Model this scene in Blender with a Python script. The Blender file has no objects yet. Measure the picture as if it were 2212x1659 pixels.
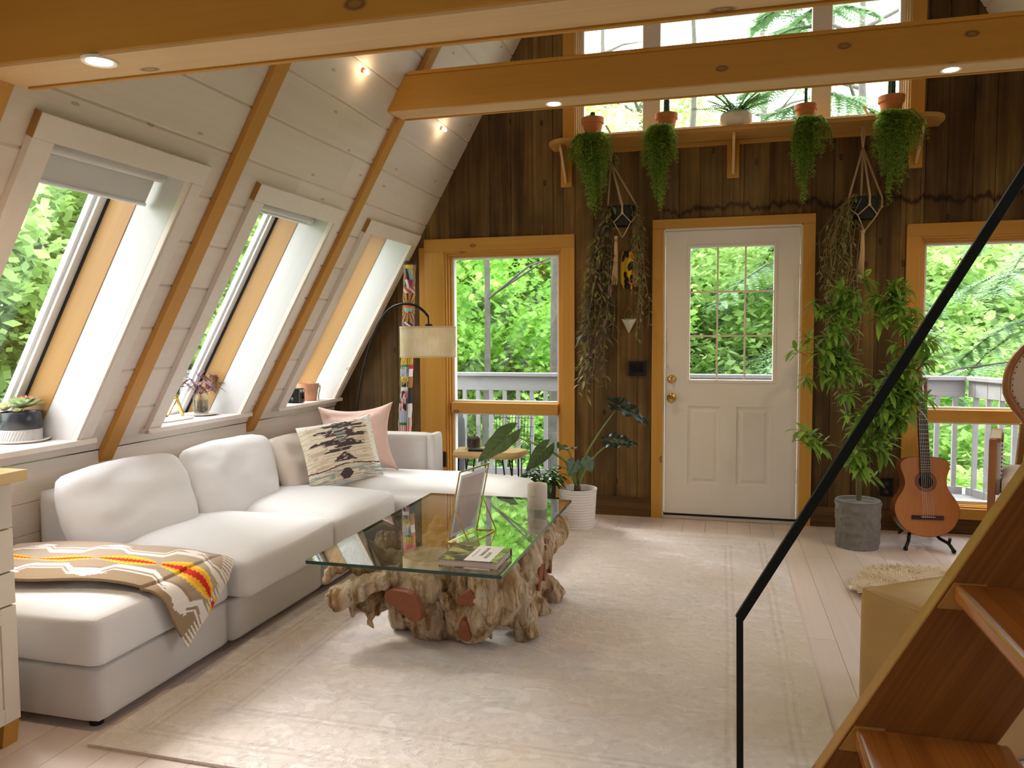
import bpy, bmesh, math, random
import numpy as np
from mathutils import Vector, Matrix, noise
R = random.Random(7)
sc = bpy.context.scene
COL = sc.collection
# ------------------------------------------------------------------ camera
F_PX = 1685.45
cam_d = bpy.data.cameras.new('camera')
cam_d.sensor_fit = 'HORIZONTAL'; cam_d.sensor_width = 36.0
cam_d.lens = F_PX*36.0/2212.0
cam_d.clip_start = 0.05; cam_d.clip_end = 300
cam = bpy.data.objects.new('camera', cam_d); COL.objects.link(cam)
yaw, pit, rol = map(math.radians, (15.10338, 3.50289, -0.26010))
fw = Vector((-math.sin(yaw)*math.cos(pit), math.cos(yaw)*math.cos(pit), -math.sin(pit)))
rt = Vector((math.cos(yaw), math.sin(yaw), 0)); up = rt.cross(fw)
c_, s_ = math.cos(rol), math.sin(rol)
r2 = c_*rt + s_*up; u2 = -s_*rt + c_*up
m = Matrix.Identity(4)
for i in range(3):
    m[i][0] = r2[i]; m[i][1] = u2[i]; m[i][2] = -fw[i]
m.translation = Vector((0, 0, 1.2945))
cam.matrix_world = m
sc.camera = cam
# ------------------------------------------------------------------ sky, sun, exposure
sc.view_settings.view_transform = 'Standard'; sc.view_settings.look = 'None'
sc.view_settings.gamma = 1.0; sc.view_settings.use_curve_mapping = False
sc.view_settings.exposure = 0.86
w = bpy.data.worlds.new('sky'); sc.world = w; w.use_nodes = True
bg = w.node_tree.nodes['Background']
bg.inputs[0].default_value = (0.95, 0.94, 1.0, 1); bg.inputs[1].default_value = 4.7
sun_d = bpy.data.lights.new('sun', 'SUN'); sun_d.energy = 6.5; sun_d.angle = math.radians(26)
sun_d.color = (1.0, 0.95, 0.92)
sun = bpy.data.objects.new('sun', sun_d); COL.objects.link(sun)
sun.rotation_euler = Vector((0.80, -0.36, -0.72)).to_track_quat('-Z', 'Y').to_euler()
sc.cycles.max_bounces = 7; sc.cycles.diffuse_bounces = 4; sc.cycles.transparent_max_bounces = 16
sc.cycles.glossy_bounces = 4; sc.cycles.transmission_bounces = 6
sc.cycles.caustics_reflective = False; sc.cycles.caustics_refractive = False
sc.cycles.sample_clamp_indirect = 6.0; sc.cycles.adaptive_threshold = 0.025

# ------------------------------------------------------------------ materials
class NT:
    def __init__(s, name):
        s.m = bpy.data.materials.new(name); s.m.use_nodes = True
        s.t = s.m.node_tree; s.t.nodes.clear()
        s.out = s.n('ShaderNodeOutputMaterial')
    def n(s, typ, **k):
        nd = s.t.nodes.new(typ)
        for a, b in k.items(): setattr(nd, a, b)
        return nd
    def l(s, a, b): s.t.links.new(a, b)
    def set(s, nd, **k):
        for a, b in k.items():
            nd.inputs[a.replace('_', ' ')].default_value = b
        return nd
    def math(s, op, a, b=None, c=None):
        nd = s.n('ShaderNodeMath', operation=op)
        for i, v in enumerate((a, b, c)):
            if v is None: continue
            if isinstance(v, (int, float)): nd.inputs[i].default_value = v
            else: s.l(v, nd.inputs[i])
        return nd.outputs[0]
    def ramp(s, fac, stops):
        nd = s.n('ShaderNodeValToRGB'); e = nd.color_ramp.elements
        while len(e) < len(stops): e.new(0.5)
        for i, (p, c) in enumerate(stops):
            e[i].position = p; e[i].color = (*c, 1) if len(c) == 3 else c
        s.l(fac, nd.inputs[0]); return nd.outputs[0]
    def mix(s, fac, a, b, mode='MIX'):
        nd = s.n('ShaderNodeMix', data_type='RGBA', blend_type=mode)
        for sock, v in ((nd.inputs[0], fac), (nd.inputs[6], a), (nd.inputs[7], b)):
            if isinstance(v, (int, float)): sock.default_value = v
            elif isinstance(v, tuple): sock.default_value = (*v, 1) if len(v) == 3 else v
            else: s.l(v, sock)
        return nd.outputs[2]
    def noise(s, vec, scale=5, detail=4, rough=0.5, dist=0.0, out=0):
        nd = s.n('ShaderNodeTexNoise'); nd.inputs['Scale'].default_value = scale
        nd.inputs['Detail'].default_value = detail; nd.inputs['Roughness'].default_value = rough
        nd.inputs['Distortion'].default_value = dist
        if vec is not None: s.l(vec, nd.inputs['Vector'])
        return nd.outputs[out]
    def mapping(s, vec, scale=(1, 1, 1), loc=(0, 0, 0), rot=(0, 0, 0)):
        nd = s.n('ShaderNodeMapping'); s.l(vec, nd.inputs[0])
        nd.inputs['Scale'].default_value = scale; nd.inputs['Location'].default_value = loc; nd.inputs['Rotation'].default_value = rot
        return nd.outputs[0]
    def coord(s, rnd=0.0):
        tc = s.n('ShaderNodeTexCoord').outputs['Object']
        if rnd:
            at = s.n('ShaderNodeAttribute', attribute_name='rnd').outputs['Fac']
            cv = s.n('ShaderNodeCombineXYZ')
            for i, k in enumerate((rnd, rnd*1.7, rnd*0.6)):
                s.l(s.math('MULTIPLY', at, k), cv.inputs[i])
            ad = s.n('ShaderNodeVectorMath', operation='ADD'); s.l(tc, ad.inputs[0]); s.l(cv.outputs[0], ad.inputs[1])
            return ad.outputs[0]
        return tc
    def bsdf(s, col, rough=0.6, bump=None, bstr=0.2, bdist=0.01, spec=0.5, metal=0.0, **k):
        b = s.n('ShaderNodeBsdfPrincipled')
        for sock, v in (('Base Color', col), ('Roughness', rough), ('Metallic', metal), ('Specular IOR Level', spec)):
            if isinstance(v, (int, float)): b.inputs[sock].default_value = v
            elif isinstance(v, tuple): b.inputs[sock].default_value = (*v, 1)
            else: s.l(v, b.inputs[sock])
        for a, v in k.items(): b.inputs[a.replace('_', ' ')].default_value = v
        if bump is not None:
            bn = s.n('ShaderNodeBump'); bn.inputs['Strength'].default_value = bstr; bn.inputs['Distance'].default_value = bdist
            s.l(bump, bn.inputs['Height']); s.l(bn.outputs[0], b.inputs['Normal'])
        s.l(b.outputs[0], s.out.inputs[0]); return b
MATS = {}
def plain(name, col, rough=0.6, metal=0.0, var=0.06, nscale=30, bstr=0.05, **k):
    if name in MATS: return MATS[name]
    t = NT(name); co = t.coord()
    nz = t.noise(co, nscale, 3)
    c = t.mix(nz, tuple(max(0, x*(1-var)) for x in col), tuple(min(1, x*(1+var)) for x in col))
    t.bsdf(c, rough, nz, bstr, 0.003, metal=metal, **k)
    MATS[name] = t.m; return t.m
def wood(name, light, dark, axis='X', rough=0.5, knots=0.5, ring=10.0, tint=0.15, knotcol=(0.12, 0.045, 0.015), spec=0.4, kscale=3.0, bstr=0.12, streak=0.5, roty=0.0):
    if name in MATS: return MATS[name]
    t = NT(name); co = t.coord(37.0)
    if roty: co = t.mapping(co, rot=(0, math.radians(roty), 0))
    g, c = 0.55, 1.0
    sc3 = {'X': (g, ring, ring), 'Y': (ring, g, ring), 'Z': (ring, ring, g)}[axis]
    v = t.mapping(co, sc3)
    n1 = t.noise(v, 1.0, 5, 0.6, 0.4)
    v2 = t.mapping(co, tuple(x*4 if x > 1 else x*1.3 for x in sc3))
    n2 = t.noise(v2, 1.4, 3, 0.6)
    f = t.math('ADD', t.math('MULTIPLY', n1, 0.65), t.math('MULTIPLY', n2, 0.35))
    base = t.ramp(f, [(0.30, dark), (0.5, tuple((a*0.5+b*0.5) for a, b in zip(light, dark))), (0.66, light)])
    base = t.mix(streak, light, base)
    at = t.n('ShaderNodeAttribute', attribute_name='rnd').outputs['Fac']
    wn = t.n('ShaderNodeTexWhiteNoise', noise_dimensions='1D'); t.l(at, wn.inputs['W'])
    hs = t.n('ShaderNodeHueSaturation'); t.l(base, hs.inputs['Color'])
    t.l(t.math('ADD', 1.0-tint/2, t.math('MULTIPLY', wn.outputs['Value'], tint)), hs.inputs['Value'])
    base = hs.outputs[0]
    if knots > 0:
        sp = t.n('ShaderNodeSeparateXYZ'); t.l(co, sp.inputs[0]); ia = 'XYZ'.index(axis); ot = [k for k in range(3) if k != ia]
        cb = t.n('ShaderNodeCombineXYZ'); t.l(t.math('MULTIPLY', sp.outputs[ia], 0.5), cb.inputs[0]); t.l(t.math('ADD', sp.outputs[ot[0]], sp.outputs[ot[1]]), cb.inputs[1])
        vo = t.n('ShaderNodeTexVoronoi', voronoi_dimensions='2D'); vo.inputs['Scale'].default_value = kscale*1.5; t.l(cb.outputs[0], vo.inputs['Vector'])
        rr = t.math('ADD', vo.outputs['Distance'], t.math('MULTIPLY', t.noise(co, 20, 2), 0.02))
        sep = t.n('ShaderNodeSeparateColor'); t.l(vo.outputs['Color'], sep.inputs[0])
        gate = t.math('GREATER_THAN', sep.outputs[0], 1.0-knots*0.75)
        k = t.ramp(rr, [(0.0, (.8, .8, .8)), (0.03, (.5, .5, .5)), (0.055, (1, 1, 1)), (0.08, (0, 0, 0))])
        base = t.mix(t.math('MULTIPLY', t.math('MULTIPLY', k, gate), 0.85), base, knotcol)
    t.bsdf(base, rough, f, bstr, 0.003, spec)
    MATS[name] = t.m; return t.m
def vcol(name, rough=0.8, sheen=0.0, bstr=0.3, nscale=400):
    if name in MATS: return MATS[name]
    t = NT(name); a = t.n('ShaderNodeAttribute', attribute_name='col').outputs['Color']
    nz = t.noise(t.coord(), nscale, 2)
    t.bsdf(a, rough, nz, bstr, 0.003, spec=0.2)
    MATS[name] = t.m; return t.m
def fabric(name, col, rough=0.95, weave=500, var=0.08, bstr=0.25, big=3.0):
    if name in MATS: return MATS[name]
    t = NT(name); co = t.coord()
    n1 = t.noise(co, weave, 2); n2 = t.noise(co, big, 4)
    f = t.math('ADD', t.math('MULTIPLY', n1, 0.6), t.math('MULTIPLY', n2, 0.4))
    c = t.mix(f, tuple(x*(1-var) for x in col), tuple(min(1, x*(1+var)) for x in col))
    t.bsdf(c, rough, t.math('ADD', n1, t.math('MULTIPLY', n2, 2.0)), bstr, 0.003, 0.1, Sheen_Weight=0.2)
    MATS[name] = t.m; return t.m
def leafmat(name, col, trans=0.35, var=0.35, rough=0.5):
    if name in MATS: return MATS[name]
    t = NT(name)
    at = t.n('ShaderNodeAttribute', attribute_name='rnd').outputs['Fac']
    wn = t.n('ShaderNodeTexWhiteNoise', noise_dimensions='1D'); t.l(at, wn.inputs['W'])
    lo = tuple(x*(1-var) for x in col); hi = (min(1, col[0]*(1+var*1.6)), min(1, col[1]*(1+var)), col[2]*(1+var*0.3))
    c = t.mix(wn.outputs['Value'], lo, hi)
    c = t.mix(t.math('MULTIPLY', t.noise(t.coord(), 25, 3), 0.25), c, lo)
    b = t.bsdf(c, rough, None, spec=0.3)
    tr = t.n('ShaderNodeBsdfTranslucent'); t.l(c, tr.inputs[0])
    mx = t.n('ShaderNodeMixShader'); mx.inputs[0].default_value = trans
    t.l(b.outputs[0], mx.inputs[1]); t.l(tr.outputs[0], mx.inputs[2]); t.l(mx.outputs[0], t.out.inputs[0])
    MATS[name] = t.m; return t.m
def glassmat(name, tint=(1, 1, 1), refl=1.0, ior=1.5):
    if name in MATS: return MATS[name]
    t = NT(name)
    tr = t.n('ShaderNodeBsdfTransparent'); tr.inputs[0].default_value = (*tint, 1)
    gl = t.n('ShaderNodeBsdfGlossy'); gl.inputs['Roughness'].default_value = 0.0
    fr = t.n('ShaderNodeFresnel')      # the node inverts the index on back faces, which would mirror a thin pane: undo it
    bf = t.n('ShaderNodeNewGeometry').outputs['Backfacing']
    t.l(t.math('ADD', t.math('MULTIPLY', bf, 1.0/ior-ior), ior), fr.inputs[0])
    mx = t.n('ShaderNodeMixShader'); t.l(t.math('MULTIPLY', fr.outputs[0], refl), mx.inputs[0])
    t.l(tr.outputs[0], mx.inputs[1]); t.l(gl.outputs[0], mx.inputs[2]); t.l(mx.outputs[0], t.out.inputs[0])
    MATS[name] = t.m; return t.m
def emis(name, col, st):
    if name in MATS: return MATS[name]
    t = NT(name); e = t.n('ShaderNodeEmission'); e.inputs[0].default_value = (*col, 1); e.inputs[1].default_value = st
    t.l(e.outputs[0], t.out.inputs[0]); MATS[name] = t.m; return t.m

PINE = wood('pine_trim', (0.62, 0.32, 0.055), (0.43, 0.19, 0.022), 'Z', 0.45, 0.45, ring=14, tint=0.10)
PINEX = wood('pine_trim_across', (0.62, 0.32, 0.055), (0.43, 0.19, 0.022), 'X', 0.45, 0.45, ring=14, tint=0.10)
BEAM = wood('pine_beam', (0.60, 0.295, 0.038), (0.43, 0.185, 0.018), 'X', 0.5, 0.35, ring=9, tint=0.08, kscale=2.4)
BEAM_LIT = wood('pine_beam_lit', (0.74, 0.52, 0.27), (0.6, 0.36, 0.14), 'X', 0.5, 0.3, ring=9, tint=0.06, kscale=2.4)  # beam pine made paler, with light bounced off the floor in its colour
JAMB = wood('honey_jamb', (0.40, 0.215, 0.060), (0.28, 0.13, 0.03), 'X', 0.45, 0.12, ring=9, tint=0.05, roty=60.26)
WHITEW = wood('whitewashed_pine', (0.80, 0.715, 0.64), (0.68, 0.575, 0.48), 'Y', 0.55, 0.35, ring=11, tint=0.12, knotcol=(0.36, 0.27, 0.18), kscale=4.2, streak=0.55)
WHITET = wood('whitewashed_trim', (0.82, 0.75, 0.69), (0.74, 0.63, 0.52), 'X', 0.55, 0.12, ring=9, tint=0.06, knotcol=(0.45, 0.34, 0.24))
REVEAL = wood('white_reveal', (0.66, 0.645, 0.635), (0.58, 0.565, 0.55), 'X', 0.5, 0.1, ring=7, tint=0.04, knotcol=(0.6, 0.55, 0.48), roty=60.26)
BARN = wood('barn_wood', (0.27, 0.165, 0.058), (0.052, 0.028, 0.009), 'Z', 0.75, 0.35, ring=9, tint=0.8, knotcol=(0.015, 0.008, 0.004), spec=0.25, bstr=0.5, streak=0.95, kscale=3.5)
FLOORM = wood('whitewashed_floor', (0.72, 0.61, 0.56), (0.63, 0.51, 0.45), 'Y', 0.35, 0.0, ring=16, tint=0.12, spec=0.45, streak=0.6)
STAIRW = wood('fir_stair', (0.42, 0.155, 0.030), (0.20, 0.060, 0.010), 'X', 0.28, 0.1, ring=26, tint=0.10, spec=0.5, streak=0.95)
STAIRE = wood('fir_stair_edge', (0.50, 0.26, 0.06), (0.36, 0.165, 0.03), 'X', 0.3, 0.15, ring=14, tint=0.08, streak=0.6)
DECKW = wood('weathered_deck', (0.31, 0.30, 0.31), (0.21, 0.20, 0.205), 'X', 0.8, 0.1, ring=14, tint=0.15)
GLASS = glassmat('window_glass', (0.97, 0.985, 0.98), 0.9)
WHITEP = plain('cream_paint', (0.80, 0.72, 0.60), 0.5, var=0.03)
DOORP = plain('door_paint', (0.82, 0.76, 0.68), 0.45, var=0.03, nscale=4)
WPLAST = plain('white_frame_paint', (0.82, 0.84, 0.86), 0.35, var=0.02)
DARKM = plain('black_metal', (0.018, 0.017, 0.017), 0.4, 0.6)
BLACKP = plain('black_plastic', (0.012, 0.012, 0.013), 0.5, spec=0.25)
BRASS = plain('brass', (0.75, 0.50, 0.16), 0.22, 1.0, var=0.03, bstr=0.0)
TERRA = plain('terracotta', (0.54, 0.20, 0.065), 0.8, var=0.14, nscale=14)
WCER = plain('white_ceramic', (0.80, 0.76, 0.72), 0.4, var=0.03)
SOIL = plain('potting_soil', (0.05, 0.03, 0.02), 0.95, var=0.5, nscale=120, bstr=0.6)

# ------------------------------------------------------------------ mesh helpers
class MB:
    def __init__(s): s.v = []; s.f = []; s.r = []; s.c = []; s.hascol = False
    def add(s, vs, fs, rnd=None, col=None):
        o = len(s.v); rnd = R.random() if rnd is None else rnd
        s.v += [tuple(p) for p in vs]; s.f += [tuple(i+o for i in f) for f in fs]
        s.r += [rnd]*len(vs)
        if col is not None: s.hascol = True
        if callable(col): s.c += [col(p) for p in vs]
        elif isinstance(col, list): s.c += col
        else: s.c += [col or (1, 1, 1)]*len(vs)
        return s
    def box(s, x0, x1, y0, y1, z0, z1, **k):
        return s.add([(x, y, z) for x in (x0, x1) for y in (y0, y1) for z in (z0, z1)],
                     [(0, 1, 3, 2), (4, 6, 7, 5), (0, 4, 5, 1), (2, 3, 7, 6), (0, 2, 6, 4), (1, 5, 7, 3)], **k)
    def hexa(s, P, **k):  # 8 points ordered as in box
        return s.add(P, [(0, 1, 3, 2), (4, 6, 7, 5), (0, 4, 5, 1), (2, 3, 7, 6), (0, 2, 6, 4), (1, 5, 7, 3)], **k)
    def obox(s, c, ax, half, **k):
        c = Vector(c); A = [Vector(a).normalized()*h for a, h in zip(ax, half)]
        return s.hexa([c + i*A[0] + j*A[1] + l*A[2] for i in (-1, 1) for j in (-1, 1) for l in (-1, 1)], **k)
    def bar(s, a, b, w, h, upv=(0, 0, 1), **k):
        a = Vector(a); b = Vector(b); d = (b-a); L = d.length; d.normalize()
        u = Vector(upv); sd = d.cross(u)
        if sd.length < 1e-4: sd = d.cross(Vector((1, 0, 0)))
        sd.normalize(); u = sd.cross(d)
        return s.obox((a+b)/2, (d, sd, u), (L/2, w/2, h/2), **k)
    def prism(s, poly, ext, **k):
        poly = [Vector(p) for p in poly]; e = Vector(ext); n = len(poly)
        return s.add(poly + [p+e for p in poly], [tuple(range(n))[::-1], tuple(range(n, 2*n))] +
                     [(i, (i+1) % n, n+(i+1) % n, n+i) for i in range(n)], **k)
    def tube(s, pts, r, n=8, cap=True, flat=1.0, **k):
        pts = [Vector(p) for p in pts]; m_ = len(pts)
        rs = r if isinstance(r, (list, tuple)) else [r]*m_
        vs = []; prev = None
        for i, p in enumerate(pts):
            t = (pts[min(i+1, m_-1)] - pts[max(i-1, 0)]).normalized()
            if prev is None:
                a = t.cross(Vector((0, 0, 1)))
                if a.length < 1e-3: a = t.cross(Vector((1, 0, 0)))
            else: a = prev - t*prev.dot(t)
            a.normalize(); prev = a; b = t.cross(a)
            for j in range(n):
                an = 2*math.pi*j/n
                vs.append(p + a*math.cos(an)*rs[i] + b*math.sin(an)*rs[i]*flat)
        fs = [(i*n+j, i*n+(j+1) % n, (i+1)*n+(j+1) % n, (i+1)*n+j) for i in range(m_-1) for j in range(n)]
        if cap: fs += [tuple(range(n))[::-1], tuple(range((m_-1)*n, m_*n))]
        return s.add(vs, fs, **k)
    def lathe(s, prof, c=(0, 0, 0), n=32, ax=None, sx=1.0, sy=1.0, **k):
        c = Vector(c); M = ax or Matrix.Identity(3); vs = []
        for r_, z in prof:
            for j in range(n):
                a = 2*math.pi*j/n
                vs.append(c + M @ Vector((r_*math.cos(a)*sx, r_*math.sin(a)*sy, z)))
        q = len(prof)
        fs = [(i*n+j, i*n+(j+1) % n, (i+1)*n+(j+1) % n, (i+1)*n+j) for i in range(q-1) for j in range(n)]
        if prof[0][0] > 1e-5: fs.append(tuple(range(n))[::-1])
        if prof[-1][0] > 1e-5: fs.append(tuple(range((q-1)*n, q*n)))
        return s.add(vs, fs, **k)
    def grid(s, fn, nu, nv, closed=False, colf=None, **k):
        vs = []; cs = []
        for i in range(nu+1):
            for j in range(nv+1):
                vs.append(fn(i/nu, j/nv))
                if colf: cs.append(colf(i/nu, j/nv))
        fs = [(i*(nv+1)+j, (i+1)*(nv+1)+j, (i+1)*(nv+1)+j+1, i*(nv+1)+j+1) for i in range(nu) for j in range(nv)]
        return s.add(vs, fs, col=cs if colf else None, **k)
    def leaf(s, p, d, up_, L, W, droop=0.3, fold=0.25, n=4, shape=0.5, **k):
        p = Vector(p); d = Vector(d).normalized(); up_ = Vector(up_)
        sd = d.cross(up_)
        if sd.length < 1e-3: sd = d.cross(Vector((1, 0.2, 0)))
        sd.normalize(); u = sd.cross(d).normalized()
        vs = []; 
        for i in range(n+1):
            t = i/n
            wd = W/2*(math.sin(math.pi*t**(shape*1.2+0.35))**0.8 if 0 < t < 1 else 0.02)
            c = p + d*(L*t) + Vector((0, 0, -1))*(droop*L*t*t)
            vs += [c - sd*wd + u*(fold*wd), c, c + sd*wd + u*(fold*wd)]
        fs = []
        for i in range(n):
            a = i*3
            fs += [(a, a+3, a+4, a+1), (a+1, a+4, a+5, a+2)]
        return s.add(vs, fs, **k)
    def rbox(s, c, half, r, ax=((1, 0, 0), (0, 1, 0), (0, 0, 1)), n=10, crown=0.0, puff=0.0, wr=0.0, wf=4.0, colf=None, **k):
        """rounded box with a crowned top (axis 2)"""
        c = Vector(c); A = [Vector(a).normalized() for a in ax]; hx, hy, hz = half; bmv = {}
        vs = []; fs = []; cs = []
        def key(a, b, d): return (round(a, 5), round(b, 5), round(d, 5))
        def vert(a, b, d):
            kk = key(a, b, d)
            if kk in bmv: return bmv[kk]
            q = Vector((a*hx, b*hy, d*hz))
            inn = Vector((max(-hx+r, min(hx-r, q.x)), max(-hy+r, min(hy-r, q.y)), max(-hz+r, min(hz-r, q.z))))
            dv = q-inn
            if dv.length > 1e-6: q = inn + dv.normalized()*r
            fa = max(0, 1-a**4)*max(0, 1-b**4)
            q.z += crown*fa*(1 if d > 0 else 0)*abs(d)
            if puff:
                q.x += puff*math.copysign(1, a)*abs(a)**3*(1-b*b)*(1-d*d); q.y += puff*math.copysign(1, b)*abs(b)**3*(1-a*a)*(1-d*d)
            w_ = c + A[0]*q.x + A[1]*q.y + A[2]*q.z
            if wr: w_ += A[2]*wr*noise.noise(w_*wf) + A[0]*wr*0.5*noise.noise(w_*wf+Vector((9, 3, 1)))
            bmv[kk] = len(vs); vs.append(w_)
            if colf: cs.append(colf(a, b, d))
            return bmv[kk]
        T = [-1+2*i/n for i in range(n+1)]
        # denser at the edges
        T = [math.copysign(abs(t)**0.72, t) for t in T]
        for i in range(n):
            for j in range(n):
                a0, a1, b0, b1 = T[i], T[i+1], T[j], T[j+1]
                for sgn in (-1, 1):
                    for f in (((a0, b0, sgn), (a1, b0, sgn), (a1, b1, sgn), (a0, b1, sgn)),
                              ((a0, sgn, b0), (a0, sgn, b1), (a1, sgn, b1), (a1, sgn, b0)),
                              ((sgn, a0, b0), (sgn, a1, b0), (sgn, a1, b1), (sgn, a0, b1))):
                        idx = [vert(*q) for q in f]
                        fs.append(tuple(idx if sgn > 0 else idx[::-1]))
        return s.add(vs, fs, col=cs if colf else None, **k)
    def pillow(s, c, ax, hw, hh, th, n=36, wr=0.012, wf=6, pinch=0.35, colf=None, seed=0, **k):
        c = Vector(c); A = [Vector(a).normalized() for a in ax]
        for sgn in (1, -1):
            def fn(u, v):
                a, b = 2*u-1, 2*v-1
                t = ((1-abs(a)**2.6)*(1-abs(b)**2.6))
                t = max(t, 0)**0.55
                ka = 1-0.07*(1-b*b)*abs(a)**3; kb = 1-0.07*(1-a*a)*abs(b)**3
                P = c + A[0]*(a*hw*kb if 0 else a*hw*(1-0.09*(1-b*b)*abs(a)**2)) + A[1]*(b*hh*(1-0.09*(1-a*a)*abs(b)**2)) + A[2]*(sgn*th*t)
                P += A[2]*(wr*noise.noise(Vector((a*wf/2+seed, b*wf/2, sgn)))*(t+0.3))
                return P
            cf = (lambda u, v: colf(u, v)) if colf else None
            s.grid(fn, n, n, colf=cf, **k)
        return s

ORG = {}
def thing(name, label, cat, loc=(0, 0, 0), group=None):
    o = bpy.data.objects.new(name, None); COL.objects.link(o); o.location = loc
    o.empty_display_size = 0.1
    o['label'] = label; o['category'] = cat
    if group: o['group'] = group
    ORG[o] = Vector(loc); return o
def build(name, mb, mat, parent=None, smooth=False, bevel=0.0, label=None, cat=None, group=None, kind=None, origin=None, weld=False, solid=0.0, bseg=2):
    if parent is not None: og = ORG[parent]
    elif origin is not None: og = Vector(origin)
    elif kind == 'structure': og = Vector((0, 0, 0))
    else:
        a = np.array([tuple(p) for p in mb.v]); og = Vector(((a[:, 0].min()+a[:, 0].max())/2, (a[:, 1].min()+a[:, 1].max())/2, a[:, 2].min()))
    me = bpy.data.meshes.new(name)
    me.from_pydata([(p[0]-og.x, p[1]-og.y, p[2]-og.z) for p in mb.v], [], mb.f)
    at = me.attributes.new('rnd', 'FLOAT', 'POINT'); at.data.foreach_set('value', mb.r)
    if mb.hascol:
        ca = me.attributes.new('col', 'FLOAT_COLOR', 'POINT')
        ca.data.foreach_set('color', [x for c in mb.c for x in (c[0], c[1], c[2], 1.0)])
    if weld:
        bm = bmesh.new(); bm.from_mesh(me); bmesh.ops.remove_doubles(bm, verts=bm.verts, dist=0.0004); bm.to_mesh(me); bm.free()
    bm = bmesh.new(); bm.from_mesh(me)
    if len(bm.faces) < 60000 and not name.startswith(('foliage', 'leaf')): bmesh.ops.recalc_face_normals(bm, faces=bm.faces)
    bm.to_mesh(me); bm.free()
    me.materials.append(mat)
    if smooth:
        me.polygons.foreach_set('use_smooth', [True]*len(me.polygons))
        if smooth is not True: me.set_sharp_from_angle(angle=smooth)
    me.update()
    o = bpy.data.objects.new(name, me); COL.objects.link(o)
    if parent is not None: o.parent = parent; ORG[o] = og
    else: o.location = og; ORG[o] = og
    if bevel:
        b = o.modifiers.new('edge', 'BEVEL'); b.width = bevel; b.segments = bseg; b.limit_method = 'ANGLE'; b.angle_limit = 0.6
    if solid:
        b = o.modifiers.new('thick', 'SOLIDIFY'); b.thickness = solid; b.offset = 0
    if label: o['label'] = label
    if cat: o['category'] = cat
    if group: o['group'] = group
    if kind: o['kind'] = kind
    return o
def struct(name, mb, mat, **k): return build(name, mb, mat, kind='structure', **k)
def copy_tree(o, parent=None, **props):
    c = o.copy(); COL.objects.link(c)
    if parent is not None: c.parent = parent
    for ch in [x for x in o.children]: copy_tree(ch, c)
    for a, b in props.items(): c[a] = b
    return c
SA = 0.7
def V(*a): return Vector(a)
# ------------------------------------------------------------------ room frame
YB = 5.5936
UX, UZ = 0.4961, 0.8682
def SP(y, s, off=0.0, side=-1):
    x = -2.97 + UX*s + UZ*off; z = 0.742 + UZ*s - UX*off
    return V(x if side < 0 else 0.06-x, y, z)
def s_at_z(z, off=0.0): return (z - 0.742 + UX*off)/UZ
def zslope(x): return 5.94+1.75*x if x < 0.03 else 5.94-1.75*(x-0.06)
Y0R = -2.6   # gable behind the camera
def subtract(rects, hole):
    out = []
    a0, a1, b0, b1 = hole
    for (x0, x1, y0, y1) in rects:
        if x1 <= a0 or x0 >= a1 or y1 <= b0 or y0 >= b1: out.append((x0, x1, y0, y1)); continue
        if x0 < a0: out.append((x0, a0, y0, y1))
        if x1 > a1: out.append((a1, x1, y0, y1))
        xa, xb = max(x0, a0), min(x1, a1)
        if y0 < b0: out.append((xa, xb, y0, b0))
        if y1 > b1: out.append((xa, xb, b1, y1))
    return out
def clip(poly, nx, nz, d):  # keep nx*x+nz*z <= d
    out = []
    for i in range(len(poly)):
        p, q = poly[i], poly[(i+1) % len(poly)]
        a = nx*p[0]+nz*p[1]-d; b = nx*q[0]+nz*q[1]-d
        if a <= 0: out.append(p)
        if (a < 0 < b) or (b < 0 < a):
            t = a/(a-b); out.append((p[0]+(q[0]-p[0])*t, p[1]+(q[1]-p[1])*t))
    return out

# floor
mb = MB(); x = -3.0
while x < 3.06:
    wd = 0.145; y = Y0R - R.uniform(0, 1.2)
    while y < YB+0.02:
        L = R.uniform(1.2, 2.2); y1 = min(y+L, YB+0.02)
        mb.box(x, x+wd-0.0016, max(y, Y0R), y1-0.0016, -0.03, 0.0); y += L
        if y < Y0R: y = y
    x += wd
mb2 = MB(); mb2.box(-3.05, 3.1, Y0R, YB+0.02, -0.12, -0.0295)
fl = struct('floor', mb, FLOORM)
struct('floor_subfloor', mb2, plain('subfloor', (0.10, 0.07, 0.05), 0.9))

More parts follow.
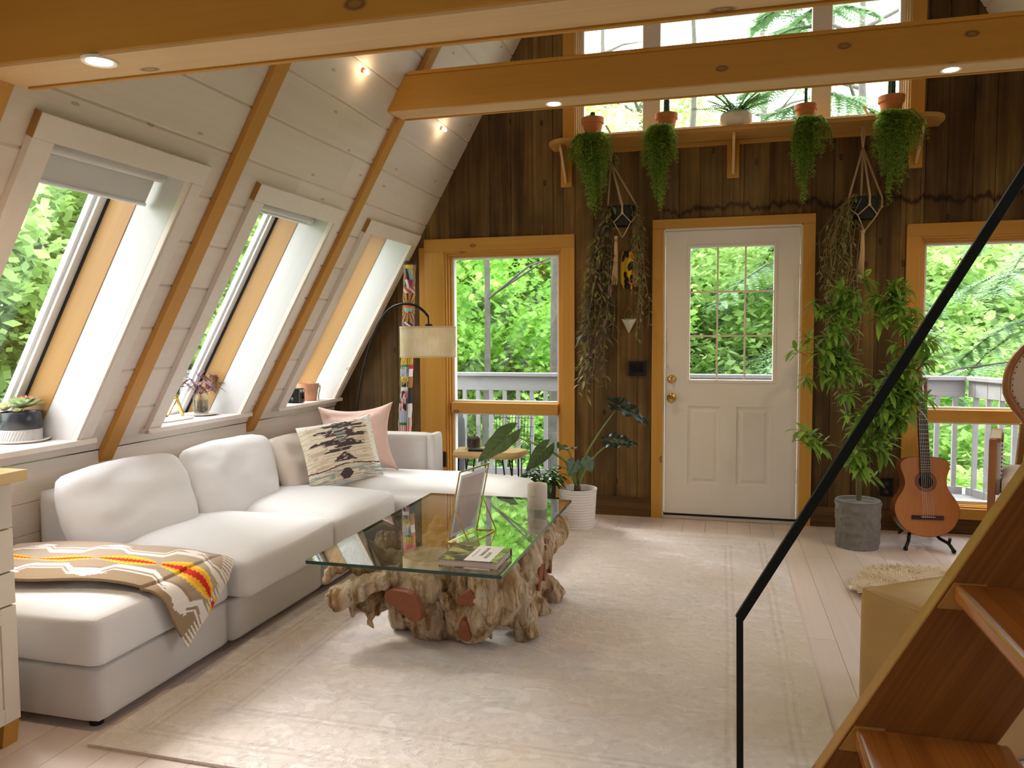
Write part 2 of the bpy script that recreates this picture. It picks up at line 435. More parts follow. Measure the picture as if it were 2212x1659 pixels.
# slopes with skylight openings
WIN_L = [(2.24, 2.95), (3.52, 4.23), (4.76, 5.45)]
SW0, SW1 = s_at_z(0.82), s_at_z(1.98)
WIN_B = [(-0.32, 0.39), (0.96, 1.67)]   # same row further towards and behind the camera
WIN_R = [(3.52, 4.23), (2.24, 2.95), (-0.32, 0.39)]
def slope(side, wins, nm):
    mb = MB(); s = 0.0; bw = 0.2285
    first = (s_at_z(2.53) % bw)
    edges = [0.0] + [first + bw*i for i in range(0 if first > 0.02 else 1, 40) if first + bw*i < 6.02] + [6.02]
    for i in range(len(edges)-1):
        s0, s1 = edges[i], edges[i+1]
        cuts = [Y0R]; 
        while cuts[-1] < YB:
            cuts.append(min(YB+0.0, cuts[-1]+R.uniform(2.0, 4.5)))
        for j in range(len(cuts)-1):
            rc = [(cuts[j], cuts[j+1], s0, s1)]
            for (a, b) in wins: rc = subtract(rc, (a-0.012, b+0.012, SW0-0.035, SW1+0.012))
            rn = R.random()
            for (ya, yb, sa, sb) in rc:
                if sb-sa < 0.004 or yb-ya < 0.004: continue
                g = 0.0022; ch = 0.008
                lo = 0 if sa > s0+1e-6 else 1; hi = 0 if sb < s1-1e-6 else 1
                prof = [(sa, -0.022), (sa, -0.008 if lo else 0), (sa+ch*lo+1e-4, 0), (sb-ch*hi-1e-4, 0), (sb, -0.008 if hi else 0), (sb, -0.022)]
                poly = [SP(ya, ss, of, side) for ss, of in prof]
                mb.prism(poly, (0, yb-ya, 0), rnd=rn)
    struct(nm, mb, WHITEW)
    mb = MB(); rc = [(Y0R-0.1, YB+0.2, -0.12, 6.15)]
    for (a, b) in wins: rc = subtract(rc, (a-0.02, b+0.02, SW0-0.30, SW1+0.02))
    for (ya, yb, sa, sb) in rc:
        mb.hexa([SP(yy, ss, of, side) for yy in (ya, yb) for ss in (sa, sb) for of in (-0.16, -0.024)])
    struct(nm+'_roof_slab', mb, plain('roof_shell', (0.25, 0.22, 0.2), 0.9))
slope(-1, WIN_L+WIN_B, 'wall_left_slope')
slope(1, WIN_R, 'wall_right_slope')
# knee walls
for side, nm in ((-1, 'wall_left'), (1, 'wall_right')):
    mb = MB(); sx = (lambda x: x) if side < 0 else (lambda x: 0.06-x)
    for (z0, z1) in ((0, 0.14), (0.142, 0.282), (0.284, 0.424), (0.426, 0.566), (0.568, 0.742)):
        a, b = sorted((sx(-2.99), sx(-2.97))); mb.box(a, b, Y0R, YB, z0, z1)
    a, b = sorted((sx(-3.10), sx(-2.992))); mb.box(a, b, Y0R-0.1, YB+0.2, -0.1, 0.70)
    struct(nm, mb, WHITEW)

def skylight(i, y0, y1, side, blind=None, detail=True):
    """well, frame, glass, casing and sill of one roof window"""
    P = lambda y, s, off: SP(y, s, off, side)
    nm = 'window_%d' % i
    root = bpy.data.objects.new(nm, None); COL.objects.link(root); root['kind'] = 'structure'; ORG[root] = V(0, 0, 0)
    zs = 0.82
    def reveal(mb, ya, yb, o0, o1):
        poly = [P(ya, s_at_z(zs, o0), o0), P(ya, SW1, o0), P(ya, SW1, o1), P(ya, s_at_z(zs, o1), o1)]
        mb.prism(poly, (0, yb-ya, 0))
    for nme, mat, o0, o1, inset in (('reveal', REVEAL, 0.0, -0.175, 0.0), ('jamb', JAMB, -0.175, -0.305, 0.004)):
        mb = MB()
        reveal(mb, y0-0.03, y0+inset, o0, o1); reveal(mb, y1-inset, y1+0.03, o0, o1)
        mb.hexa([P(yy, ss, of) for yy in (y0, y1) for ss in (SW1-inset, SW1+0.03) for of in (o1, o0)])
        build('window_'+nme, mb, mat, root)
    mb = MB()
    reveal(mb, y0-0.03, y0+0.006, -0.305, -0.32); reveal(mb, y1-0.006, y1+0.03, -0.305, -0.32)
    mb.hexa([P(yy, ss, of) for yy in (y0, y1) for ss in (SW1-0.01, SW1+0.03) for of in (-0.32, -0.305)])
    build('window_gasket', mb, BLACKP, root)
    sb = s_at_z(zs, -0.35)
    fwid = 0.045
    mb = MB(); 
    for (ya, yb, sa, sb_) in ((y0-0.02, y0+fwid, sb-0.02, SW1+0.02), (y1-fwid, y1+0.02, sb-0.02, SW1+0.02), (y0+fwid, y1-fwid, SW1-fwid, SW1+0.02), (y0+fwid, y1-fwid, sb-0.02, sb+fwid)):
        mb.hexa([P(yy, ss, of) for yy in (ya, yb) for ss in (sa, sb_) for of in (-0.375, -0.322)])
    for (ya, yb) in ((y0+fwid, y0+fwid+0.018), (y1-fwid-0.018, y1-fwid)):
        mb.hexa([P(yy, ss, of) for yy in (ya, yb) for ss in (sb+fwid, SW1-fwid) for of in (-0.368, -0.34)])
    build('window_frame', mb, WPLAST, root, bevel=0.002)
    mb = MB(); mb.hexa([P(yy, ss, of) for yy in (y0+fwid, y1-fwid) for ss in (sb+fwid, SW1-fwid) for of in (-0.358, -0.353)])
    build('window_pane', mb, GLASS, root)
    # casing on the boards
    cw, ct = 0.092, 0.028
    mb = MB(); s0c, s1c = s_at_z(zs)-0.0, SW1
    for (ya, yb, sa, sb_) in ((y0-cw, y0, s0c, s1c), (y1, y1+cw, s0c, s1c), (y0-cw, y1+cw, s1c, s1c+cw)):
        mb.hexa([P(yy, ss, of) for yy in (ya, yb) for ss in (sa, sb_) for of in (0.0, ct)])
    mb.hexa([P(yy, ss, of) for yy in (y1+0.012, y1+0.022) for ss in (s0c, s1c) for of in (ct, ct+0.006)])
    build('window_casing', mb, WHITET, root, bevel=0.002)
    mb = MB(); mb.hexa([P(yy, ss, of) for yy in (y0-cw-0.004, y0-cw) for ss in (s1c+0.0, s1c+cw) for of in (-0.005, ct+0.001)])
    build('window_casing_end', mb, JAMB, root)
    # sill board
    xa = SP(0, s_at_z(zs), 0.0).x + 0.045; xb = SP(0, sb, -0.35).x - 0.03
    if side > 0: xa, xb = 0.06-xa, 0.06-xb
    ins2 = SP(0, s_at_z(zs), 0.0).x - 0.011; mb = MB()
    mb.box(min(xb, 0.06-ins2) if side > 0 else xb, ins2 if side < 0 else xb, y0-0.004, y1+0.004, zs-0.026, zs) if side < 0 else mb.box(0.06-ins2, xb, y0-0.004, y1+0.004, zs-0.026, zs)
    ins = SP(0, s_at_z(zs), 0.0).x; o2 = xa; i2 = ins if side < 0 else 0.06-ins
    a, b = (ins2+0.0005, xa) if side < 0 else (xa, 0.06-ins2-0.0005)
    mb.box(a, b, y0-cw-0.02, y1+cw+0.02, zs-0.026, zs)
    build('window_sill', mb, WHITET, root, bevel=0.003)
    return root
for i, (a, b) in enumerate(WIN_L): skylight(i+1, a, b, -1)
for i, (a, b) in enumerate(WIN_B): skylight(i+4, a, b, -1)
for i, (a, b) in enumerate(WIN_R): skylight(i+6, a, b, 1)

# rafters
def rafter(y0, t=0.03, wd=0.09, side=-1, s0=-0.09, s1=5.95):
    mb = MB(); hb = 0.045
    A = V(UX, 0, UZ); N = V(UZ, 0, -UX)
    P = lambda y, s, of: SP(y, s, of, side)
    mb.hexa([P(yy, ss, of) for yy in (y0, y0+wd) for ss in (s0, s1) for of in (0.001, t)])
    struct('rafter_beam', mb, wood('pine_rafter', (0.60, 0.30, 0.065), (0.43, 0.175, 0.028), 'X', 0.45, 0.4, ring=14, tint=0.06, kscale=2.2, roty=60.26), bevel=0.003)
for y in (-1.80, -0.55, 0.70, 1.93, 3.16, 4.40):
    rafter(y, side=-1); rafter(y, side=1)

# beams across the room
def beam(name, y0, y1, z0, z1, lip, spots, s=0.05):
    xl = -2.97 + (z0-0.742)/1.75 + 0.0; xr = 0.06 - xl; xl2 = -2.97 + (z1-0.742)/1.75; xr2 = 0.06-xl2
    mb = MB(); mb.prism([(xl, y0, z0), (xl2, y0, z1), (xr2, y0, z1), (xr, y0, z0)], (0, y1-y0, 0))
    o = struct(name, mb, BEAM, bevel=0.004)
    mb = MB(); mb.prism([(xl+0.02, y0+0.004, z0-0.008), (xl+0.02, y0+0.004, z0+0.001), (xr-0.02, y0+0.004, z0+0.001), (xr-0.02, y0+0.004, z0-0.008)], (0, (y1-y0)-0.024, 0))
    build('lit_soffit', mb, BEAM_LIT, o)  # thin sheet that paints the floor-lit underside of the beam
    mb = MB(); mb.prism([(xl+0.05, y1-0.018, z0-0.014), (xl+0.05, y1-0.018, z0+0.001), (xr-0.05, y1-0.018, z0+0.001), (xr-0.05, y1-0.018, z0-0.014)], (0, 0.017, 0))
    mb.prism([(xl2+0.02, y0-0.012, z1), (xl2+0.03, y0-0.012, z1+0.018), (xr2-0.03, y0-0.012, z1+0.018), (xr2-0.02, y0-0.012, z1)], (0, y1-y0+0.024, 0))
    build('edge_board', mb, BEAM, o, bevel=0.002)
    return o
b1 = beam('ceiling_beam', 1.875, 2.065, 2.10, 2.37, 1, [])
b2 = beam('ceiling_beam', 4.29, 4.46, 2.605, 2.80, 1, [])
def downlight(x, y, z, label):
    t = thing('recessed_light', label, 'ceiling light', (x, y, z), 'recessed downlights in the beams')
    mb = MB(); mb.lathe([(0.036, 0.004), (0.036, -0.003), (0.047, -0.005), (0.049, -0.002), (0.049, 0.004)], (x, y, z), 28)
    build('trim_ring', mb, plain('light_ring', (0.85, 0.8, 0.72), 0.4), t, smooth=SA)
    mb = MB(); mb.lathe([(0.0001, 0.0), (0.036, 0.0), (0.036, -0.0025), (0.0001, -0.0035)], (x, y, z), 28)
    build('lens', mb, emis('lamp_lens', (1.0, 0.82, 0.58), 30.0), t)
    ld = bpy.data.lights.new('downlight', 'SPOT'); ld.energy = 16; ld.color = (1.0, 0.74, 0.45); ld.spot_size = 2.5; ld.spot_blend = 0.6; ld.shadow_soft_size = 0.035
    lo = bpy.data.objects.new('downlight_glow', ld); COL.objects.link(lo); lo.parent = t; lo.location = (0, 0, -0.012)
    return t
downlight(-1.745, 1.915, 2.092, 'glowing round downlight set in the lower near beam beside the big skylight')
downlight(-0.93, 4.375, 2.597, 'glowing round downlight in the far beam above the window beside the door')
downlight(1.07, 4.36, 2.597, 'glowing round downlight in the far beam above the leafy corner by the guitar')
# ------------------------------------------------------------------ back wall of barn boards
WL = (-2.03, -1.12, 0.19, 1.93)      # openings x0 x1 z0 z1
WR = (1.22, 2.14, 0.17, 1.925)
DO = (-0.405, 0.51, 0.0, 2.035)
WT = (-1.03, 1.14, 2.66, 3.56)
# barn wood with the water stain over the door
def barn_material():
    m = BARN; nt = m.node_tree; b = [n for n in nt.nodes if n.type == 'BSDF_PRINCIPLED'][0]
    src = b.inputs['Base Color'].links[0].from_socket
    T = NT.__new__(NT); T.m = m; T.t = nt
    tc = T.n('ShaderNodeTexCoord').outputs['Object']; sx = T.n('ShaderNodeSeparateXYZ'); T.l(tc, sx.inputs[0])
    n1 = T.noise(T.mapping(tc, (9, 1, 2)), 1.0, 4, 0.7)
    zc = T.math('ADD', sx.outputs[2], T.math('MULTIPLY', n1, 0.22))
    d = T.math('ABSOLUTE', T.math('SUBTRACT', zc, 2.275))
    band = T.ramp(d, [(0.004, (1, 1, 1)), (0.028, (0, 0, 0))])
    xm = T.math('MULTIPLY', T.math('GREATER_THAN', sx.outputs[0], -0.42), T.math('LESS_THAN', sx.outputs[0], 1.8))
    f = T.math('MULTIPLY', T.math('MULTIPLY', band, xm), 0.8)
    c1 = T.mix(f, src, (0.012, 0.005, 0.004))
    n2 = T.noise(T.mapping(tc, (4.5, 1, 0.5), (3.1, 0, 1)), 1.0, 3, 0.6)     # drips
    dm = T.ramp(n2, [(0.54, (0, 0, 0)), (0.66, (1, 1, 1))])
    c2 = T.mix(T.math('MULTIPLY', dm, 0.55), c1, (0.03, 0.014, 0.008))
    n3 = T.noise(T.mapping(tc, (3.0, 1, 0.35), (7, 0, 3)), 1.0, 3, 0.6)      # grey weathering
    gm = T.ramp(n3, [(0.50, (0, 0, 0)), (0.72, (1, 1, 1))])
    c3 = T.mix(T.math('MULTIPLY', gm, 0.22), c2, (0.16, 0.135, 0.105))
    n4 = T.noise(T.mapping(tc, (1.6, 1, 0.8), (2, 0, 5)), 1.0, 4, 0.65)
    blot = T.ramp(n4, [(0.32, (0.42, 0.40, 0.40)), (0.62, (1.15, 1.1, 1.0))])
    c4 = T.mix(1.0, c3, blot, 'MULTIPLY')
    T.l(c4, b.inputs['Base Color'])
barn_material()
mb = MB(); x = -3.0
while x < 3.05:
    wd = R.choice((0.125, 0.14, 0.15, 0.165)); rn = R.random(); yo = R.uniform(0, 0.006)
    rc = [(x, x+wd, 0.0, 6.0)]
    for h in (WL, WR, DO, WT): rc = subtract(rc, h)
    for (xa, xb, za, zb) in rc:
        poly = [(xa, za), (xb-0.003, za), (xb-0.003, zb), (xa, zb)]
        poly = clip(poly, -1.75, 1, 5.95); 
        if len(poly) >= 3: poly = clip(poly, 1.75, 1, 5.95+0.105)
        if len(poly) < 3: continue
        mb.prism([(p[0], YB+yo, p[1]) for p in poly], (0, 0.022, 0), rnd=rn)
    x += wd
struct('wall_back', mb, BARN)
mb = MB(); rc = [(-3.1, 3.16, -0.12, 6.0)]
for h in (WL, WR, DO, WT): rc = subtract(rc, (h[0]-0.005, h[1]+0.005, h[2]-0.0, h[3]+0.005))
for (xa, xb, za, zb) in rc:
    poly = clip([(xa, za), (xb, za), (xb, zb), (xa, zb)], -1.75, 1, 6.1)
    if len(poly) >= 3: poly = clip(poly, 1.75, 1, 6.2)
    if len(poly) >= 3: mb.prism([(p[0], YB+0.028, p[1]) for p in poly], (0, 0.14, 0))
struct('wall_back_sheathing', mb, plain('dark_shell', (0.05, 0.035, 0.025), 0.9))
mb = MB()
for (a, b) in ((-2.95, -2.2), (-1.035, -0.485), (0.59, 1.14)):
    mb.box(a, b, YB-0.022, YB+0.004, 0.0, 0.135)
mb.box(-2.2, -1.035, YB-0.02, YB+0.004, 0, 0.12); mb.box(1.14, 2.9, YB-0.022, YB+0.004, 0, 0.11)
struct('baseboard_back', mb, wood('barn_base', (0.16, 0.085, 0.03), (0.04, 0.02, 0.008), 'X', 0.7, 0.4, ring=12, tint=0.3, spec=0.2, streak=0.9))
# gable wall behind the camera, one big window
WF = (-0.42, 0.48, 2.95, 3.85)
mb = MB(); x = -3.1
while x < 3.16:
    wd = 0.15; rn = R.random(); rc = subtract([(x, x+wd-0.002, 0.0, 6.1)], WF)
    for (xa, xb, za, zb) in rc:
        poly = clip([(xa, za), (xb, za), (xb, zb), (xa, zb)], -1.75, 1, 6.15)
        if len(poly) >= 3: poly = clip(poly, 1.75, 1, 6.2)
        if len(poly) >= 3: mb.prism([(p[0], Y0R-0.03, p[1]) for p in poly], (0, 0.03, 0), rnd=rn)
    x += wd
struct('wall_front', mb, wood('gable_wood', (0.50, 0.30, 0.13), (0.3, 0.15, 0.05), 'Z', 0.6, 0.3, tint=0.2))
mb = MB()
for (a, b, c, d) in ((WF[0]-0.09, WF[0]+0.03, WF[2]-0.09, WF[3]+0.09), (WF[1]-0.03, WF[1]+0.09, WF[2]-0.09, WF[3]+0.09), (0, 0.06, WF[2], WF[3]), (WF[0], WF[1], WF[2]-0.09, WF[2]+0.03), (WF[0], WF[1], WF[3]-0.03, WF[3]+0.09)):
    mb.box(a, b, Y0R-0.04, Y0R+0.02, c, d)
struct('window_13', mb, PINE)
mb = MB(); mb.box(WF[0], WF[1], Y0R-0.02, Y0R-0.015, WF[2], WF[3]); struct('window_13_pane', mb, GLASS)

def gable_window(i, W, out, mull, right_edge=True):
    """casing, jambs, two sashes and panes. W opening, out = casing outer box"""
    nm = 'window_%d' % i
    root = bpy.data.objects.new(nm, None); COL.objects.link(root); root['kind'] = 'structure'; ORG[root] = V(0, 0, 0)
    x0, x1, z0, z1 = W; X0, X1, Z0, Z1 = out; y = YB-0.022
    mb = MB(); mb.box(X0, x0, y, YB+0.004, Z0, z1); mb.box(x1, X1, y, YB+0.004, Z0, z1)
    build('window_casing', mb, PINE, root, bevel=0.003)
    mb = MB(); mb.box(X0, X1, y, YB+0.004, z1, Z1); mb.box(x0, x1, y-0.012, YB+0.004, Z0, z0); build('window_head', mb, PINEX, root, bevel=0.003)
    # stepped jambs
    for k, (ins, ya, yb) in enumerate(((0.0, YB-0.01, YB+0.15), (0.014, YB+0.012, YB+0.15), (0.028, YB+0.035, YB+0.15))):
        mb = MB(); a, b = x0+ins, x1-ins; t = 0.014
        mb.box(a, a+t, ya, yb, z0, z1-ins); mb.box(b-t, b, ya, yb, z0, z1-ins)
        build('window_jamb', mb, PINE, root, bevel=0.002)
        mb = MB(); mb.box(a+t, b-t, ya, yb, z1-ins-t, z1-ins); mb.box(a+t, b-t, ya, yb, z0, z0+0.01+ins*0.4)
        build('window_jamb_head', mb, PINEX, root, bevel=0.002)
    a, b = x0+0.042, x1-0.042; zt = z1-0.042; zb = z0+0.022
    ml, mh = mull
    mb = MB(); mb.box(a, b, YB-0.004, YB+0.12, ml, mh); build('window_mullion', mb, PINEX, root, bevel=0.004)
    for (za, zb_, nme) in ((mh, zt, 'upper'), (zb, ml, 'lower')):
        mb = MB(); t = 0.014
        mb.box(a, a+t, YB+0.05, YB+0.10, za, zb_); mb.box(b-t, b, YB+0.05, YB+0.10, za, zb_)
        mb.box(a+t, b-t, YB+0.05, YB+0.10, za, za+t); mb.box(a+t, b-t, YB+0.05, YB+0.10, zb_-t, zb_)
        build('window_sash', mb, WPLAST, root, bevel=0.002)
        mb = MB(); mb.box(a+t, b-t, YB+0.075, YB+0.08, za+t, zb_-t); build('window_pane', mb, GLASS, root)
    return root
w14 = gable_window(14, WL, (-2.19, -1.035, 0.11, 2.025), (0.715, 0.795))
w15 = gable_window(15, WR, (1.14, 2.22, 0.10, 2.005), (0.725, 0.805))
mb = MB(); mb.box(-2.235, -2.19, YB-0.012, YB+0.004, 0.13, 1.965); build('window_side_trim', mb, PINE, w14, bevel=0.002)
mb = MB(); mb.box(-2.05, -2.03, YB-0.03, YB+0.0, 0.30, 0.42); build('window_latch', mb, DARKM, w14, bevel=0.004)
# high gable window
root = bpy.data.objects.new('window_16', None); COL.objects.link(root); root['kind'] = 'structure'; ORG[root] = V(0, 0, 0)
mb = MB(); mb.box(-1.12, -1.035, YB-0.022, YB+0.004, 2.62, 3.56); mb.box(1.14, 1.225, YB-0.022, YB+0.004, 2.62, 3.56)
build('window_casing', mb, PINE, root, bevel=0.003)
mb = MB(); mb.box(-1.12, 1.225, YB-0.022, YB+0.004, 3.56, 3.65); build('window_head', mb, PINEX, root, bevel=0.003)
mb = MB()
for k, ins in enumerate((0.0, 0.012, 0.022)):
    mb.box(-1.035+ins, -1.022+ins, YB-0.012+0.014*k, YB+0.12, 2.66, 3.56-ins); mb.box(1.127-ins, 1.14-ins, YB-0.012+0.014*k, YB+0.12, 2.66, 3.56-ins)
build('window_jamb', mb, wood('pale_jamb', (0.72, 0.52, 0.28), (0.55, 0.36, 0.16), 'Z', 0.5, 0.1), root, bevel=0.001)
mb = MB()
for (a, b) in ((-1.02, -0.975), (-0.56, -0.44), (0.55, 0.672), (1.08, 1.125)): mb.box(a, b, YB+0.03, YB+0.09, 2.66, 3.55)
for (a, b) in ((-0.975, -0.56), (-0.44, 0.55), (0.672, 1.08)):
    mb.box(a, b, YB+0.03, YB+0.09, 2.66, 2.735); mb.box(a, b, YB+0.03, YB+0.09, 3.47, 3.55)
build('window_frame', mb, WHITEP, root, bevel=0.003)
for (a, b) in ((-0.975, -0.56), (-0.44, 0.55), (0.672, 1.08)):
    mb = MB(); mb.box(a, b, YB+0.055, YB+0.06, 2.735, 3.47); build('window_pane', mb, GLASS, root)
for (cx_) in (-0.80, 0.87):     # crank handles
    mb = MB(); mb.box(cx_-0.05, cx_+0.05, YB+0.0, YB+0.035, 2.672, 2.686)
    mb.tube([(cx_+0.03, YB+0.0, 2.69), (cx_+0.02, YB-0.02, 2.72), (cx_-0.01, YB-0.03, 2.77)], [0.008, 0.007, 0.008], 8)
    build('window_crank', mb, WHITEP, root, smooth=SA)

# ------------------------------------------------------------------ door
root = bpy.data.objects.new('door_1', None); COL.objects.link(root); root['kind'] = 'structure'; ORG[root] = V(0, 0, 0)
mb = MB(); mb.box(-0.482, -0.405, YB-0.022, YB+0.004, 0.0, 2.035); mb.box(0.51, 0.588, YB-0.022, YB+0.004, 0.0, 2.035)
build('door_casing', mb, PINE, root, bevel=0.003)
mb = MB(); mb.box(-0.482, 0.588, YB-0.022, YB+0.004, 2.035, 2.10); build('door_head', mb, PINEX, root, bevel=0.003)
mb = MB(); mb.box(-0.405, -0.396, YB-0.01, YB+0.10, 0.0, 2.03); mb.box(0.50, 0.51, YB-0.01, YB+0.10, 0.0, 2.03); mb.box(-0.396, 0.5, YB-0.01, YB+0.10, 2.02, 2.035)
build('door_jamb', mb, WHITEP, root)
DY = YB+0.012
gx0, gx1, gz0, gz1 = -0.222, 0.33, 0.985, 1.90
rc = [(-0.392, 0.496, 0.03, 2.018)]
rc = subtract(rc, (gx0, gx1, gz0, gz1))
for (a, b) in ((-0.232, -0.01), (0.098, 0.325)): rc = subtract(rc, (a, b, 0.245, 0.80))
mb = MB()
for (a, b, c, d) in rc: mb.box(a, b, DY, DY+0.04, c, d)
for (a, b) in ((-0.232, -0.01), (0.098, 0.325)):
    c, d = 0.245, 0.80
    # moulded recessed panel
    def ring(i0, y0, i1, y1):
        P0 = [(a+i0, y0, c+i0), (b-i0, y0, c+i0), (b-i0, y0, d-i0), (a+i0, y0, d-i0)]
        P1 = [(a+i1, y1, c+i1), (b-i1, y1, c+i1), (b-i1, y1, d-i1), (a+i1, y1, d-i1)]
        mb.add(P0+P1, [(i, (i+1) % 4, 4+(i+1) % 4, 4+i) for i in range(4)], rnd=0.3)
    ring(0, DY, 0.006, DY+0.010); ring(0.006, DY+0.010, 0.022, DY+0.012); ring(0.022, DY+0.012, 0.045, DY+0.002)
    mb.add([(a+0.045, DY+0.002, c+0.045), (b-0.045, DY+0.002, c+0.045), (b-0.045, DY+0.002, d-0.045), (a+0.045, DY+0.002, d-0.045)], [(0, 1, 2, 3)], rnd=0.3)
    mb.box(a, b, DY+0.02, DY+0.04, c, d, rnd=0.3)
slab = build('door_slab', mb, DOORP, root)
mb = MB(); t = 0.022
mb.box(gx0-t, gx0, DY-0.007, DY+0.005, gz0-t, gz1+t); mb.box(gx1, gx1+t, DY-0.007, DY+0.005, gz0-t, gz1+t)
mb.box(gx0, gx1, DY-0.007, DY+0.005, gz0-t, gz0); mb.box(gx0, gx1, DY-0.007, DY+0.005, gz1, gz1+t)
build('glazing_frame', mb, DOORP, slab, bevel=0.004)
mb = MB()
for k in (1, 2):
    xx = gx0+(gx1-gx0)*k/3; mb.box(xx-0.006, xx+0.006, DY+0.004, DY+0.02, gz0, gz1)
    zz = gz0+(gz1-gz0)*k/3; mb.box(gx0, gx1, DY+0.005, DY+0.019, zz-0.006, zz+0.006)
build('glazing_grid', mb, WHITEP, slab)
mb = MB(); mb.box(gx0, gx1, DY+0.022, DY+0.026, gz0, gz1); build('door_pane', mb, GLASS, slab)
Mx = Matrix.Rotation(math.radians(90), 3, 'X')    # lathe axis along -y
mb = MB(); mb.lathe([(0.0, 0), (0.033, 0), (0.033, 0.006), (0.028, 0.012), (0.013, 0.016), (0.012, 0.035), (0.020, 0.042), (0.027, 0.052), (0.027, 0.062), (0.020, 0.070), (0.0, 0.072)], (-0.345, DY, 0.855), 28, Mx)
build('door_knob', mb, BRASS, root, smooth=SA)
mb = MB(); mb.lathe([(0.0, 0), (0.030, 0), (0.030, 0.008), (0.022, 0.018), (0.018, 0.022), (0.0, 0.024)], (-0.345, DY, 0.988), 28, Mx)
mb.box(-0.349, -0.341, DY-0.038, DY-0.02, 0.972, 1.004)
build('deadbolt', mb, BRASS, root, smooth=SA)
for zz in (0.33, 0.98, 1.72):
    mb = MB(); mb.tube([(0.503, DY-0.006, zz-0.05), (0.503, DY-0.006, zz+0.05)], 0.006, 8); mb.box(0.497, 0.512, DY-0.002, DY+0.004, zz-0.05, zz+0.05)
    build('door_hinge', mb, plain('hinge', (0.35, 0.25, 0.12), 0.35, 0.9), root)
mb = MB(); mb.box(-0.396, 0.5, DY-0.004, DY+0.04, 0.018, 0.032); build('door_sweep', mb, BLACKP, root)
mb = MB(); mb.box(-0.405, 0.51, YB-0.03, YB+0.12, 0.0, 0.018); build('door_threshold', mb, plain('threshold', (0.5, 0.44, 0.36), 0.5), root, bevel=0.004)

# portals: sky light enters through these panes
def portal(c, xaxis, yaxis, w_, h_):
    ld = bpy.data.lights.new('window_portal', 'AREA'); ld.shape = 'RECTANGLE'; ld.size = w_; ld.size_y = h_; ld.cycles.is_portal = True
    o = bpy.data.objects.new('window_portal', ld); COL.objects.link(o)
    X = Vector(xaxis).normalized(); Y = Vector(yaxis).normalized(); Z = X.cross(Y)
    mt = Matrix.Identity(4)
    for i in range(3): mt[i][0] = X[i]; mt[i][1] = Y[i]; mt[i][2] = Z[i]
    mt.translation = Vector(c); o.matrix_world = mt; return o
for side in (-1, 1):
    for (a, b) in (WIN_L+WIN_B if side < 0 else WIN_R):
        c = SP((a+b)/2, (s_at_z(0.82, -0.35)+SW1)/2, -0.385, side)
        A = (UX*(1 if side < 0 else -1), 0, UZ)     # up-slope
        # emission direction (-Z local) must point into the room
        portal(c, (0, 1, 0) if side > 0 else (0, -1, 0), A, b-a, SW1-s_at_z(0.82, -0.35))
for W, yy in ((WL, YB+0.17), (WR, YB+0.17), (WT, YB+0.17), ((gx0, gx1, gz0, gz1), YB+0.17)):
    portal(((W[0]+W[1])/2, yy, (W[2]+W[3])/2), (1, 0, 0), (0, 0, 1), W[1]-W[0], W[3]-W[2])
portal(((WF[0]+WF[1])/2, Y0R-0.05, (WF[2]+WF[3])/2), (-1, 0, 0), (0, 0, 1), WF[1]-WF[0], WF[3]-WF[2])
for o in [o for o in sc.objects if o.name.startswith('window_portal')]:
    # local -Z must face the room centre
    z = o.matrix_world.to_3x3() @ Vector((0, 0, -1)); tgt = Vector((0.03, 2.0, 1.0)) - o.matrix_world.translation
    if z.dot(tgt) < 0: o.matrix_world = o.matrix_world @ Matrix.Rotation(math.pi, 4, 'X')

# ------------------------------------------------------------------ outside: deck and forest
mb = MB(); y = YB+0.18; 
while y < 7.62:
    x0 = -6.5; x1 = 2.12 if y > 6.75 else 3.6
    mb.box(x0, x1, y, y+0.135, -0.13, -0.09); y += 0.141
struct('floor_deck', mb, DECKW)
mb = MB(); mb.box(-6.5, 3.5, YB+0.2, 7.6, -0.30, -0.14); struct('floor_deck_frame', mb, plain('deck_frame', (0.16, 0.13, 0.11), 0.9))
def railing(name, a, b, label, n):
    t = thing(name, label, 'railing', a)
    a = Vector(a); b = Vector(b); d = (b-a).normalized(); L = (b-a).length; up_ = V(0, 0, 1); sd = d.cross(up_)
    mb = MB(); mb.bar(a+V(0, 0, 1.005), b+V(0, 0, 1.005), 0.11, 0.035); build('cap_rail', mb, DECKW, t, bevel=0.004)
    mb = MB(); mb.bar(a+V(0, 0, 0.915), b+V(0, 0, 0.915), 0.04, 0.14); build('face_rail', mb, DECKW, t, bevel=0.004)
    mb = MB(); mb.bar(a+V(0, 0, 0.02), b+V(0, 0, 0.02), 0.04, 0.09); build('bottom_rail', mb, DECKW, t, bevel=0.004)
    proto = None
    for k in range(n):
        p = a + d*(L*(k+0.5)/n)
        if proto is None:
            mb = MB(); mb.box(p.x-0.018, p.x+0.018, p.y-0.018, p.y+0.018, p.z-0.02, p.z+0.99)
            mb.v = [tuple(Vector(q) - sd*0.0) for q in mb.v]
            proto = build('baluster', mb, DECKW, t); p0 = p
        else:
            c = proto.copy(); COL.objects.link(c); c.parent = t; c.location = (p-p0)
    return t
railing('deck_railing', (-6.5, 7.5, -0.09), (2.02, 7.5, -0.09), 'long weathered grey deck railing parallel to the house wall', 61)
railing('deck_railing', (2.06, 7.48, -0.09), (2.62, 5.85, -0.09), 'short weathered grey deck railing running back towards the house', 11)

mb = MB()
def gfn(u, v):
    x = -45+90*u; y = -25+85*v
    d = max(0, math.hypot(x, y-4)-7)
    return (x, y, -2.3 + 0.045*d + 0.5*noise.noise(Vector((x*0.15, y*0.15, 0))))
mb.grid(gfn, 60, 60)
struct('ground', mb, plain('forest_ground', (0.10, 0.22, 0.035), 0.95, var=0.6, nscale=1.2))

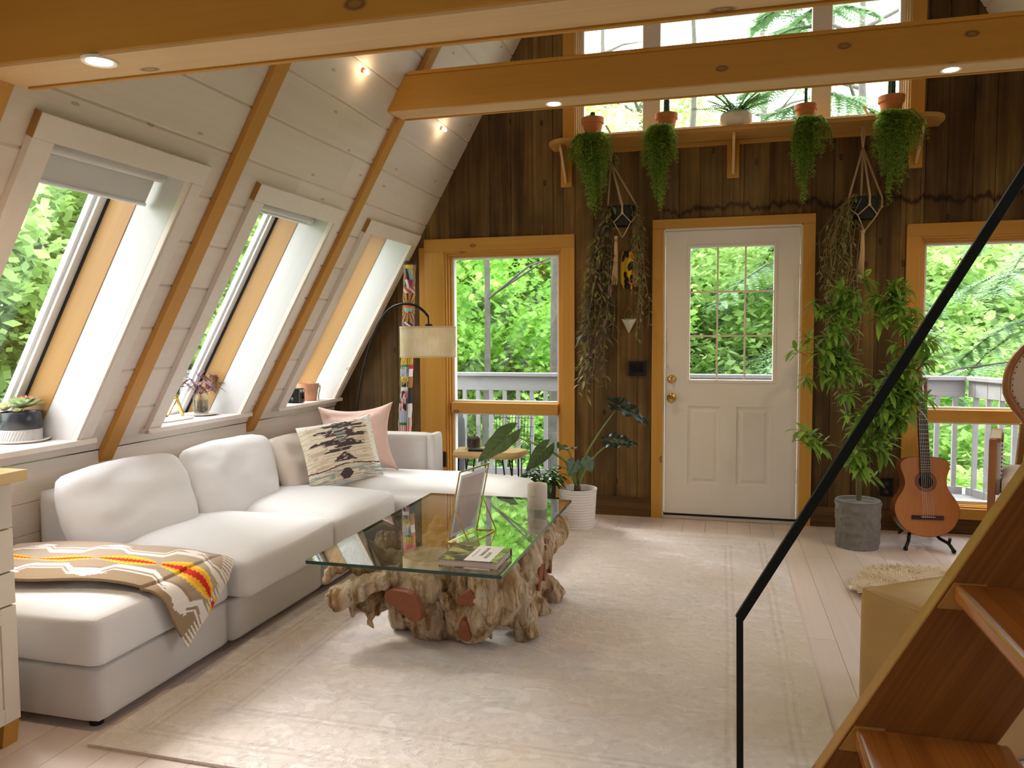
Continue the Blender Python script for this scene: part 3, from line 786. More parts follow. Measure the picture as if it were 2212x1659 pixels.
LEAF_A = leafmat('maple_leaf', (0.50, 0.80, 0.26), 0.55, 0.22)
LEAF_B = leafmat('forest_leaf', (0.52, 0.74, 0.36), 0.55, 0.28)
LEAF_C = leafmat('hemlock_needles', (0.34, 0.52, 0.36), 0.45, 0.3)
BARK = plain('grey_bark', (0.10, 0.09, 0.082), 0.95, var=0.45, nscale=14, bstr=0.8)
TREE_MESH = {}
def crown_mesh(key, n, rx, rz, leaf, cl, shape='maple', seed=1):
    if key in TREE_MESH: return TREE_MESH[key]
    rr = random.Random(seed); mb = MB()
    for c in range(cl):
        while True:
            q = V(rr.uniform(-1, 1), rr.uniform(-1, 1), rr.uniform(-1, 1))
            if 0.25 < q.length < 1: break
        cc = V(q.x*rx, q.y*rx, q.z*rz); cr = rr.uniform(0.35, 0.75)*rx*0.36
        for i in range(n//cl):
            d = V(rr.gauss(0, 1), rr.gauss(0, 1), rr.gauss(0, 0.45)).normalized()*cr*rr.uniform(0.3, 1)
            p = cc + d
            nrm = V(rr.gauss(0, 0.5), rr.gauss(0, 0.5), 1).normalized()
            t1 = nrm.cross(V(rr.gauss(0, 1), rr.gauss(0, 1), 0.1)).normalized(); t2 = nrm.cross(t1)
            s = leaf*rr.uniform(0.6, 1.25)
            if shape == 'maple':
                pts = [(0, -0.5), (0.45, -0.25), (0.32, 0.05), (0.5, 0.3), (0.16, 0.2), (0, 0.62), (-0.16, 0.2), (-0.5, 0.3), (-0.32, 0.05), (-0.45, -0.25)]
                mb.add([p + t1*a*s + t2*b*s + nrm*(-0.12*s*abs(a)) for a, b in pts] + [p], [(10, i, (i+1) % 10) for i in range(10)], rnd=rr.random())
            else:
                mb.add([p - t2*s*0.5, p + t1*s*0.3, p + t2*s*0.6, p - t1*s*0.3], [(0, 1, 2, 3)], rnd=rr.random())
    me = bpy.data.meshes.new('foliage'); me.from_pydata(mb.v, [], mb.f)
    at = me.attributes.new('rnd', 'FLOAT', 'POINT'); at.data.foreach_set('value', mb.r)
    TREE_MESH[key] = me; return me
def tree(x, y, label, h=9, crown=(2.4, 3.2), cz=6.5, tr=0.14, key='far', leafm=None, cat='tree', rz=0.0, lean=0.0, group='trees around the cabin', scale=1.0, branches=True, offy=0.0):
    zg = -2.35 + 0.045*max(0, math.hypot(x, y-4)-7)
    t = thing('deciduous_tree', label, cat, (x, y, zg), group)
    mb = MB(); pts = [V(x + lean*k/8 + 0.06*math.sin(k*1.3+x), y + 0.05*math.cos(k*1.7+y), zg + h*k/8) for k in range(9)]
    mb.tube(pts, [tr*(1.25 if k == 0 else 1-0.75*k/8) for k in range(9)], 12)
    if branches:
        for k in range(9):
            z = zg + h*R.uniform(0.25, 0.85); a = R.uniform(0, 6.28); L = R.uniform(1.0, 2.2)
            kk = (z-zg)/h*8; i0 = min(7, int(kk)); p = pts[i0].lerp(pts[i0+1], kk-i0); q = p + V(math.cos(a)*L*0.5, math.sin(a)*L*0.5, L*0.25); r_ = p + V(math.cos(a)*L, math.sin(a)*L, L*0.35)
            mb.tube([p, q, r_], [tr*0.3, tr*0.2, tr*0.06], 6)
    build('trunk', mb, BARK, t, smooth=SA)
    me = crown_mesh(key, *CR[key])
    if not me.materials: me.materials.append(leafm)
    o = bpy.data.objects.new('foliage', me); COL.objects.link(o); o.parent = t; o.location = (lean*0.7, offy, cz); o.scale = (crown[0], crown[0], crown[1]); o.rotation_euler.z = rz
    return t
# n, rx, rz, leaf, clusters, shape, seed (unit crowns)
CR = {'far': (26000, 1.0, 1.0, 0.055, 150, 'q', 3), 'far2': (26000, 1.0, 1.0, 0.062, 130, 'q', 5), 'near': (21000, 1.0, 1.0, 0.042, 120, 'maple', 9)}
FT = []
# behind the house, seen through the gable windows
for i, (x, y, h, c, z, tr_) in enumerate((( -5.6, 13.5, 10, (2.5, 3.4), 4.2, .13), (-3.4, 15.5, 11, (2.8, 3.6), 4.4, .14), (-0.6, 14.6, 10, (2.6, 3.0), 3.6, .12),
        (2.4, 15.5, 11, (2.8, 3.3), 3.7, .14), (-8.6, 16, 12, (3.2, 4.2), 5.0, .16), (0.8, 19, 12, (3.4, 3.6), 4.4, .15), (-2.0, 20, 12, (3.6, 4.6), 5.0, .15),
        (-6.0, 21, 13, (3.8, 4.8), 5.2, .17), (-11.5, 20, 13, (3.8, 5.0), 5.4, .17), (4.6, 20, 12, (3.6, 4.0), 4.6, .15), (8.6, 19, 12, (3.6, 4.6), 5.0, .15), (3.0, 25, 13, (4.4, 4.4), 4.6, .16), (-4, 27, 15, (4.8, 5.6), 6.0, .2), (-10, 28, 15, (4.8, 5.6), 6.0, .2), (11, 26, 15, (4.8, 5.6), 6.0, .2))):
    tree(x, y, 'bright green leafy tree standing in the forest beyond the deck', h, c, z, tr_, 'far' if i % 2 else 'far2', LEAF_B, rz=i*1.1, group='forest trees beyond the deck')
# left of the house, through the skylights
for i, (x, y, h, c, z, tr_) in enumerate(((-8.5, 6.0, 11, (2.7, 3.8), 5.0, .17), (-9.5, 10.5, 12, (3.0, 4.2), 5.4, .15), (-7.2, 9.2, 10, (2.2, 3.6), 4.6, .10), (-12, 6.5, 12, (3.4, 4.6), 5.6, .2), (-12.5, 12.5, 12, (3.6, 4.8), 5.6, .2),
        (-16, 8, 13, (4.2, 5.4), 6.0, .2), (-16, 15, 13, (4.2, 5.4), 6.0, .2), (-11, 1.0, 12, (3.2, 4.4), 5.4, .17), (-20, 11, 15, (5, 6), 6.5, .2), (-14.5, 20, 14, (4.4, 5.6), 6.0, .2))):
    tree(x, y, 'green leafy tree beyond the sloping wall of roof windows', h, c, z, tr_, 'far2' if i % 2 else 'far', LEAF_B, rz=i*0.9, group='forest trees beyond the skylights')
# close maples seen through the window by the sofa
tree(-2.98, 9.7, 'slender maple with broad bright leaves close beyond the deck railing', 9, (2.5, 3.3), 4.4, .055, 'near', LEAF_A, rz=0.4, group=None, cat='tree', offy=2.9)
tree(-5.4, 12.6, 'young maple with pale bright leaves behind the slender one', 9, (2.4, 3.4), 5.2, .07, 'near', LEAF_A, rz=2.4, group=None)
tree(-1.90, 9.0, 'thick grey tree trunk standing just beyond the deck railing', 12, (1.7, 1.6), 9.5, .145, 'near', LEAF_A, rz=1.4, group=None, branches=False)
# hemlock boughs in front of the window by the guitar
def hemlock(x, y, label):
    zg = -2.3; t = thing('hemlock_tree', label, 'tree', (x, y, zg))
    mb = MB(); mb.tube([(x, y, zg), (x+0.05, y, 3), (x, y, 9)], [0.2, 0.15, 0.04], 12); tk = build('trunk', mb, BARK, t, smooth=SA)
    br = MB(); nd = MB(); rr = random.Random(11)
    for k in range(46):
        z = 0.9 + 6.5*(k/46); a = rr.uniform(0, 6.28); L = (2.6-0.25*z)*rr.uniform(0.8, 1.15)
        if L < 0.5: continue
        pts = [V(x+math.cos(a)*L*s_, y+math.sin(a)*L*s_, z + 0.25*L*s_ - 0.55*L*s_*s_) for s_ in (0, 0.25, 0.5, 0.75, 1)]
        br.tube(pts, [0.03, 0.022, 0.015, 0.01, 0.004], 5)
        for j in range(95):
            s_ = rr.uniform(0.15, 1); i0 = min(3, int(s_*4)); f = s_*4-i0; p = pts[i0].lerp(pts[i0+1], f)
            side = rr.choice((-1, 1)); d = V(-math.sin(a)*side, math.cos(a)*side, 0)*0.8 + V(math.cos(a), math.sin(a), 0)*0.6 + V(0, 0, rr.uniform(-0.6, 0.0))
            d.normalize(); LL = (0.55-0.35*s_)*rr.uniform(0.6, 1.2)
            sdv = d.cross(V(0, 0, 1)).normalized()
            for q in range(9):
                pp = p + d*LL*q/9 + V(0, 0, -0.25*LL*(q/9)**2)
                for sg in (-1, 1):
                    e = (sdv*sg + d*0.5 + V(0, 0, rr.uniform(-0.3, 0.1))).normalized(); ln = 0.085*(1-q/13)
                    w_ = d*0.017
                    nd.add([pp-w_, pp+w_, pp+e*ln], [(0, 1, 2)], rnd=rr.random())
    build('branches', br, plain('dark_bark', (.05, .042, .036), .95, var=.3), tk, smooth=SA); build('foliage', nd, LEAF_C, t)
hemlock(3.9, 10.2, 'blue-green hemlock with drooping feathery boughs beyond the corner of the deck')
hemlock(1.3, 12.6, 'hemlock with feathery boughs standing farther back behind the door glass')
for i, (x, y, s) in enumerate(((-4.5, 9.2, 1.1), (-2.7, 9.8, 1.0), (-0.9, 9.6, 1.1), (0.9, 10, 1.2), (2.8, 9.6, 1.1), (4.4, 8.6, 1.1), (3.4, 11.5, 1.5), (-6.3, 8.6, 1.1), (1.8, 12.5, 1.5), (5.6, 12.0, 1.6), (-2.0, 12.6, 1.5), (0, 14, 1.6), (-5.2, 14, 1.6), (6.8, 9.0, 1.4), (-7, 5, 1.2), (-7.6, 11.6, 1.6))):
    zg = -2.3+0.045*max(0, math.hypot(x, y-4)-7)
    me = crown_mesh('bush', 15000, 1.0, 0.85, 0.07, 90, 'q', 21)
    if not me.materials: me.materials.append(leafmat('undergrowth', (0.52, 0.78, 0.32), 0.55, 0.28))
    o = bpy.data.objects.new('bush', me); COL.objects.link(o); o.location = (x, y, zg+0.9*s); o.scale = (s*1.35, s*1.35, s*1.25); o.rotation_euler.z = i
    o['label'] = 'low bright green bush growing on the slope below the deck'; o['category'] = 'bush'; o['group'] = 'bushes below the deck'
# ------------------------------------------------------------------ rug
RUGM = None
def rug_material():
    t = NT('cream_rug'); co = t.coord()
    n1 = t.noise(t.mapping(co, (9, 14, 1)), 1.0, 6, 0.75, 1.2)
    v = t.n('ShaderNodeTexVoronoi'); v.feature = 'DISTANCE_TO_EDGE'; v.inputs['Scale'].default_value = 11; t.l(t.mapping(co, (1, 1, 1)), v.inputs['Vector'])
    v2 = t.n('ShaderNodeTexVoronoi'); v2.feature = 'F1'; v2.inputs['Scale'].default_value = 26; t.l(t.mapping(co, (1, 0.7, 1)), v2.inputs['Vector'])
    sx = t.n('ShaderNodeSeparateXYZ'); t.l(co, sx.inputs[0])
    # border ridges, distance from the rug edge (rug is 2.3 x 3.2 m about its own origin)
    bx = t.math('SUBTRACT', 1.145, t.math('ABSOLUTE', sx.outputs[0])); by = t.math('SUBTRACT', 1.60, t.math('ABSOLUTE', sx.outputs[1]))
    bd = t.math('MINIMUM', bx, by)
    lines = None
    for p in (0.10, 0.13, 0.30, 0.33):
        l_ = t.ramp(t.math('ABSOLUTE', t.math('SUBTRACT', bd, p)), [(0.004, (1, 1, 1)), (0.010, (0, 0, 0))])
        lines = l_ if lines is None else t.math('ADD', lines, l_)
    fine = t.noise(co, 260, 2)
    emb = t.ramp(n1, [(0.47, (0, 0, 0)), (0.56, (1, 1, 1))])
    h = t.math('ADD', t.math('MULTIPLY', emb, 0.6), t.math('MULTIPLY', t.ramp(v2.outputs['Distance'], [(0.25, (0, 0, 0)), (0.4, (1, 1, 1))]), 0.35))
    h = t.math('ADD', h, t.math('MULTIPLY', lines, -0.6)); h2 = t.math('ADD', h, t.math('MULTIPLY', fine, 0.5))
    wear = t.noise(t.mapping(co, (1.2, 1.4, 1)), 1.0, 4, 0.6)
    c = t.mix(t.math('ADD', t.math('MULTIPLY', h, 0.65), 0.32), (0.58, 0.505, 0.455), (0.77, 0.71, 0.67))
    c = t.mix(t.ramp(wear, [(0.4, (0, 0, 0)), (0.75, (1, 1, 1))]), c, (0.70, 0.58, 0.48))
    t.bsdf(c, 0.95, h2, 0.55, 0.007, 0.1, Sheen_Weight=0.15)
    return t.m
mb = MB(); cxr, cyr = 0.36-1.145, 1.965+1.60
def rg(u, v):
    x = cxr-1.145+2.29*u; y = cyr-1.6+3.2*v
    return (x, y, 0.011 + 0.0015*noise.noise(V(x*3, y*3, 0)))
mb.grid(rg, 60, 60)
pts = [(cxr-1.145, cyr-1.6), (cxr+1.145, cyr-1.6), (cxr+1.145, cyr+1.6), (cxr-1.145, cyr+1.6)]
for i in range(4):
    a, b = pts[i], pts[(i+1) % 4]; mb.add([(a[0], a[1], 0.0005), (b[0], b[1], 0.0005), (b[0], b[1], 0.011), (a[0], a[1], 0.011)], [(0, 1, 2, 3)])
build('area_rug', mb, rug_material(), origin=(cxr, cyr, 0), smooth=True, label='large cream rug with an embossed faded pattern under the glass coffee table', cat='rug')

# ------------------------------------------------------------------ sectional sofa
SOFA = fabric('sofa_fabric', (0.64, 0.615, 0.595), 0.95, 420, 0.05, 0.35, 2.5)
SOFA2 = fabric('sofa_fabric_cushion', (0.75, 0.74, 0.74), 0.95, 420, 0.04, 0.30, 2.5)
LINEN = fabric('linen_cushion', (0.62, 0.55, 0.47), 0.95, 420, 0.06, 0.3)
sofa = thing('sectional_sofa', 'large off-white fabric corner sofa along the knee wall with a chaise end', 'sofa', (-2.4, 3.4, 0))
def sbox(name, x0, x1, y0, y1, z0, z1, r=0.02, crown=0.0, mat=SOFA, puff=0.0, n=12, wr=0.0, **k):
    mb = MB(); mb.rbox(((x0+x1)/2, (y0+y1)/2, (z0+z1)/2), ((x1-x0)/2, (y1-y0)/2, (z1-z0)/2), r, n=n, crown=crown, puff=puff, wr=wr)
    return build(name, mb, mat, sofa, smooth=True, weld=True, **k)
sbox('base', -2.90, -1.960, 2.045, 2.748, 0.028, 0.212, 0.018)
sbox('base', -2.90, -1.945, 2.754, 3.505, 0.028, 0.212, 0.018)
sbox('base', -2.90, -1.930, 3.511, 4.225, 0.028, 0.212, 0.018)
sbox('base', -2.90, -1.17, 4.231, 4.90, 0.028, 0.212, 0.018)
sbox('seat_cushion', -2.90, -1.950, 2.04, 2.750, 0.2125, 0.385, 0.026, 0.035, SOFA2, 0.006, 16, 0.003)
sbox('seat_cushion', -2.72, -1.865, 2.755, 3.505, 0.2125, 0.388, 0.038, 0.042, SOFA2, 0.010, 16, 0.004)
sbox('seat_cushion', -2.72, -1.845, 3.510, 4.215, 0.2125, 0.388, 0.038, 0.042, SOFA2, 0.010, 16, 0.004)
sbox('chaise_cushion', -2.72, -1.125, 4.235, 4.885, 0.212, 0.375, 0.075, 0.052, SOFA2, 0.02, 18, 0.008)
sbox('back_frame', -2.92, -2.72, 2.752, 5.06, 0.03, 0.625, 0.02, n=8)
sbox('back_frame', -2.72, -1.915, 4.89, 5.06, 0.03, 0.635, 0.025, n=8)
sbox('back_end_panel', -1.92, -1.862, 4.885, 5.065, 0.03, 0.640, 0.022, n=8)
for (x, y) in ((-2.02, 2.1), (-2.84, 2.1), (-2.02, 3.5), (-1.25, 4.3), (-1.25, 4.83), (-2.02, 4.3)):
    mb = MB(); mb.lathe([(0.022, 0.0), (0.026, 0.03)], (x, y, 0.0), 14); build('foot', mb, BLACKP, sofa, smooth=SA)
def back_cushion(BL, BR, TR, TL, th, mat, seed, name='back_cushion'):
    BL, BR, TR, TL = map(Vector, (BL, BR, TR, TL))
    X = ((BR-BL)+(TR-TL)).normalized(); Yv = ((TL-BL)+(TR-BR)); Yv = (Yv-X*Yv.dot(X)).normalized(); N = X.cross(Yv)
    def corner(a, b):
        u, v = (a+1)/2, (b+1)/2
        return BL*(1-u)*(1-v)+BR*u*(1-v)+TR*u*v+TL*(1-u)*v
    mb = MB(); T = [math.copysign(abs(-1+2*i/22)**0.75, -1+2*i/22) for i in range(23)]
    for sgn in (1, -1):
        def fn(u, v):
            a, b = T[round(u*22)], T[round(v*22)]
            aa, bb = a*math.sqrt(1-0.16*b**4), b*math.sqrt(1-0.16*a**4)
            base = corner(aa*(1+0.03*(1-b*b)), bb*(1+0.05*(1-a*a))) - N*th*0.5
            rr = (1-abs(a)**5)*(1-abs(b)**5); rr = max(rr, 0)**0.45
            d = th*0.5*(0.72*rr + 0.28*max(0, (1-a*a))*max(0, (1-b*b)))
            w_ = 0.014*noise.noise(V(a*2+seed, b*2.5, sgn*2))*rr + 0.008*noise.noise(V(a*6+seed, b*5, sgn*2))*rr
            return base + N*(sgn*(d) + w_)
        mb.grid(fn, 22, 22)
    return build(name, mb, mat, sofa, smooth=True, weld=True)
back_cushion((-2.50, 2.60, 0.42), (-2.36, 3.22, 0.415), (-2.66, 3.42, 0.765), (-2.70, 2.67, 0.765), 0.20, SOFA2, 1)
back_cushion((-2.37, 3.25, 0.415), (-2.35, 3.90, 0.415), (-2.63, 4.20, 0.765), (-2.65, 3.40, 0.775), 0.19, SOFA2, 7)
back_cushion((-2.34, 3.98, 0.415), (-2.30, 4.50, 0.41), (-2.58, 4.66, 0.70), (-2.61, 4.10, 0.735), 0.17, LINEN, 13)

# ------------------------------------------------------------------ throw pillows
def quad_pillow(name, BL, BR, TR, TL, th, mat, label, colf=None, n=40, wr=0.014, seed=0, group=None, cc=0.10):
    BL, BR, TR, TL = map(Vector, (BL, BR, TR, TL))
    X = ((BR-BL)+(TR-TL)).normalized(); Yv = ((TL-BL)+(TR-BR)); Yv = (Yv-X*Yv.dot(X)).normalized(); N = X.cross(Yv)
    mb = MB()
    for sgn in (1, -1):
        def fn(u, v):
            a, b = 2*u-1, 2*v-1
            ia = a*(1-cc*(1-b*b)*abs(a)); ib = b*(1-cc*1.15*(1-a*a)*abs(b))
            u_, v_ = (ia+1)/2, (ib+1)/2
            p = BL*(1-u_)*(1-v_)+BR*u_*(1-v_)+TR*u_*v_+TL*(1-u_)*v_
            t = max(0, (1-abs(a)**2.3)*(1-abs(b)**2.3))**0.6
            return p + N*(sgn*th/2*t + wr*t*noise.noise(V(a*1.8+seed, b*1.8, sgn)) + 0.4*wr*t*noise.noise(V(a*5+seed, b*4, sgn)))
        mb.grid(fn, n, n, colf=colf)
    return build(name, mb, mat, smooth=True, weld=True, label=label, cat='pillow')
cream = (0.80, 0.71, 0.56); dk = (0.085, 0.06, 0.06); teal = (0.36, 0.42, 0.38); wh = (0.86, 0.84, 0.80)
def kilim(u, v):
    n_ = noise.noise(V(u*3.5, v*60, 1)); n2 = noise.noise(V(u*14, v*70, 4)); jag = 0.035*noise.noise(V(u*4, v*45, 8))
    c = cream if n_ < 0.15 else (0.62, 0.50, 0.36)
    if u > 0.88 or v > 0.93: c = wh
    e = v + 0.02*math.sin(u*9)
    x = u-0.47
    rows = [(0.91, 0.95, -0.06, 0.16), (0.865, 0.915, -0.20, 0.24), (0.82, 0.87, -0.10, 0.34), (0.765, 0.815, -0.30, 0.12), (0.775, 0.80, 0.15, 0.40), (0.70, 0.765, -0.20, 0.18), (0.645, 0.705, -0.06, 0.36), (0.60, 0.645, -0.38, 0.05),
            (0.55, 0.60, -0.24, 0.16), (0.495, 0.55, -0.08, 0.30), (0.445, 0.485, -0.22, 0.12)]
    for (a, b, x0, x1) in rows:
        t = (v-a)/(b-a)
        if 0 <= t <= 1 and x0+jag*2 < x+0.05*(t-0.5)*(-1) < x1+jag*2 and n2 > -0.42:
            return teal if (-0.07 < x < 0.07 and v > 0.6 and n_ > 0.05) else dk
    if 0.28 < v < 0.43 and abs(x-0.0) < (0.43-v)*1.15+jag and n2 > -0.3: return dk
    if 0.205 < e < 0.225 and n2 > -0.35: return dk
    if 0.02 < v < 0.17:
        if abs(x) < 0.10-abs(v-0.09)*0.9: return dk
        if (abs(x) > 0.16 or v > 0.12) and n_ > -0.15: return teal
    if n2 > 0.42: return (0.55, 0.42, 0.30)
    return c
quad_pillow('throw_pillow', (-2.30, 4.02, 0.405), (-2.04, 4.47, 0.43), (-2.19, 4.60, 0.80), (-2.49, 4.19, 0.745), 0.15, vcol('kilim_weave', 0.95, bstr=0.6, nscale=260),
            'cream woven throw pillow with jagged charcoal and sage stripes, leaning on the pink one', kilim, n=110, seed=3, cc=.06)
quad_pillow('throw_pillow', (-2.60, 4.62, 0.42), (-2.03, 4.68, 0.425), (-2.11, 4.78, 0.865), (-2.68, 4.80, 0.82), 0.15, fabric('pink_linen', (0.76, 0.54, 0.47), 0.9, 380, 0.06, 0.3),
            'pale pink throw pillow behind the striped woven pillow', seed=9, cc=0.20, wr=.03)

# ------------------------------------------------------------------ throw blanket draped over the near seat
tan = (0.46, 0.36, 0.27); wht = (0.84, 0.79, 0.74); brn = (0.34, 0.24, 0.15); org = (0.90, 0.42, 0.03); red = (0.60, 0.03, 0.02); yel = (0.93, 0.60, 0.06)
def blanket(u, v):   # u along (0 = wall end), v across (0 = near side)
    L = u*2.6; s = 0.012*noise.noise(V(u*70, v*10, 0)); jag = 0.5+0.5*math.sin(L*150)
    base = tan if v > 0.40 else brn if v < 0.24 else (0.40, 0.30, 0.21)
    # fire-coloured spindles down the middle, growing towards the hanging end
    ph = (L*1.55+0.12) % 1.0; amp = (1-abs(ph-0.5)*2)**0.6; gr = 0.45+0.85*u*u
    d = abs(v-0.46) + 0.02*jag*amp
    if ph > 0.06:
        if d < 0.055*amp*gr: return red
        if d < 0.105*amp*gr: return org
        if d < 0.150*amp*gr: return yel
    # stepped white bands
    def step(x):
        t = (x % 1.0)
        return 0 if t < 0.25 else (t-0.25)/0.13 if t < 0.38 else 1 if t < 0.70 else (0.83-t)/0.13 if t < 0.83 else 0
    st = step(L*1.15+0.1)
    for lo, amp_, th_ in ((0.64, 0.13, 0.036), (0.725, 0.13, 0.012), (0.30, -0.13, 0.036), (0.215, -0.13, 0.012)):
        if abs(v-(lo+amp_*st)) < th_: return wht
    # serrated white diamonds between the bands
    t = (L*1.15+0.02) % 1.0 - 0.5
    if 0.04 < v < 0.20 and abs(t) < 0.20*(1-abs(v-0.12)/0.08)+0.035*jag: return wht
    if 0.80 < v < 0.93 and abs(t) < 0.17*(1-abs(v-0.865)/0.065)+0.035*jag: return wht
    if u > 0.95 and (v*24 % 1) < 0.5*(u-0.93)/0.05: return wht
    return base
FB, FT_ = V(-2.62, 2.07, 0), V(-2.78, 2.50, 0)
def thr(u, v):
    # flat plan position (X' runs past the seat edge and folds down)
    A = V(-2.62, 2.115)*(1-u) + V(-1.70, 2.40)*u; B = V(-2.80, 2.53)*(1-u) + V(-1.925, 2.74)*u
    A.y -= 0.055*math.sin(u*math.pi)**1.0; 
    P = A*(1-v) + B*v
    xe = -1.955; r = 0.06; wv = 0.010*noise.noise(V(u*5, v*4, 3)) + 0.004*math.sin(u*14+v*3)
    fa = max(0, 1-((P.x+2.425)/0.475)**4) if abs(P.x+2.425) < 0.475 else 0; fb = max(0, 1-((P.y-2.394)/0.354)**4) if abs(P.y-2.394) < 0.354 else 0
    top = 0.384 + 0.050*fa*fb + 0.012 + 0.012*(1-u)
    edge = max(0, (2.10-P.y))*0.6
    if P.x < xe-0.02: return (P.x, P.y, top + wv*0.6 + 0.006 - edge)
    e = P.x-(xe-0.02); arc = r*math.pi/2
    t0 = 0.384+0.012+0.012*(1-u)
    if e < arc:
        an = e/r; return (xe-0.02+r*math.sin(an)+0.012*an/1.57, P.y, t0 - r*(1-math.cos(an)) + wv*0.6 + 0.006)
    return (xe-0.02+r+0.012+wv+0.006, P.y, t0 - r - (e-arc))
mb = MB(); mb.grid(thr, 330, 120, colf=blanket)
build('throw_blanket', mb, vcol('wool_blanket', 0.95, bstr=0.7, nscale=320), smooth=True, solid=0.010, label='tan and white patterned wool blanket with orange and red stripe draped over the sofa end', cat='blanket')

# ------------------------------------------------------------------ driftwood coffee table
def drift_material():
    t = NT('driftwood'); co = t.coord()
    n1 = t.noise(t.mapping(co, (13, 13, 3.6)), 1.0, 7, 0.62, 1.1); n2 = t.noise(t.mapping(co, (34, 34, 14)), 1.0, 5, 0.7, 1.0)
    c = t.ramp(n1, [(0.32, (0.16, 0.08, 0.03)), (0.41, (0.44, 0.27, 0.12)), (0.50, (0.66, 0.49, 0.31)), (0.66, (0.76, 0.64, 0.49))])
    c = t.mix(t.math('MULTIPLY', t.ramp(n2, [(0.34, (1, 1, 1)), (0.46, (0, 0, 0))]), 0.75), c, (0.20, 0.10, 0.035))
    t.bsdf(c, 0.6, t.math('ADD', n1, t.math('MULTIPLY', n2, 0.6)), 1.0, 0.035, 0.3); return t.m
table = thing('coffee_table', 'glass-topped coffee table on a gnarled driftwood root base standing on the cream rug', 'coffee table', (-1.13, 3.3, 0.011))
mb = MB(); rr = random.Random(4)
def root(pts, rs, n=10):
    P = []; Rr = []
    pts = [Vector(p) for p in pts]
    for i in range(len(pts)-1):
        for k in range(5):
            f = k/5; p0 = pts[max(i-1, 0)]; p1 = pts[i]; p2 = pts[i+1]; p3 = pts[min(i+2, len(pts)-1)]
            q = 0.5*((2*p1)+(p2-p0)*f+(2*p0-5*p1+4*p2-p3)*f*f+(3*p1-p0-3*p2+p3)*f**3)
            P.append(q + V(rr.gauss(0, .003), rr.gauss(0, .003), rr.gauss(0, .003))); Rr.append((rs[i]*(1-f)+rs[i+1]*f)*rr.uniform(0.88, 1.14))
    P.append(pts[-1]); Rr.append(rs[-1])
    mb.tube(P, Rr, n)
root([(-1.26, 3.30, .15), (-1.18, 3.42, .17), (-1.08, 3.6, .16)], [.07, .09, .08])
root([(-1.12, 3.28, .14), (-1.02, 3.40, .15), (-.93, 3.5, .15)], [.06, .075, .07])
# front-left diagonal branch and stub
root([(-1.05, 3.12, .35), (-1.22, 3.00, .325), (-1.40, 2.93, .26), (-1.56, 2.90, .20)], [.075, .048, .050, .058])
root([(-1.30, 3.10, .20), (-1.44, 2.98, .15), (-1.50, 2.93, .155)], [.06, .036, .03])
root([(-1.36, 3.02, .16), (-1.42, 2.95, .13), (-1.405, 2.93, .075)], [.035, .03, .018])
root([(-1.32, 3.15, .22), (-1.48, 3.05, .33), (-1.58, 3.0, .385)], [.10, .08, .05]); root([(-1.52, 3.02, .36), (-1.60, 2.95, .30), (-1.61, 2.93, .25)], [.05, .03, .018])
# big knob with the sawn face
root([(-1.10, 3.25, .40), (-1.14, 3.10, .36), (-1.20, 2.99, .26), (-1.215, 2.965, .22)], [.075, .095, .092, .078])
root([(-1.16, 3.10, .24), (-1.17, 3.06, .14), (-1.18, 3.05, .03)], [.08, .06, .055])
root([(-1.30, 3.14, .16), (-1.34, 3.14, .08), (-1.36, 3.16, .01)], [.085, .075, .05]); root([(-1.27, 3.1, .12), (-1.2, 3.08, .05), (-1.08, 3.1, .04)], [.08, .07, .05])
# front U root
root([(-1.02, 3.08, .40), (-1.05, 3.03, .28), (-1.045, 3.03, .14), (-1.08, 3.06, .05)], [.045, .045, .060, .045])
root([(-0.90, 3.08, .40), (-0.93, 3.00, .30), (-0.92, 3.00, .20), (-0.97, 3.02, .10), (-0.97, 3.03, .04)], [.06, .07, .085, .075, .05])
root([(-0.85, 3.06, .36), (-0.83, 3.02, .24), (-0.87, 3.04, .12)], [.04, .05, .04]); root([(-0.87, 3.10, .25), (-0.82, 3.14, .12), (-0.78, 3.16, .01)], [.09, .07, .06])
# right side ribs
for y_, r_ in ((3.22, .055), (3.34, .05), (3.44, .05), (3.56, .045)):
    root([(-0.83, y_+.03, .42), (-0.80, y_, .30), (-0.84, y_-.02, .16), (-0.88, y_, .06)], [r_, r_*1.15, r_, r_*1.2])
root([(-0.92, 3.5, .20), (-0.82, 3.62, .10), (-0.755, 3.66, .015)], [.11, .06, .05]); root([(-0.88, 3.55, .25), (-0.80, 3.75, .3), (-0.79, 3.82, .38)], [.08, .06, .05])
root([(-0.92, 3.35, .1), (-0.84, 3.46, .05), (-0.79, 3.5, .012)], [.09, .06, .045])
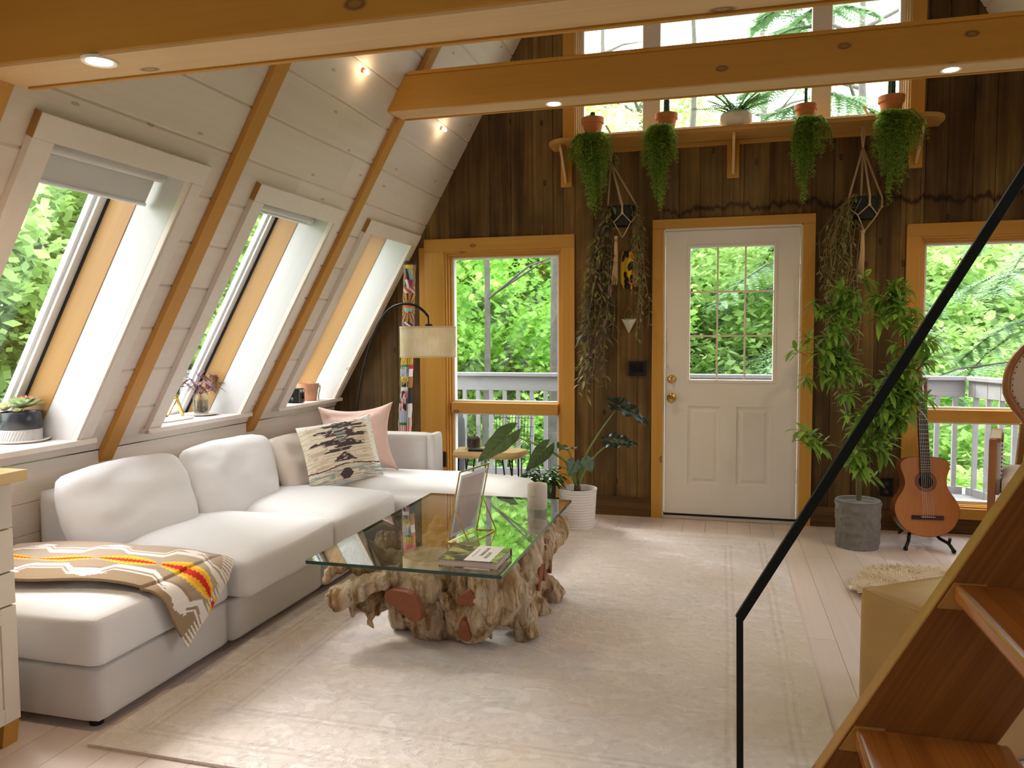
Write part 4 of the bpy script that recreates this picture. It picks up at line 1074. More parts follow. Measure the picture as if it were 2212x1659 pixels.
# left and back uprights seen through the glass
for p in (((-1.34, 3.3, .2), (-1.42, 3.42, .32), (-1.40, 3.50, .42)), ((-1.2, 3.55, .2), (-1.24, 3.72, .3), (-1.20, 3.80, .425)), ((-1.1, 3.65, .2), (-1.06, 3.82, .28), (-1.05, 3.86, .425)),
          ((-1.36, 3.2, .15), (-1.50, 3.30, .22), (-1.53, 3.38, .36)), ((-1.25, 3.4, .25), (-1.30, 3.45, .35), (-1.28, 3.5, .425)), ((-1.0, 3.4, .25), (-1.0, 3.45, .35), (-.98, 3.5, .42)), ((-1.3, 3.6, .1), (-1.42, 3.68, .12), (-1.47, 3.72, .02)), ((-1.0, 3.7, .1), (-1.0, 3.85, .1), (-1.0, 3.92, .015))):
    root(p, [.09, .065, .05])
for k in range(18):
    a = rr.uniform(0, 6.28); c = V(-1.1+0.16*math.cos(a), 3.36+0.28*math.sin(a), rr.uniform(.1, .32)); d = V(math.cos(a), math.sin(a), rr.uniform(-.5, .7)).normalized(); L = rr.uniform(.14, .26)
    s = d.cross(V(0, 0, 1))*rr.uniform(-.08, .08); e = c+d*L+s*1.6; e.z = max(0.03, min(0.40, e.z)); e.x = max(-1.52, min(-.79, e.x)); e.y = max(2.95, min(3.9, e.y))
    root([c, c+d*L*0.5+s, e], [.035, rr.uniform(.018, .032), rr.uniform(.010, .024)])
me = bpy.data.meshes.new('tmp'); me.from_pydata(mb.v, [], mb.f); tmp = bpy.data.objects.new('tmp', me); COL.objects.link(tmp)
md = tmp.modifiers.new('r', 'REMESH'); md.mode = 'VOXEL'; md.voxel_size = 0.0068
dg = bpy.context.evaluated_depsgraph_get(); ev = tmp.evaluated_get(dg); m2 = ev.to_mesh()
vs = [v.co.copy() for v in m2.vertices]; ns = [v.normal.copy() for v in m2.vertices]; fs = [tuple(p.vertices) for p in m2.polygons]
ev.to_mesh_clear(); bpy.data.objects.remove(tmp)
out = []
for p, n_ in zip(vs, ns):
    g = noise.noise(V(p.x*40, p.y*40, p.z*9))*0.009 + noise.noise(p*7)*0.012 - 0.05*max(0, noise.noise(V(p.x*9+4, p.y*9, p.z*6))-0.22) - 0.010*max(0, 0.07-abs(noise.noise(V(p.x*13, p.y*13+3, p.z*5))))*10
    q = p + n_*g; q.z = max(0.0125, min(0.4355, q.z)); out.append(q)
mb = MB(); mb.add(out, fs)
base_o = build('root_base', mb, drift_material(), table, smooth=True)
CUT = plain('sawn_root_face', (0.24, 0.075, 0.03), 0.7, var=0.25, nscale=60, bstr=0.3)
def cut(c, nrm, r, sx=1.0, ang=0.0, seed=0):
    N = Vector(nrm).normalized(); a = N.cross(V(0, 0, 1)).normalized(); b = a.cross(N); c = Vector(c)
    P = []
    for k in range(22):
        t = k/22*6.283; rad = r*(1+0.22*math.sin(2*t+seed)+0.15*math.sin(3*t+seed*2)); u_, v_ = math.cos(t)*rad*sx, math.sin(t)*rad
        P.append(c + a*(u_*math.cos(ang)-v_*math.sin(ang)) + b*(u_*math.sin(ang)+v_*math.cos(ang)))
    mb = MB(); mb.prism([p - N*0.03 for p in P], N*0.034); build('sawn_face', mb, CUT, base_o, bevel=0.003)
cut((-1.232, 2.878, .215), (-.25, -1, -.1), .062, 1.25, 0.2, 1)
cut((-0.975, 2.913, .245), (0.15, -1, 0.05), .038, 0.75, 0.5, 2); cut((-1.0, 2.94, .10), (0.0, -1, -0.15), .040, 0.8, -0.3, 4)
cut((-0.742, 3.20, .27), (1, -.25, 0), .055, 0.35, 0.15, 3); cut((-0.750, 3.33, .28), (1, -.2, 0), .065, 0.30, 0.1, 5); cut((-0.752, 3.44, .27), (1, -.2, 0), .055, 0.30, -0.1, 6)
GT = (-1.515, -0.748, 2.61, 3.925)
mb = MB(); mb.box(GT[0], GT[1], GT[2], GT[3], 0.437, 0.449)
gt = build('glass_top', mb, glassmat('table_glass', (0.94, 0.975, 0.96), 1.8, 1.5), table)
t = NT('glass_edge_green'); b_ = t.bsdf((0.012, 0.06, 0.045), 0.08, spec=0.8); tr = t.n('ShaderNodeBsdfTransparent'); tr.inputs[0].default_value = (0.45, 0.75, 0.62, 1)
mx = t.n('ShaderNodeMixShader'); mx.inputs[0].default_value = 0.22; t.l(b_.outputs[0], mx.inputs[1]); t.l(tr.outputs[0], mx.inputs[2]); t.l(mx.outputs[0], t.out.inputs[0]); EDGE = t.m
mb = MB(); e = 0.003
mb.box(GT[0]-e, GT[1]+e, GT[2]-e, GT[2], 0.437, 0.449); mb.box(GT[0]-e, GT[1]+e, GT[3], GT[3]+e, 0.437, 0.449)
mb.box(GT[0]-e, GT[0], GT[2], GT[3], 0.437, 0.449); mb.box(GT[1], GT[1]+e, GT[2], GT[3], 0.437, 0.449)
build('polished_edge', mb, EDGE, gt)

# things on the table
bk = thing('coffee_table_book', 'dark green leafy-covered hardback book with a white paper band lying on the glass', 'book', (-0.89, 2.765, 0.449))
mb = MB(); mb.box(-1.0, -0.782, 2.668, 2.858, 0.4515, 0.4755); build('page_block', mb, plain('paper_edge', (0.62, 0.50, 0.46), 0.8, var=0.08, nscale=200), bk)
def cover_mat():
    t = NT('leafy_cover'); co = t.coord()
    n = t.noise(t.mapping(co, (16, 26, 1)), 1.0, 4, 0.6, 0.8)
    c = t.ramp(n, [(0.38, (0.05, 0.06, 0.035)), (0.5, (0.12, 0.13, 0.07)), (0.58, (0.50, 0.47, 0.12)), (0.68, (0.10, 0.12, 0.06))])
    t.bsdf(c, 0.35); return t.m
mb = MB(); mb.box(-1.004, -0.776, 2.663, 2.863, 0.4755, 0.479); mb.box(-1.004, -0.776, 2.663, 2.863, 0.449, 0.4515); mb.box(-1.004, -0.776, 2.861, 2.864, 0.449, 0.479)
build('cover', mb, cover_mat(), bk, bevel=0.0008)
mb = MB(); mb.box(-0.905, -0.805, 2.661, 2.865, 0.479, 0.4798); mb.box(-0.905, -0.805, 2.6605, 2.6625, 0.449, 0.4515)
band = build('paper_band', mb, plain('band_paper', (0.86, 0.83, 0.84), 0.6, var=0.02), bk)
mb = MB(); rr2 = random.Random(2)
def stroke(x, y, w_, h_): mb.box(x, x+w_, y, y+h_, 0.4798, 0.4802)
for k, (x, hgt) in enumerate(((-0.866, .014), (-0.842, .014))):     # two lines of bold title lettering, unreadable at this size
    yy = 2.70 + (0.028 if k == 0 else 0.0)
    while yy < (2.83 if k == 0 else 2.775):
        wl = rr2.uniform(.006, .010); stroke(x, yy, hgt, 0.0022); stroke(x, yy+wl-.0022, hgt, 0.0022)
        if rr2.random() > .4: stroke(x+rr2.choice((0, hgt-.003)), yy, .003, wl)
        yy += wl+0.0035
for k in range(14): stroke(-0.888, 2.71+k*0.0075, .003, .005)
build('band_lettering', mb, plain('print_ink', (0.16, 0.15, 0.16), 0.6), band)

pf = thing('picture_frame', 'brass and glass easel picture frame standing on the coffee table', 'picture frame', (-1.03, 3.09, 0.449))
BL, BR_, TL, TR = V(-1.08, 2.97, .451), V(-1.03, 3.21, .451), V(-1.022, 2.97, .745), V(-0.972, 3.21, .745)
mb = MB()
for a, b in ((BL, BR_), (BR_, TR), (TR, TL), (TL, BL)): mb.bar(a, b, 0.005, 0.005)
fr = build('brass_frame', mb, BRASS, pf)
def quadp(i0, th, mat, nm, par):
    X = (BR_-BL).normalized(); Y = (TL-BL).normalized(); N = X.cross(Y).normalized(); w_ = (BR_-BL).length; h_ = (TL-BL).length
    mb = MB(); c = BL + X*w_/2 + Y*h_/2; mb.obox(c, (X, Y, N), (w_/2-i0, h_/2-i0, th/2)); return build(nm, mb, mat, par)
quadp(0.003, 0.0036, glassmat('frame_glass', (0.96, 0.98, 0.97), 1.0), 'glass_pane', pf)
quadp(0.018, 0.0006, plain('photo_border', (0.82, 0.80, 0.80), 0.5), 'photo_border', pf)
def photo_mat():
    t = NT('faded_photo'); n = t.noise(t.mapping(t.coord(), (4, 10, 8)), 1.0, 3, 0.5)
    c = t.ramp(n, [(0.35, (0.62, 0.48, 0.44)), (0.55, (0.55, 0.42, 0.40)), (0.7, (0.78, 0.74, 0.76))]); t.bsdf(c, 0.35); return t.m
quadp(0.032, 0.0012, photo_mat(), 'photograph', pf)
mb = MB(); F1, F2 = V(-0.985, 2.975, .452), V(-0.945, 3.225, .452)
mb.bar(F1, F2, .005, .005); mb.bar(F1, BL.lerp(TL, .5), .004, .004); mb.bar(F2, BR_.lerp(TR, .5), .004, .004); mb.bar(F1, BL, .004, .004); mb.bar(F2, BR_, .004, .004)
build('easel_leg', mb, BRASS, pf)
ch = thing('candle_holder', 'pale stoneware cylinder candle holder at the far corner of the glass table', 'candle holder', (-0.872, 3.70, 0.449))
mb = MB(); mb.lathe([(0, 0), (0.047, 0), (0.049, 0.003), (0.049, 0.118), (0.047, 0.121), (0.041, 0.119), (0.040, 0.100), (0, 0.100)], (-0.872, 3.70, 0.4492), 36)
build('cylinder_body', mb, plain('stoneware', (0.64, 0.56, 0.48), 0.8, var=0.05, nscale=60), ch, smooth=SA)
mb = MB(); mb.lathe([(0, 0), (0.0385, 0), (0.0385, 0.004), (0, 0.005)], (-0.872, 3.70, 0.549), 30); build('wax', mb, plain('wax', (0.86, 0.80, 0.68), 0.4), ch, smooth=SA)
mb = MB()
for k in range(6): mb.box(-0.902+k*0.007, -0.902+k*0.007+.004, 3.6600-0.0, 3.6605, 0.512, 0.516)
mb.v = [(x, 3.70 - math.sqrt(max(0, .0496**2-(x+.872)**2)), z) if y < 3.66025 else (x, 3.7005 - math.sqrt(max(0, .0490**2-(x+.872)**2)), z) for x, y, z in mb.v]
build('stamped_mark', mb, plain('print_grey', (0.35, 0.32, 0.3), 0.6), ch)

# ------------------------------------------------------------------ arc floor lamp
lp = thing('arc_floor_lamp', 'black arc floor lamp with a burlap drum shade beside the totem pole', 'floor lamp', (-2.62, 5.16, 0))
pts = [(-2.62, .012), (-2.60, .4), (-2.565, .74), (-2.52, .99), (-2.46, 1.20), (-2.385, 1.38), (-2.30, 1.485), (-2.20, 1.525), (-2.10, 1.515), (-2.035, 1.475), (-2.0, 1.435)]
P = []
for i in range(len(pts)-1):
    for k in range(4):
        f = k/4; q = [V(*pts[max(i-1, 0)]), V(*pts[i]), V(*pts[i+1]), V(*pts[min(i+2, len(pts)-1)])]
        v_ = 0.5*((2*q[1])+(q[2]-q[0])*f+(2*q[0]-5*q[1]+4*q[2]-q[3])*f*f+(3*q[1]-q[0]-3*q[2]+q[3])*f**3); P.append((v_.x, 5.16, v_.y))
P.append((-2.0, 5.16, 1.435))
mb = MB(); mb.tube(P, 0.0095, 12); build('pole', mb, DARKM, lp, smooth=SA)
mb = MB(); mb.lathe([(0, 0), (0.14, 0), (0.14, 0.015), (0.02, 0.022), (0.0, 0.022)], (-2.62, 5.16, 0), 32); build('base', mb, DARKM, lp, smooth=SA)
mb = MB(); mb.tube([(-2.0, 5.16, 1.435), (-1.997, 5.16, 1.375)], 0.006, 8); mb.lathe([(0, 0), (0.024, 0), (0.026, 0.003), (0.026, 0.027), (0.020, 0.032), (0, 0.032)], (-1.997, 5.16, 1.352), 20); build('socket', mb, BLACKP, lp, smooth=SA)
def burlap():
    t = NT('burlap_shade'); co = t.coord()
    wa = t.n('ShaderNodeTexWave'); wa.bands_direction = 'Z'; wa.inputs['Scale'].default_value = 130; wa.inputs['Distortion'].default_value = 1.5; t.l(co, wa.inputs['Vector'])
    n = t.noise(t.mapping(co, (300, 300, 20)), 1.0, 2); n2 = t.noise(co, 9, 4)
    c = t.ramp(t.math('ADD', t.math('MULTIPLY', n, .5), t.math('MULTIPLY', n2, .5)), [(0.35, (0.80, 0.68, 0.46)), (0.6, (0.95, 0.88, 0.72))])
    b = t.bsdf(c, 0.9, t.math('ADD', wa.outputs['Fac'], n), 0.4, 0.002, 0.1)
    tr = t.n('ShaderNodeBsdfTranslucent'); t.l(c, tr.inputs[0]); mx = t.n('ShaderNodeMixShader'); mx.inputs[0].default_value = 0.45
    t.l(b.outputs[0], mx.inputs[1]); t.l(tr.outputs[0], mx.inputs[2]); t.l(mx.outputs[0], t.out.inputs[0]); return t.m
mb = MB(); mb.lathe([(0.196, 0.0), (0.196, 0.215), (0.193, 0.215), (0.193, 0.0), (0.196, 0.0)], (-2.005, 5.16, 1.150), 56); mb.f = [f for f in mb.f if len(f) == 4]
sh = build('lamp_shade', mb, burlap(), lp, smooth=SA)
mb = MB()
for z in (1.150, 1.355): mb.lathe([(0.1975, 0.0), (0.1975, 0.011), (0.192, 0.011), (0.192, 0.0), (0.1975, 0.0)], (-2.005, 5.16, z), 56)
mb.f = [f for f in mb.f if len(f) == 4]; build('shade_binding', mb, plain('shade_binding', (0.66, 0.49, 0.28), 0.9), sh, smooth=SA)
mb = MB()
for a in (0, 2.09, 4.19): mb.tube([(-1.997, 5.16, 1.356), (-2.005+.193*math.cos(a), 5.16+.193*math.sin(a), 1.358)], 0.002, 6)
build('shade_spider', mb, DARKM, lp)

# ------------------------------------------------------------------ painted totem pole
tp = thing('totem_pole', 'tall brightly painted carved wooden pole standing between lamp and window', 'totem pole', (-2.30, 5.36, 0))
def tcol(z, a):
    n_ = noise.noise(V(a*3, z*20, 0)); k = a*1.6
    W_, Bk, Rd, Gr, Bl, Ye, Pk, Br = (.85, .82, .78), (.03, .025, .03), (.65, .03, .06), (.04, .30, .10), (.07, .16, .45), (.85, .58, .08), (.80, .12, .30), (.42, .19, .07)
    fr_ = (a*3.2) % 1; tri = abs(fr_-0.5)*2
    if z < .30: return Br if n_ > 0 else (.3, .14, .05)
    if z < .55: return Rd if tri > .3 else Bk
    if z < .645: return Rd if tri*0.09+.545 > z-0.0 or tri > .5 else W_
    if -2.35 < a < -0.85:      # the framed panel on the side facing the room
        if z > 1.075 or z < .665 or a < -2.23 or a > -0.97:
            if z < 1.09: return Gr
        if z < .75: return (Bl, W_, (.2, .45, .7), W_)[int((a+4)*9) % 4]
        if z < .90: return Bk if n_ > 0.1 else (Pk if noise.noise(V(a*5, z*40, 2)) > 0 else (.25, .4, .3) if n_ < -.2 else W_)
        if z < .925: return W_
        if z < 1.0: return (Ye if tri*0.075+.925 < z else Bk) if tri > .2 else (.75, .65, .45)
        if z < 1.09: return (Bl if tri > .45 else W_) if n_ > -.2 else (.35, .38, .5)
    elif z < 1.09:
        if z < .85: return (.5, .08, .12) if z < .70 and tri > .5 else W_ if z < .8 else Bk
        return Bk if z < .92 else Br if z < 1.0 else (W_ if z < 1.06 else Rd)
    if z < 1.19: return Bk if tri < (1.19-z)*3.2 and z < 1.14 else (Ye if z < 1.13 else (.9, .45, .1) if z < 1.145 else Pk if z < 1.175 else Br)
    if z < 1.30: return Bk if tri < .15 else (.55, .28, .11)
    if z < 1.40: return (W_, Bk, (.5, .15, .2), Bl)[int(z*60+a*2) % 4]
    dx = (a+1.25)*.048; dz = z-1.50; rad = math.hypot(dx, dz)
    if z < 1.61:
        if rad < .032: return (.85, .18, .05) if dz > .004 else ((.03, .03, .03) if abs(dx-.008) < .005 and dz < -.02 else (.35, .62, .70))
        return Bk if math.sin(math.atan2(dz, dx)*16) > .55 else (.55, .27, .10)
    if z < 1.66: return (W_, (.35, .3, .3), Rd, Br)[int(z*90+a*3) % 4]
    if z > 1.815: return (.05, .035, .03)
    if a > -2.0 and a < -.6:
        if z > 1.79: return Ye
        q = (z*16+a*2.2) % 4
        return (Bk, (.25, .5, .65), Ye, Rd)[int(q)] if z > 1.71 else ((.35, .05, .12) if q < 2 else Bk if q < 3 else W_)
    return (.30, .21, .14)
mb = MB(); nz, na = 360, 56
def tf(u, v):
    z = u*1.845; a = v*6.28318-math.pi
    r_ = 0.052-0.009*u + 0.0015*math.sin(z*60)
    if z > 1.84: r_ *= 0.9
    return (-2.30+0.085*u + r_*math.cos(a), 5.36 + r_*math.sin(a), z)
mb.grid(tf, nz, na, colf=lambda u, v: tcol(u*1.845, v*6.28318-math.pi))
top = [tf(1, j/na) for j in range(na)]; mb.add(top, [tuple(range(na))], col=(.05, .035, .03))
build('painted_shaft', mb, vcol('painted_wood', 0.45, bstr=0.2, nscale=40), tp, smooth=SA, weld=True)
mb = MB(); mb.lathe([(0, 0), (0.075, 0), (0.075, 0.02), (0.055, 0.03), (0, 0.03)], (-2.30, 5.36, 0), 28); build('foot_plate', mb, BLACKP, tp, smooth=SA)

# ------------------------------------------------------------------ live-edge side table and what stands on it
st = thing('side_table', 'small live-edge wood slab side table on black hairpin legs by the window', 'side table', (-1.58, 5.22, 0))
SLAB = wood('live_edge_slab', (0.74, 0.50, 0.24), (0.50, 0.27, 0.09), 'X', 0.4, 0.2, ring=9, tint=0.02)
top = []; bot = []
for k in range(48):
    t = k/48*6.283; sg = lambda q: math.copysign(abs(q)**0.55, q)
    rx = .245*(1+.05*math.sin(3*t+1)+.03*math.sin(7*t)); ry = .14*(1+.07*math.sin(2*t+.5)+.04*math.sin(5*t))
    top.append((-1.58+sg(math.cos(t))*rx, 5.215+sg(math.sin(t))*ry, .500)); bot.append((-1.58+sg(math.cos(t))*rx*.97, 5.215+sg(math.sin(t))*ry*.94, .452))
mid = [(p[0]*1.0+(p[0]+1.58)*.03, p[1]+(p[1]-5.215)*.03, .472) for p in top]
mb = MB(); mb.add(bot+mid+top, [tuple(range(48))[::-1], tuple(range(96, 144))]+[(r_*48+i, r_*48+(i+1) % 48, (r_+1)*48+(i+1) % 48, (r_+1)*48+i) for r_ in (0, 1) for i in range(48)])
build('slab_top', mb, SLAB, st, smooth=0.5, bevel=0.004)
for (x, y, sx_, sy_) in ((-1.74, 5.13, -1, -1), (-1.74, 5.29, -1, 1), (-1.42, 5.13, 1, -1), (-1.42, 5.29, 1, 1)):
    mb = MB(); f = V(x+.03*sx_, y+.02*sy_, .006)
    mb.tube([(x-.035, y, .452), f+V(-.006, 0, .02), f, f+V(.006, 0, .02), (x+.035, y, .452)], 0.0055, 8); build('hairpin_leg', mb, DARKM, st, smooth=SA)
tj = thing('terrarium_jar', 'clear glass terrarium jar of soil and a seedling on the side table', 'terrarium', (-1.70, 5.25, .5005))
mb = MB(); mb.lathe([(0.050, 0.0), (0.052, 0.004), (0.052, 0.165), (0.049, 0.165), (0.049, 0.006), (0, 0.006)], (-1.70, 5.25, .501), 30); build('glass_jar', mb, glassmat('jar_glass', (0.95, 0.97, 0.96), 1.0), tj, smooth=SA)
mb = MB(); mb.lathe([(0, 0.008), (0.047, 0.008), (0.047, 0.07), (0.03, 0.082), (0, 0.085)], (-1.70, 5.25, .501), 24); build('soil', mb, SOIL, tj, smooth=SA)
mb = MB()
for k in range(14):
    a = k*2.4; p = V(-1.70+.012*math.cos(a), 5.25+.012*math.sin(a), .58+.005*k); mb.leaf(p, (math.cos(a), math.sin(a), .9), (0, 0, 1), .032, .018, .2)
build('foliage', mb, leafmat('seedling_leaf', (0.22, 0.5, 0.08)), tj, smooth=True)
mb = MB(); mb.obox((-1.62, 5.125, .5085), ((1, .12, 0), (-.12, 1, 0), (0, 0, 1)), (.075, .028, .008)); build('remote_control', mb, BLACKP, bevel=0.004, label='flat black remote lying at the front of the wood slab side table', cat='remote control')

# ------------------------------------------------------------------ white cabinet with a wood worktop
cb = thing('kitchen_cabinet', 'white drawer cabinet on a wooden foot at the near end of the sofa', 'cabinet', (-2.5, 1.5, 0))
CX = -2.165; CY = 1.945
CABP = plain('cabinet_paint', (0.74, 0.66, 0.56), 0.45, var=0.02)
mb = MB(); mb.box(-2.80, CX-.02, .95, CY, .075, .845); build('body', mb, CABP, cb, bevel=0.002)
for (z0, z1) in ((.700, .838), (.562, .694), (.455, .556)):
    mb = MB(); mb.box(CX-.02, CX, .955, CY-.002, z0, z1); d = build('drawer', mb, CABP, cb, bevel=0.002)
    mb = MB(); mb.lathe([(0, 0), (.006, 0), (.006, .012), (.014, .018), (.012, .026), (0, .028)], (CX, 1.45, (z0+z1)/2), 18, Matrix.Rotation(math.radians(90), 3, 'Y')); build('knob', mb, BRASS, d, smooth=SA)
mb = MB(); z0, z1 = .080, .449; mb.box(CX-.02, CX-.006, .955, CY-.002, z0, z1)
for (a, b, c, e_) in ((.955, 1.01, z0, z1), (CY-.057, CY-.002, z0, z1), (1.01, CY-.057, z0, z0+.05), (1.01, CY-.057, z1-.05, z1)): mb.box(CX-.006, CX, a, b, c, e_)
build('door_panel', mb, CABP, cb, bevel=0.0015)
for y in (1.0, CY-.03):
    mb = MB(); mb.hexa([(CX-.065+dx*.06*k - (0.0), y-.028+dy*.056, z) for dx in (0, 1) for dy in (0, 1) for z, k in ((.0, .8), (.078, 1.0))]); build('foot', mb, PINE, cb, bevel=0.002)
mb = MB(); mb.box(-2.80, CX+.045, .90, CY+.02, .847, .882)
build('worktop', mb, wood('butcher_block', (0.74, 0.56, 0.30), (0.52, 0.34, 0.13), 'Y', 0.4, 0.1, ring=22, tint=0.04), bevel=0.003, label='thick honey wood worktop lying on the white cabinet', cat='worktop')

# ------------------------------------------------------------------ steep stair with black rail
sd = V(0.488, 0, 0.873); sn = V(0.873, 0, -0.488)
def xe(z): return -0.046 + z*0.5593
stair = thing('staircase', 'steep open-tread varnished fir staircase climbing out of the lower corner of the room', 'staircase', (0.4, 1.3, 0))
for (ya, yb) in ((1.60, 1.642), (0.84, 0.88)):
    e0 = V(xe(0), ya, 0) - sd*.4; e1 = V(xe(2.45), ya, 2.45)
    poly = [(e0.x, e0.z), (e1.x, e1.z), (e1.x+sn.x*.225, e1.z+sn.z*.225), (e0.x+sn.x*.225, e0.z+sn.z*.225)]
    poly = clip(poly, 0, -1, -0.0)
    mb = MB(); mb.prism([(p[0], ya+.004, p[1]) for p in poly], (0, yb-ya-.004, 0))
    s_o = build('stringer', mb, wood('fir_stringer', (0.30, 0.115, 0.022), (0.13, 0.038, 0.008), 'X', 0.35, 0.12, ring=26, tint=0.02, spec=0.3, streak=0.9, kscale=2.0, roty=60.8), stair, bevel=0.004)
    # the grain follows the slope, the edge is a paler strip
    mb = MB(); mb.prism([(xe(.0)-.002+0.0, ya+.002, 0.0), (xe(2.44)-.002, ya+.002, 2.44), (xe(2.44)+.004, ya+.002, 2.44), (xe(.0)+.004, ya+.002, 0.0)], (0, yb-ya, 0)); build('stringer_edge', mb, STAIRE, s_o, bevel=0.003)
for k in range(7):
    z = 0.235+0.2975*k; x0 = xe(z)+.004
    mb = MB(); mb.box(x0, x0+.27, .88, 1.601, z-.036, z)
    tr_ = build('tread', mb, wood('fir_tread', (0.46, 0.165, 0.030), (0.23, 0.065, 0.010), 'Y', 0.18, 0.08, ring=24, tint=0.12, spec=0.55, streak=0.9), stair, bevel=0.010, bseg=4)
    mb = MB(); mb.prism([(xe(z-.05)+.006, 1.598, z-.05), (xe(z)+.006, 1.598, z), (xe(z)+.06, 1.598, z), (xe(z)+.06, 1.598, z-.05)], (0, .01, 0)); build('tread_housing', mb, STAIRE, tr_)
RAILM = plain('black_steel', (0.010, 0.014, 0.012), 0.5, 0.0, var=0.1, spec=0.2)
hr = thing('handrail', 'thin square black steel handrail rising above the fir staircase', 'handrail', (0.045, 1.62, .14))
b0 = V(0.048, 1.621, 0.155); b1_ = V(0.040, 1.621, 0.722); b2_ = b1_ + sd*1.75
mb = MB(); mb.bar(b0, b1_, .0135, .0135, (1, 0, 0)); build('post', mb, RAILM, hr, bevel=0.0012)
mb = MB(); mb.bar(b1_ - sd*.002, b2_, .0135, .018, (0, 0, 1)); build('rail', mb, RAILM, hr, bevel=0.0012)
mb = MB(); mb.box(.02, .076, 1.603, 1.639, .125, .150); build('mounting_plate', mb, RAILM, hr)
mb = MB(); t_ = xe(2.3); mb.bar(V(t_-.06, 1.621, 2.25), V(t_+.02, 1.621, 2.34)-sd*0, .0135, .0135)
# ------------------------------------------------------------------ leather cube ottoman and fur rug
d1 = V(.58, -.81, 0).normalized(); d2 = V(.81, .58, 0).normalized(); h = .215; oc = V(.455, 2.815, 0)+d1*h+d2*h
ot = thing('leather_pouf', 'tan leather cube pouf standing behind the staircase', 'pouf', (oc.x, oc.y, 0))
LEATH = plain('tan_leather', (0.43, 0.25, 0.085), 0.42, var=0.25, nscale=5, bstr=0.15, spec=0.35)
mb = MB(); mb.rbox((oc.x, oc.y, .222), (h, h, .218), .022, ax=(d1, d2, (0, 0, 1)), n=12, crown=.014, puff=.006); build('body', mb, LEATH, ot, smooth=True, weld=True)
mb = MB()
for a, b in (((-1, -1), (1, -1)), ((1, -1), (1, 1)), ((1, 1), (-1, 1)), ((-1, 1), (-1, -1))):
    pa = oc + d1*a[0]*(h-.010)+d2*a[1]*(h-.010); pb = oc + d1*b[0]*(h-.010)+d2*b[1]*(h-.010); mb.tube([(pa.x, pa.y, .434), (pb.x, pb.y, .434)], .0035, 6)
build('piping', mb, plain('leather_piping', (0.46, 0.25, 0.10), 0.5), ot, smooth=True)
fu = thing('sheepskin_rug', 'shaggy cream sheepskin lying on the floor behind the leather pouf', 'sheepskin', (1.15, 4.05, 0))
def inside(x, y):
    a = math.atan2(y-4.05, x-1.15); return math.hypot((x-1.15)/.50, (y-4.05)/.62) < 1+.12*math.sin(3*a+1)+.07*math.sin(7*a)
def fh(x, y):
    r_ = math.hypot((x-1.15)/.50, (y-4.05)/.62); return .012+.055*max(0, 1-r_*r_*.8)+.02*noise.noise(V(x*7, y*7, 1))*max(0, 1.2-r_)
mb = MB(); N_ = 44; idx = {}
vs = []; fs = []
def gi(i, j):
    if (i, j) not in idx:
        x, y = .55+1.2*i/N_, 3.33+1.45*j/N_; idx[(i, j)] = len(vs); vs.append((x, y, max(.006, fh(x, y))))
    return idx[(i, j)]
for i in range(N_):
    for j in range(N_):
        if inside(.55+1.2*(i+.5)/N_, 3.33+1.45*(j+.5)/N_): fs.append((gi(i, j), gi(i+1, j), gi(i+1, j+1), gi(i, j+1)))
mb.add(vs, fs); FURM = fabric('sheepskin', (0.74, 0.60, 0.42), 0.9, 200, 0.2, 0.4, 8); build('hide', mb, FURM, fu, smooth=True)
mb = MB(); rr = random.Random(5)
for k in range(15000):
    x, y = rr.uniform(.55, 1.75), rr.uniform(3.33, 4.78)
    if not inside(x, y): continue
    z = max(.006, fh(x, y)); a = noise.noise(V(x*4, y*4, 5))*6+rr.gauss(0, .6); L = rr.uniform(.03, .075); d = V(math.cos(a), math.sin(a), rr.uniform(.15, .8)).normalized()
    s = d.cross(V(0, 0, 1)).normalized()*.0018; p = V(x, y, z); mb.add([p-s, p+s, p+d*L*.6+s*.7, p+d*L+V(0, 0, -.012), p+d*L*.6-s*.7], [(0, 1, 2, 4), (4, 2, 3)])
o = build('fur', mb, FURM, fu); o['kind'] = 'stuff'
mb = MB(); c0 = V(.74, 2.02, 0)
for k in range(9000):
    a = rr.uniform(0, 6.28); q = math.sqrt(rr.random())*.19; p = c0 + V(math.cos(a)*q, math.sin(a)*q, .05+.10*(1-(q/.2)**2)); b = rr.uniform(0, 6.28)
    d = V(math.cos(b)*.6+math.cos(a)*q*3, math.sin(b)*.6+math.sin(a)*q*3, rr.uniform(.4, 1)).normalized(); s = d.cross(V(0, 0, 1)).normalized()*.003; L = rr.uniform(.02, .045)
    mb.add([p-s, p+s, p+d*L], [(0, 1, 2)])
bs = thing('shaggy_footstool', 'low dark shaggy footstool on the floor below the stair treads', 'footstool', (c0.x, c0.y, 0))
build('shag', mb, fabric('dark_shag', (0.06, 0.05, 0.04), 0.9, 100, 0.7, 0.3), bs)
mb = MB(); mb.lathe([(0, 0), (.17, 0), (.195, .03), (.19, .06), (.14, .12), (0, .15)], c0, 32); build('cushion', mb, plain('dark_hide', (0.03, 0.025, 0.02), 0.9), bs, smooth=True)

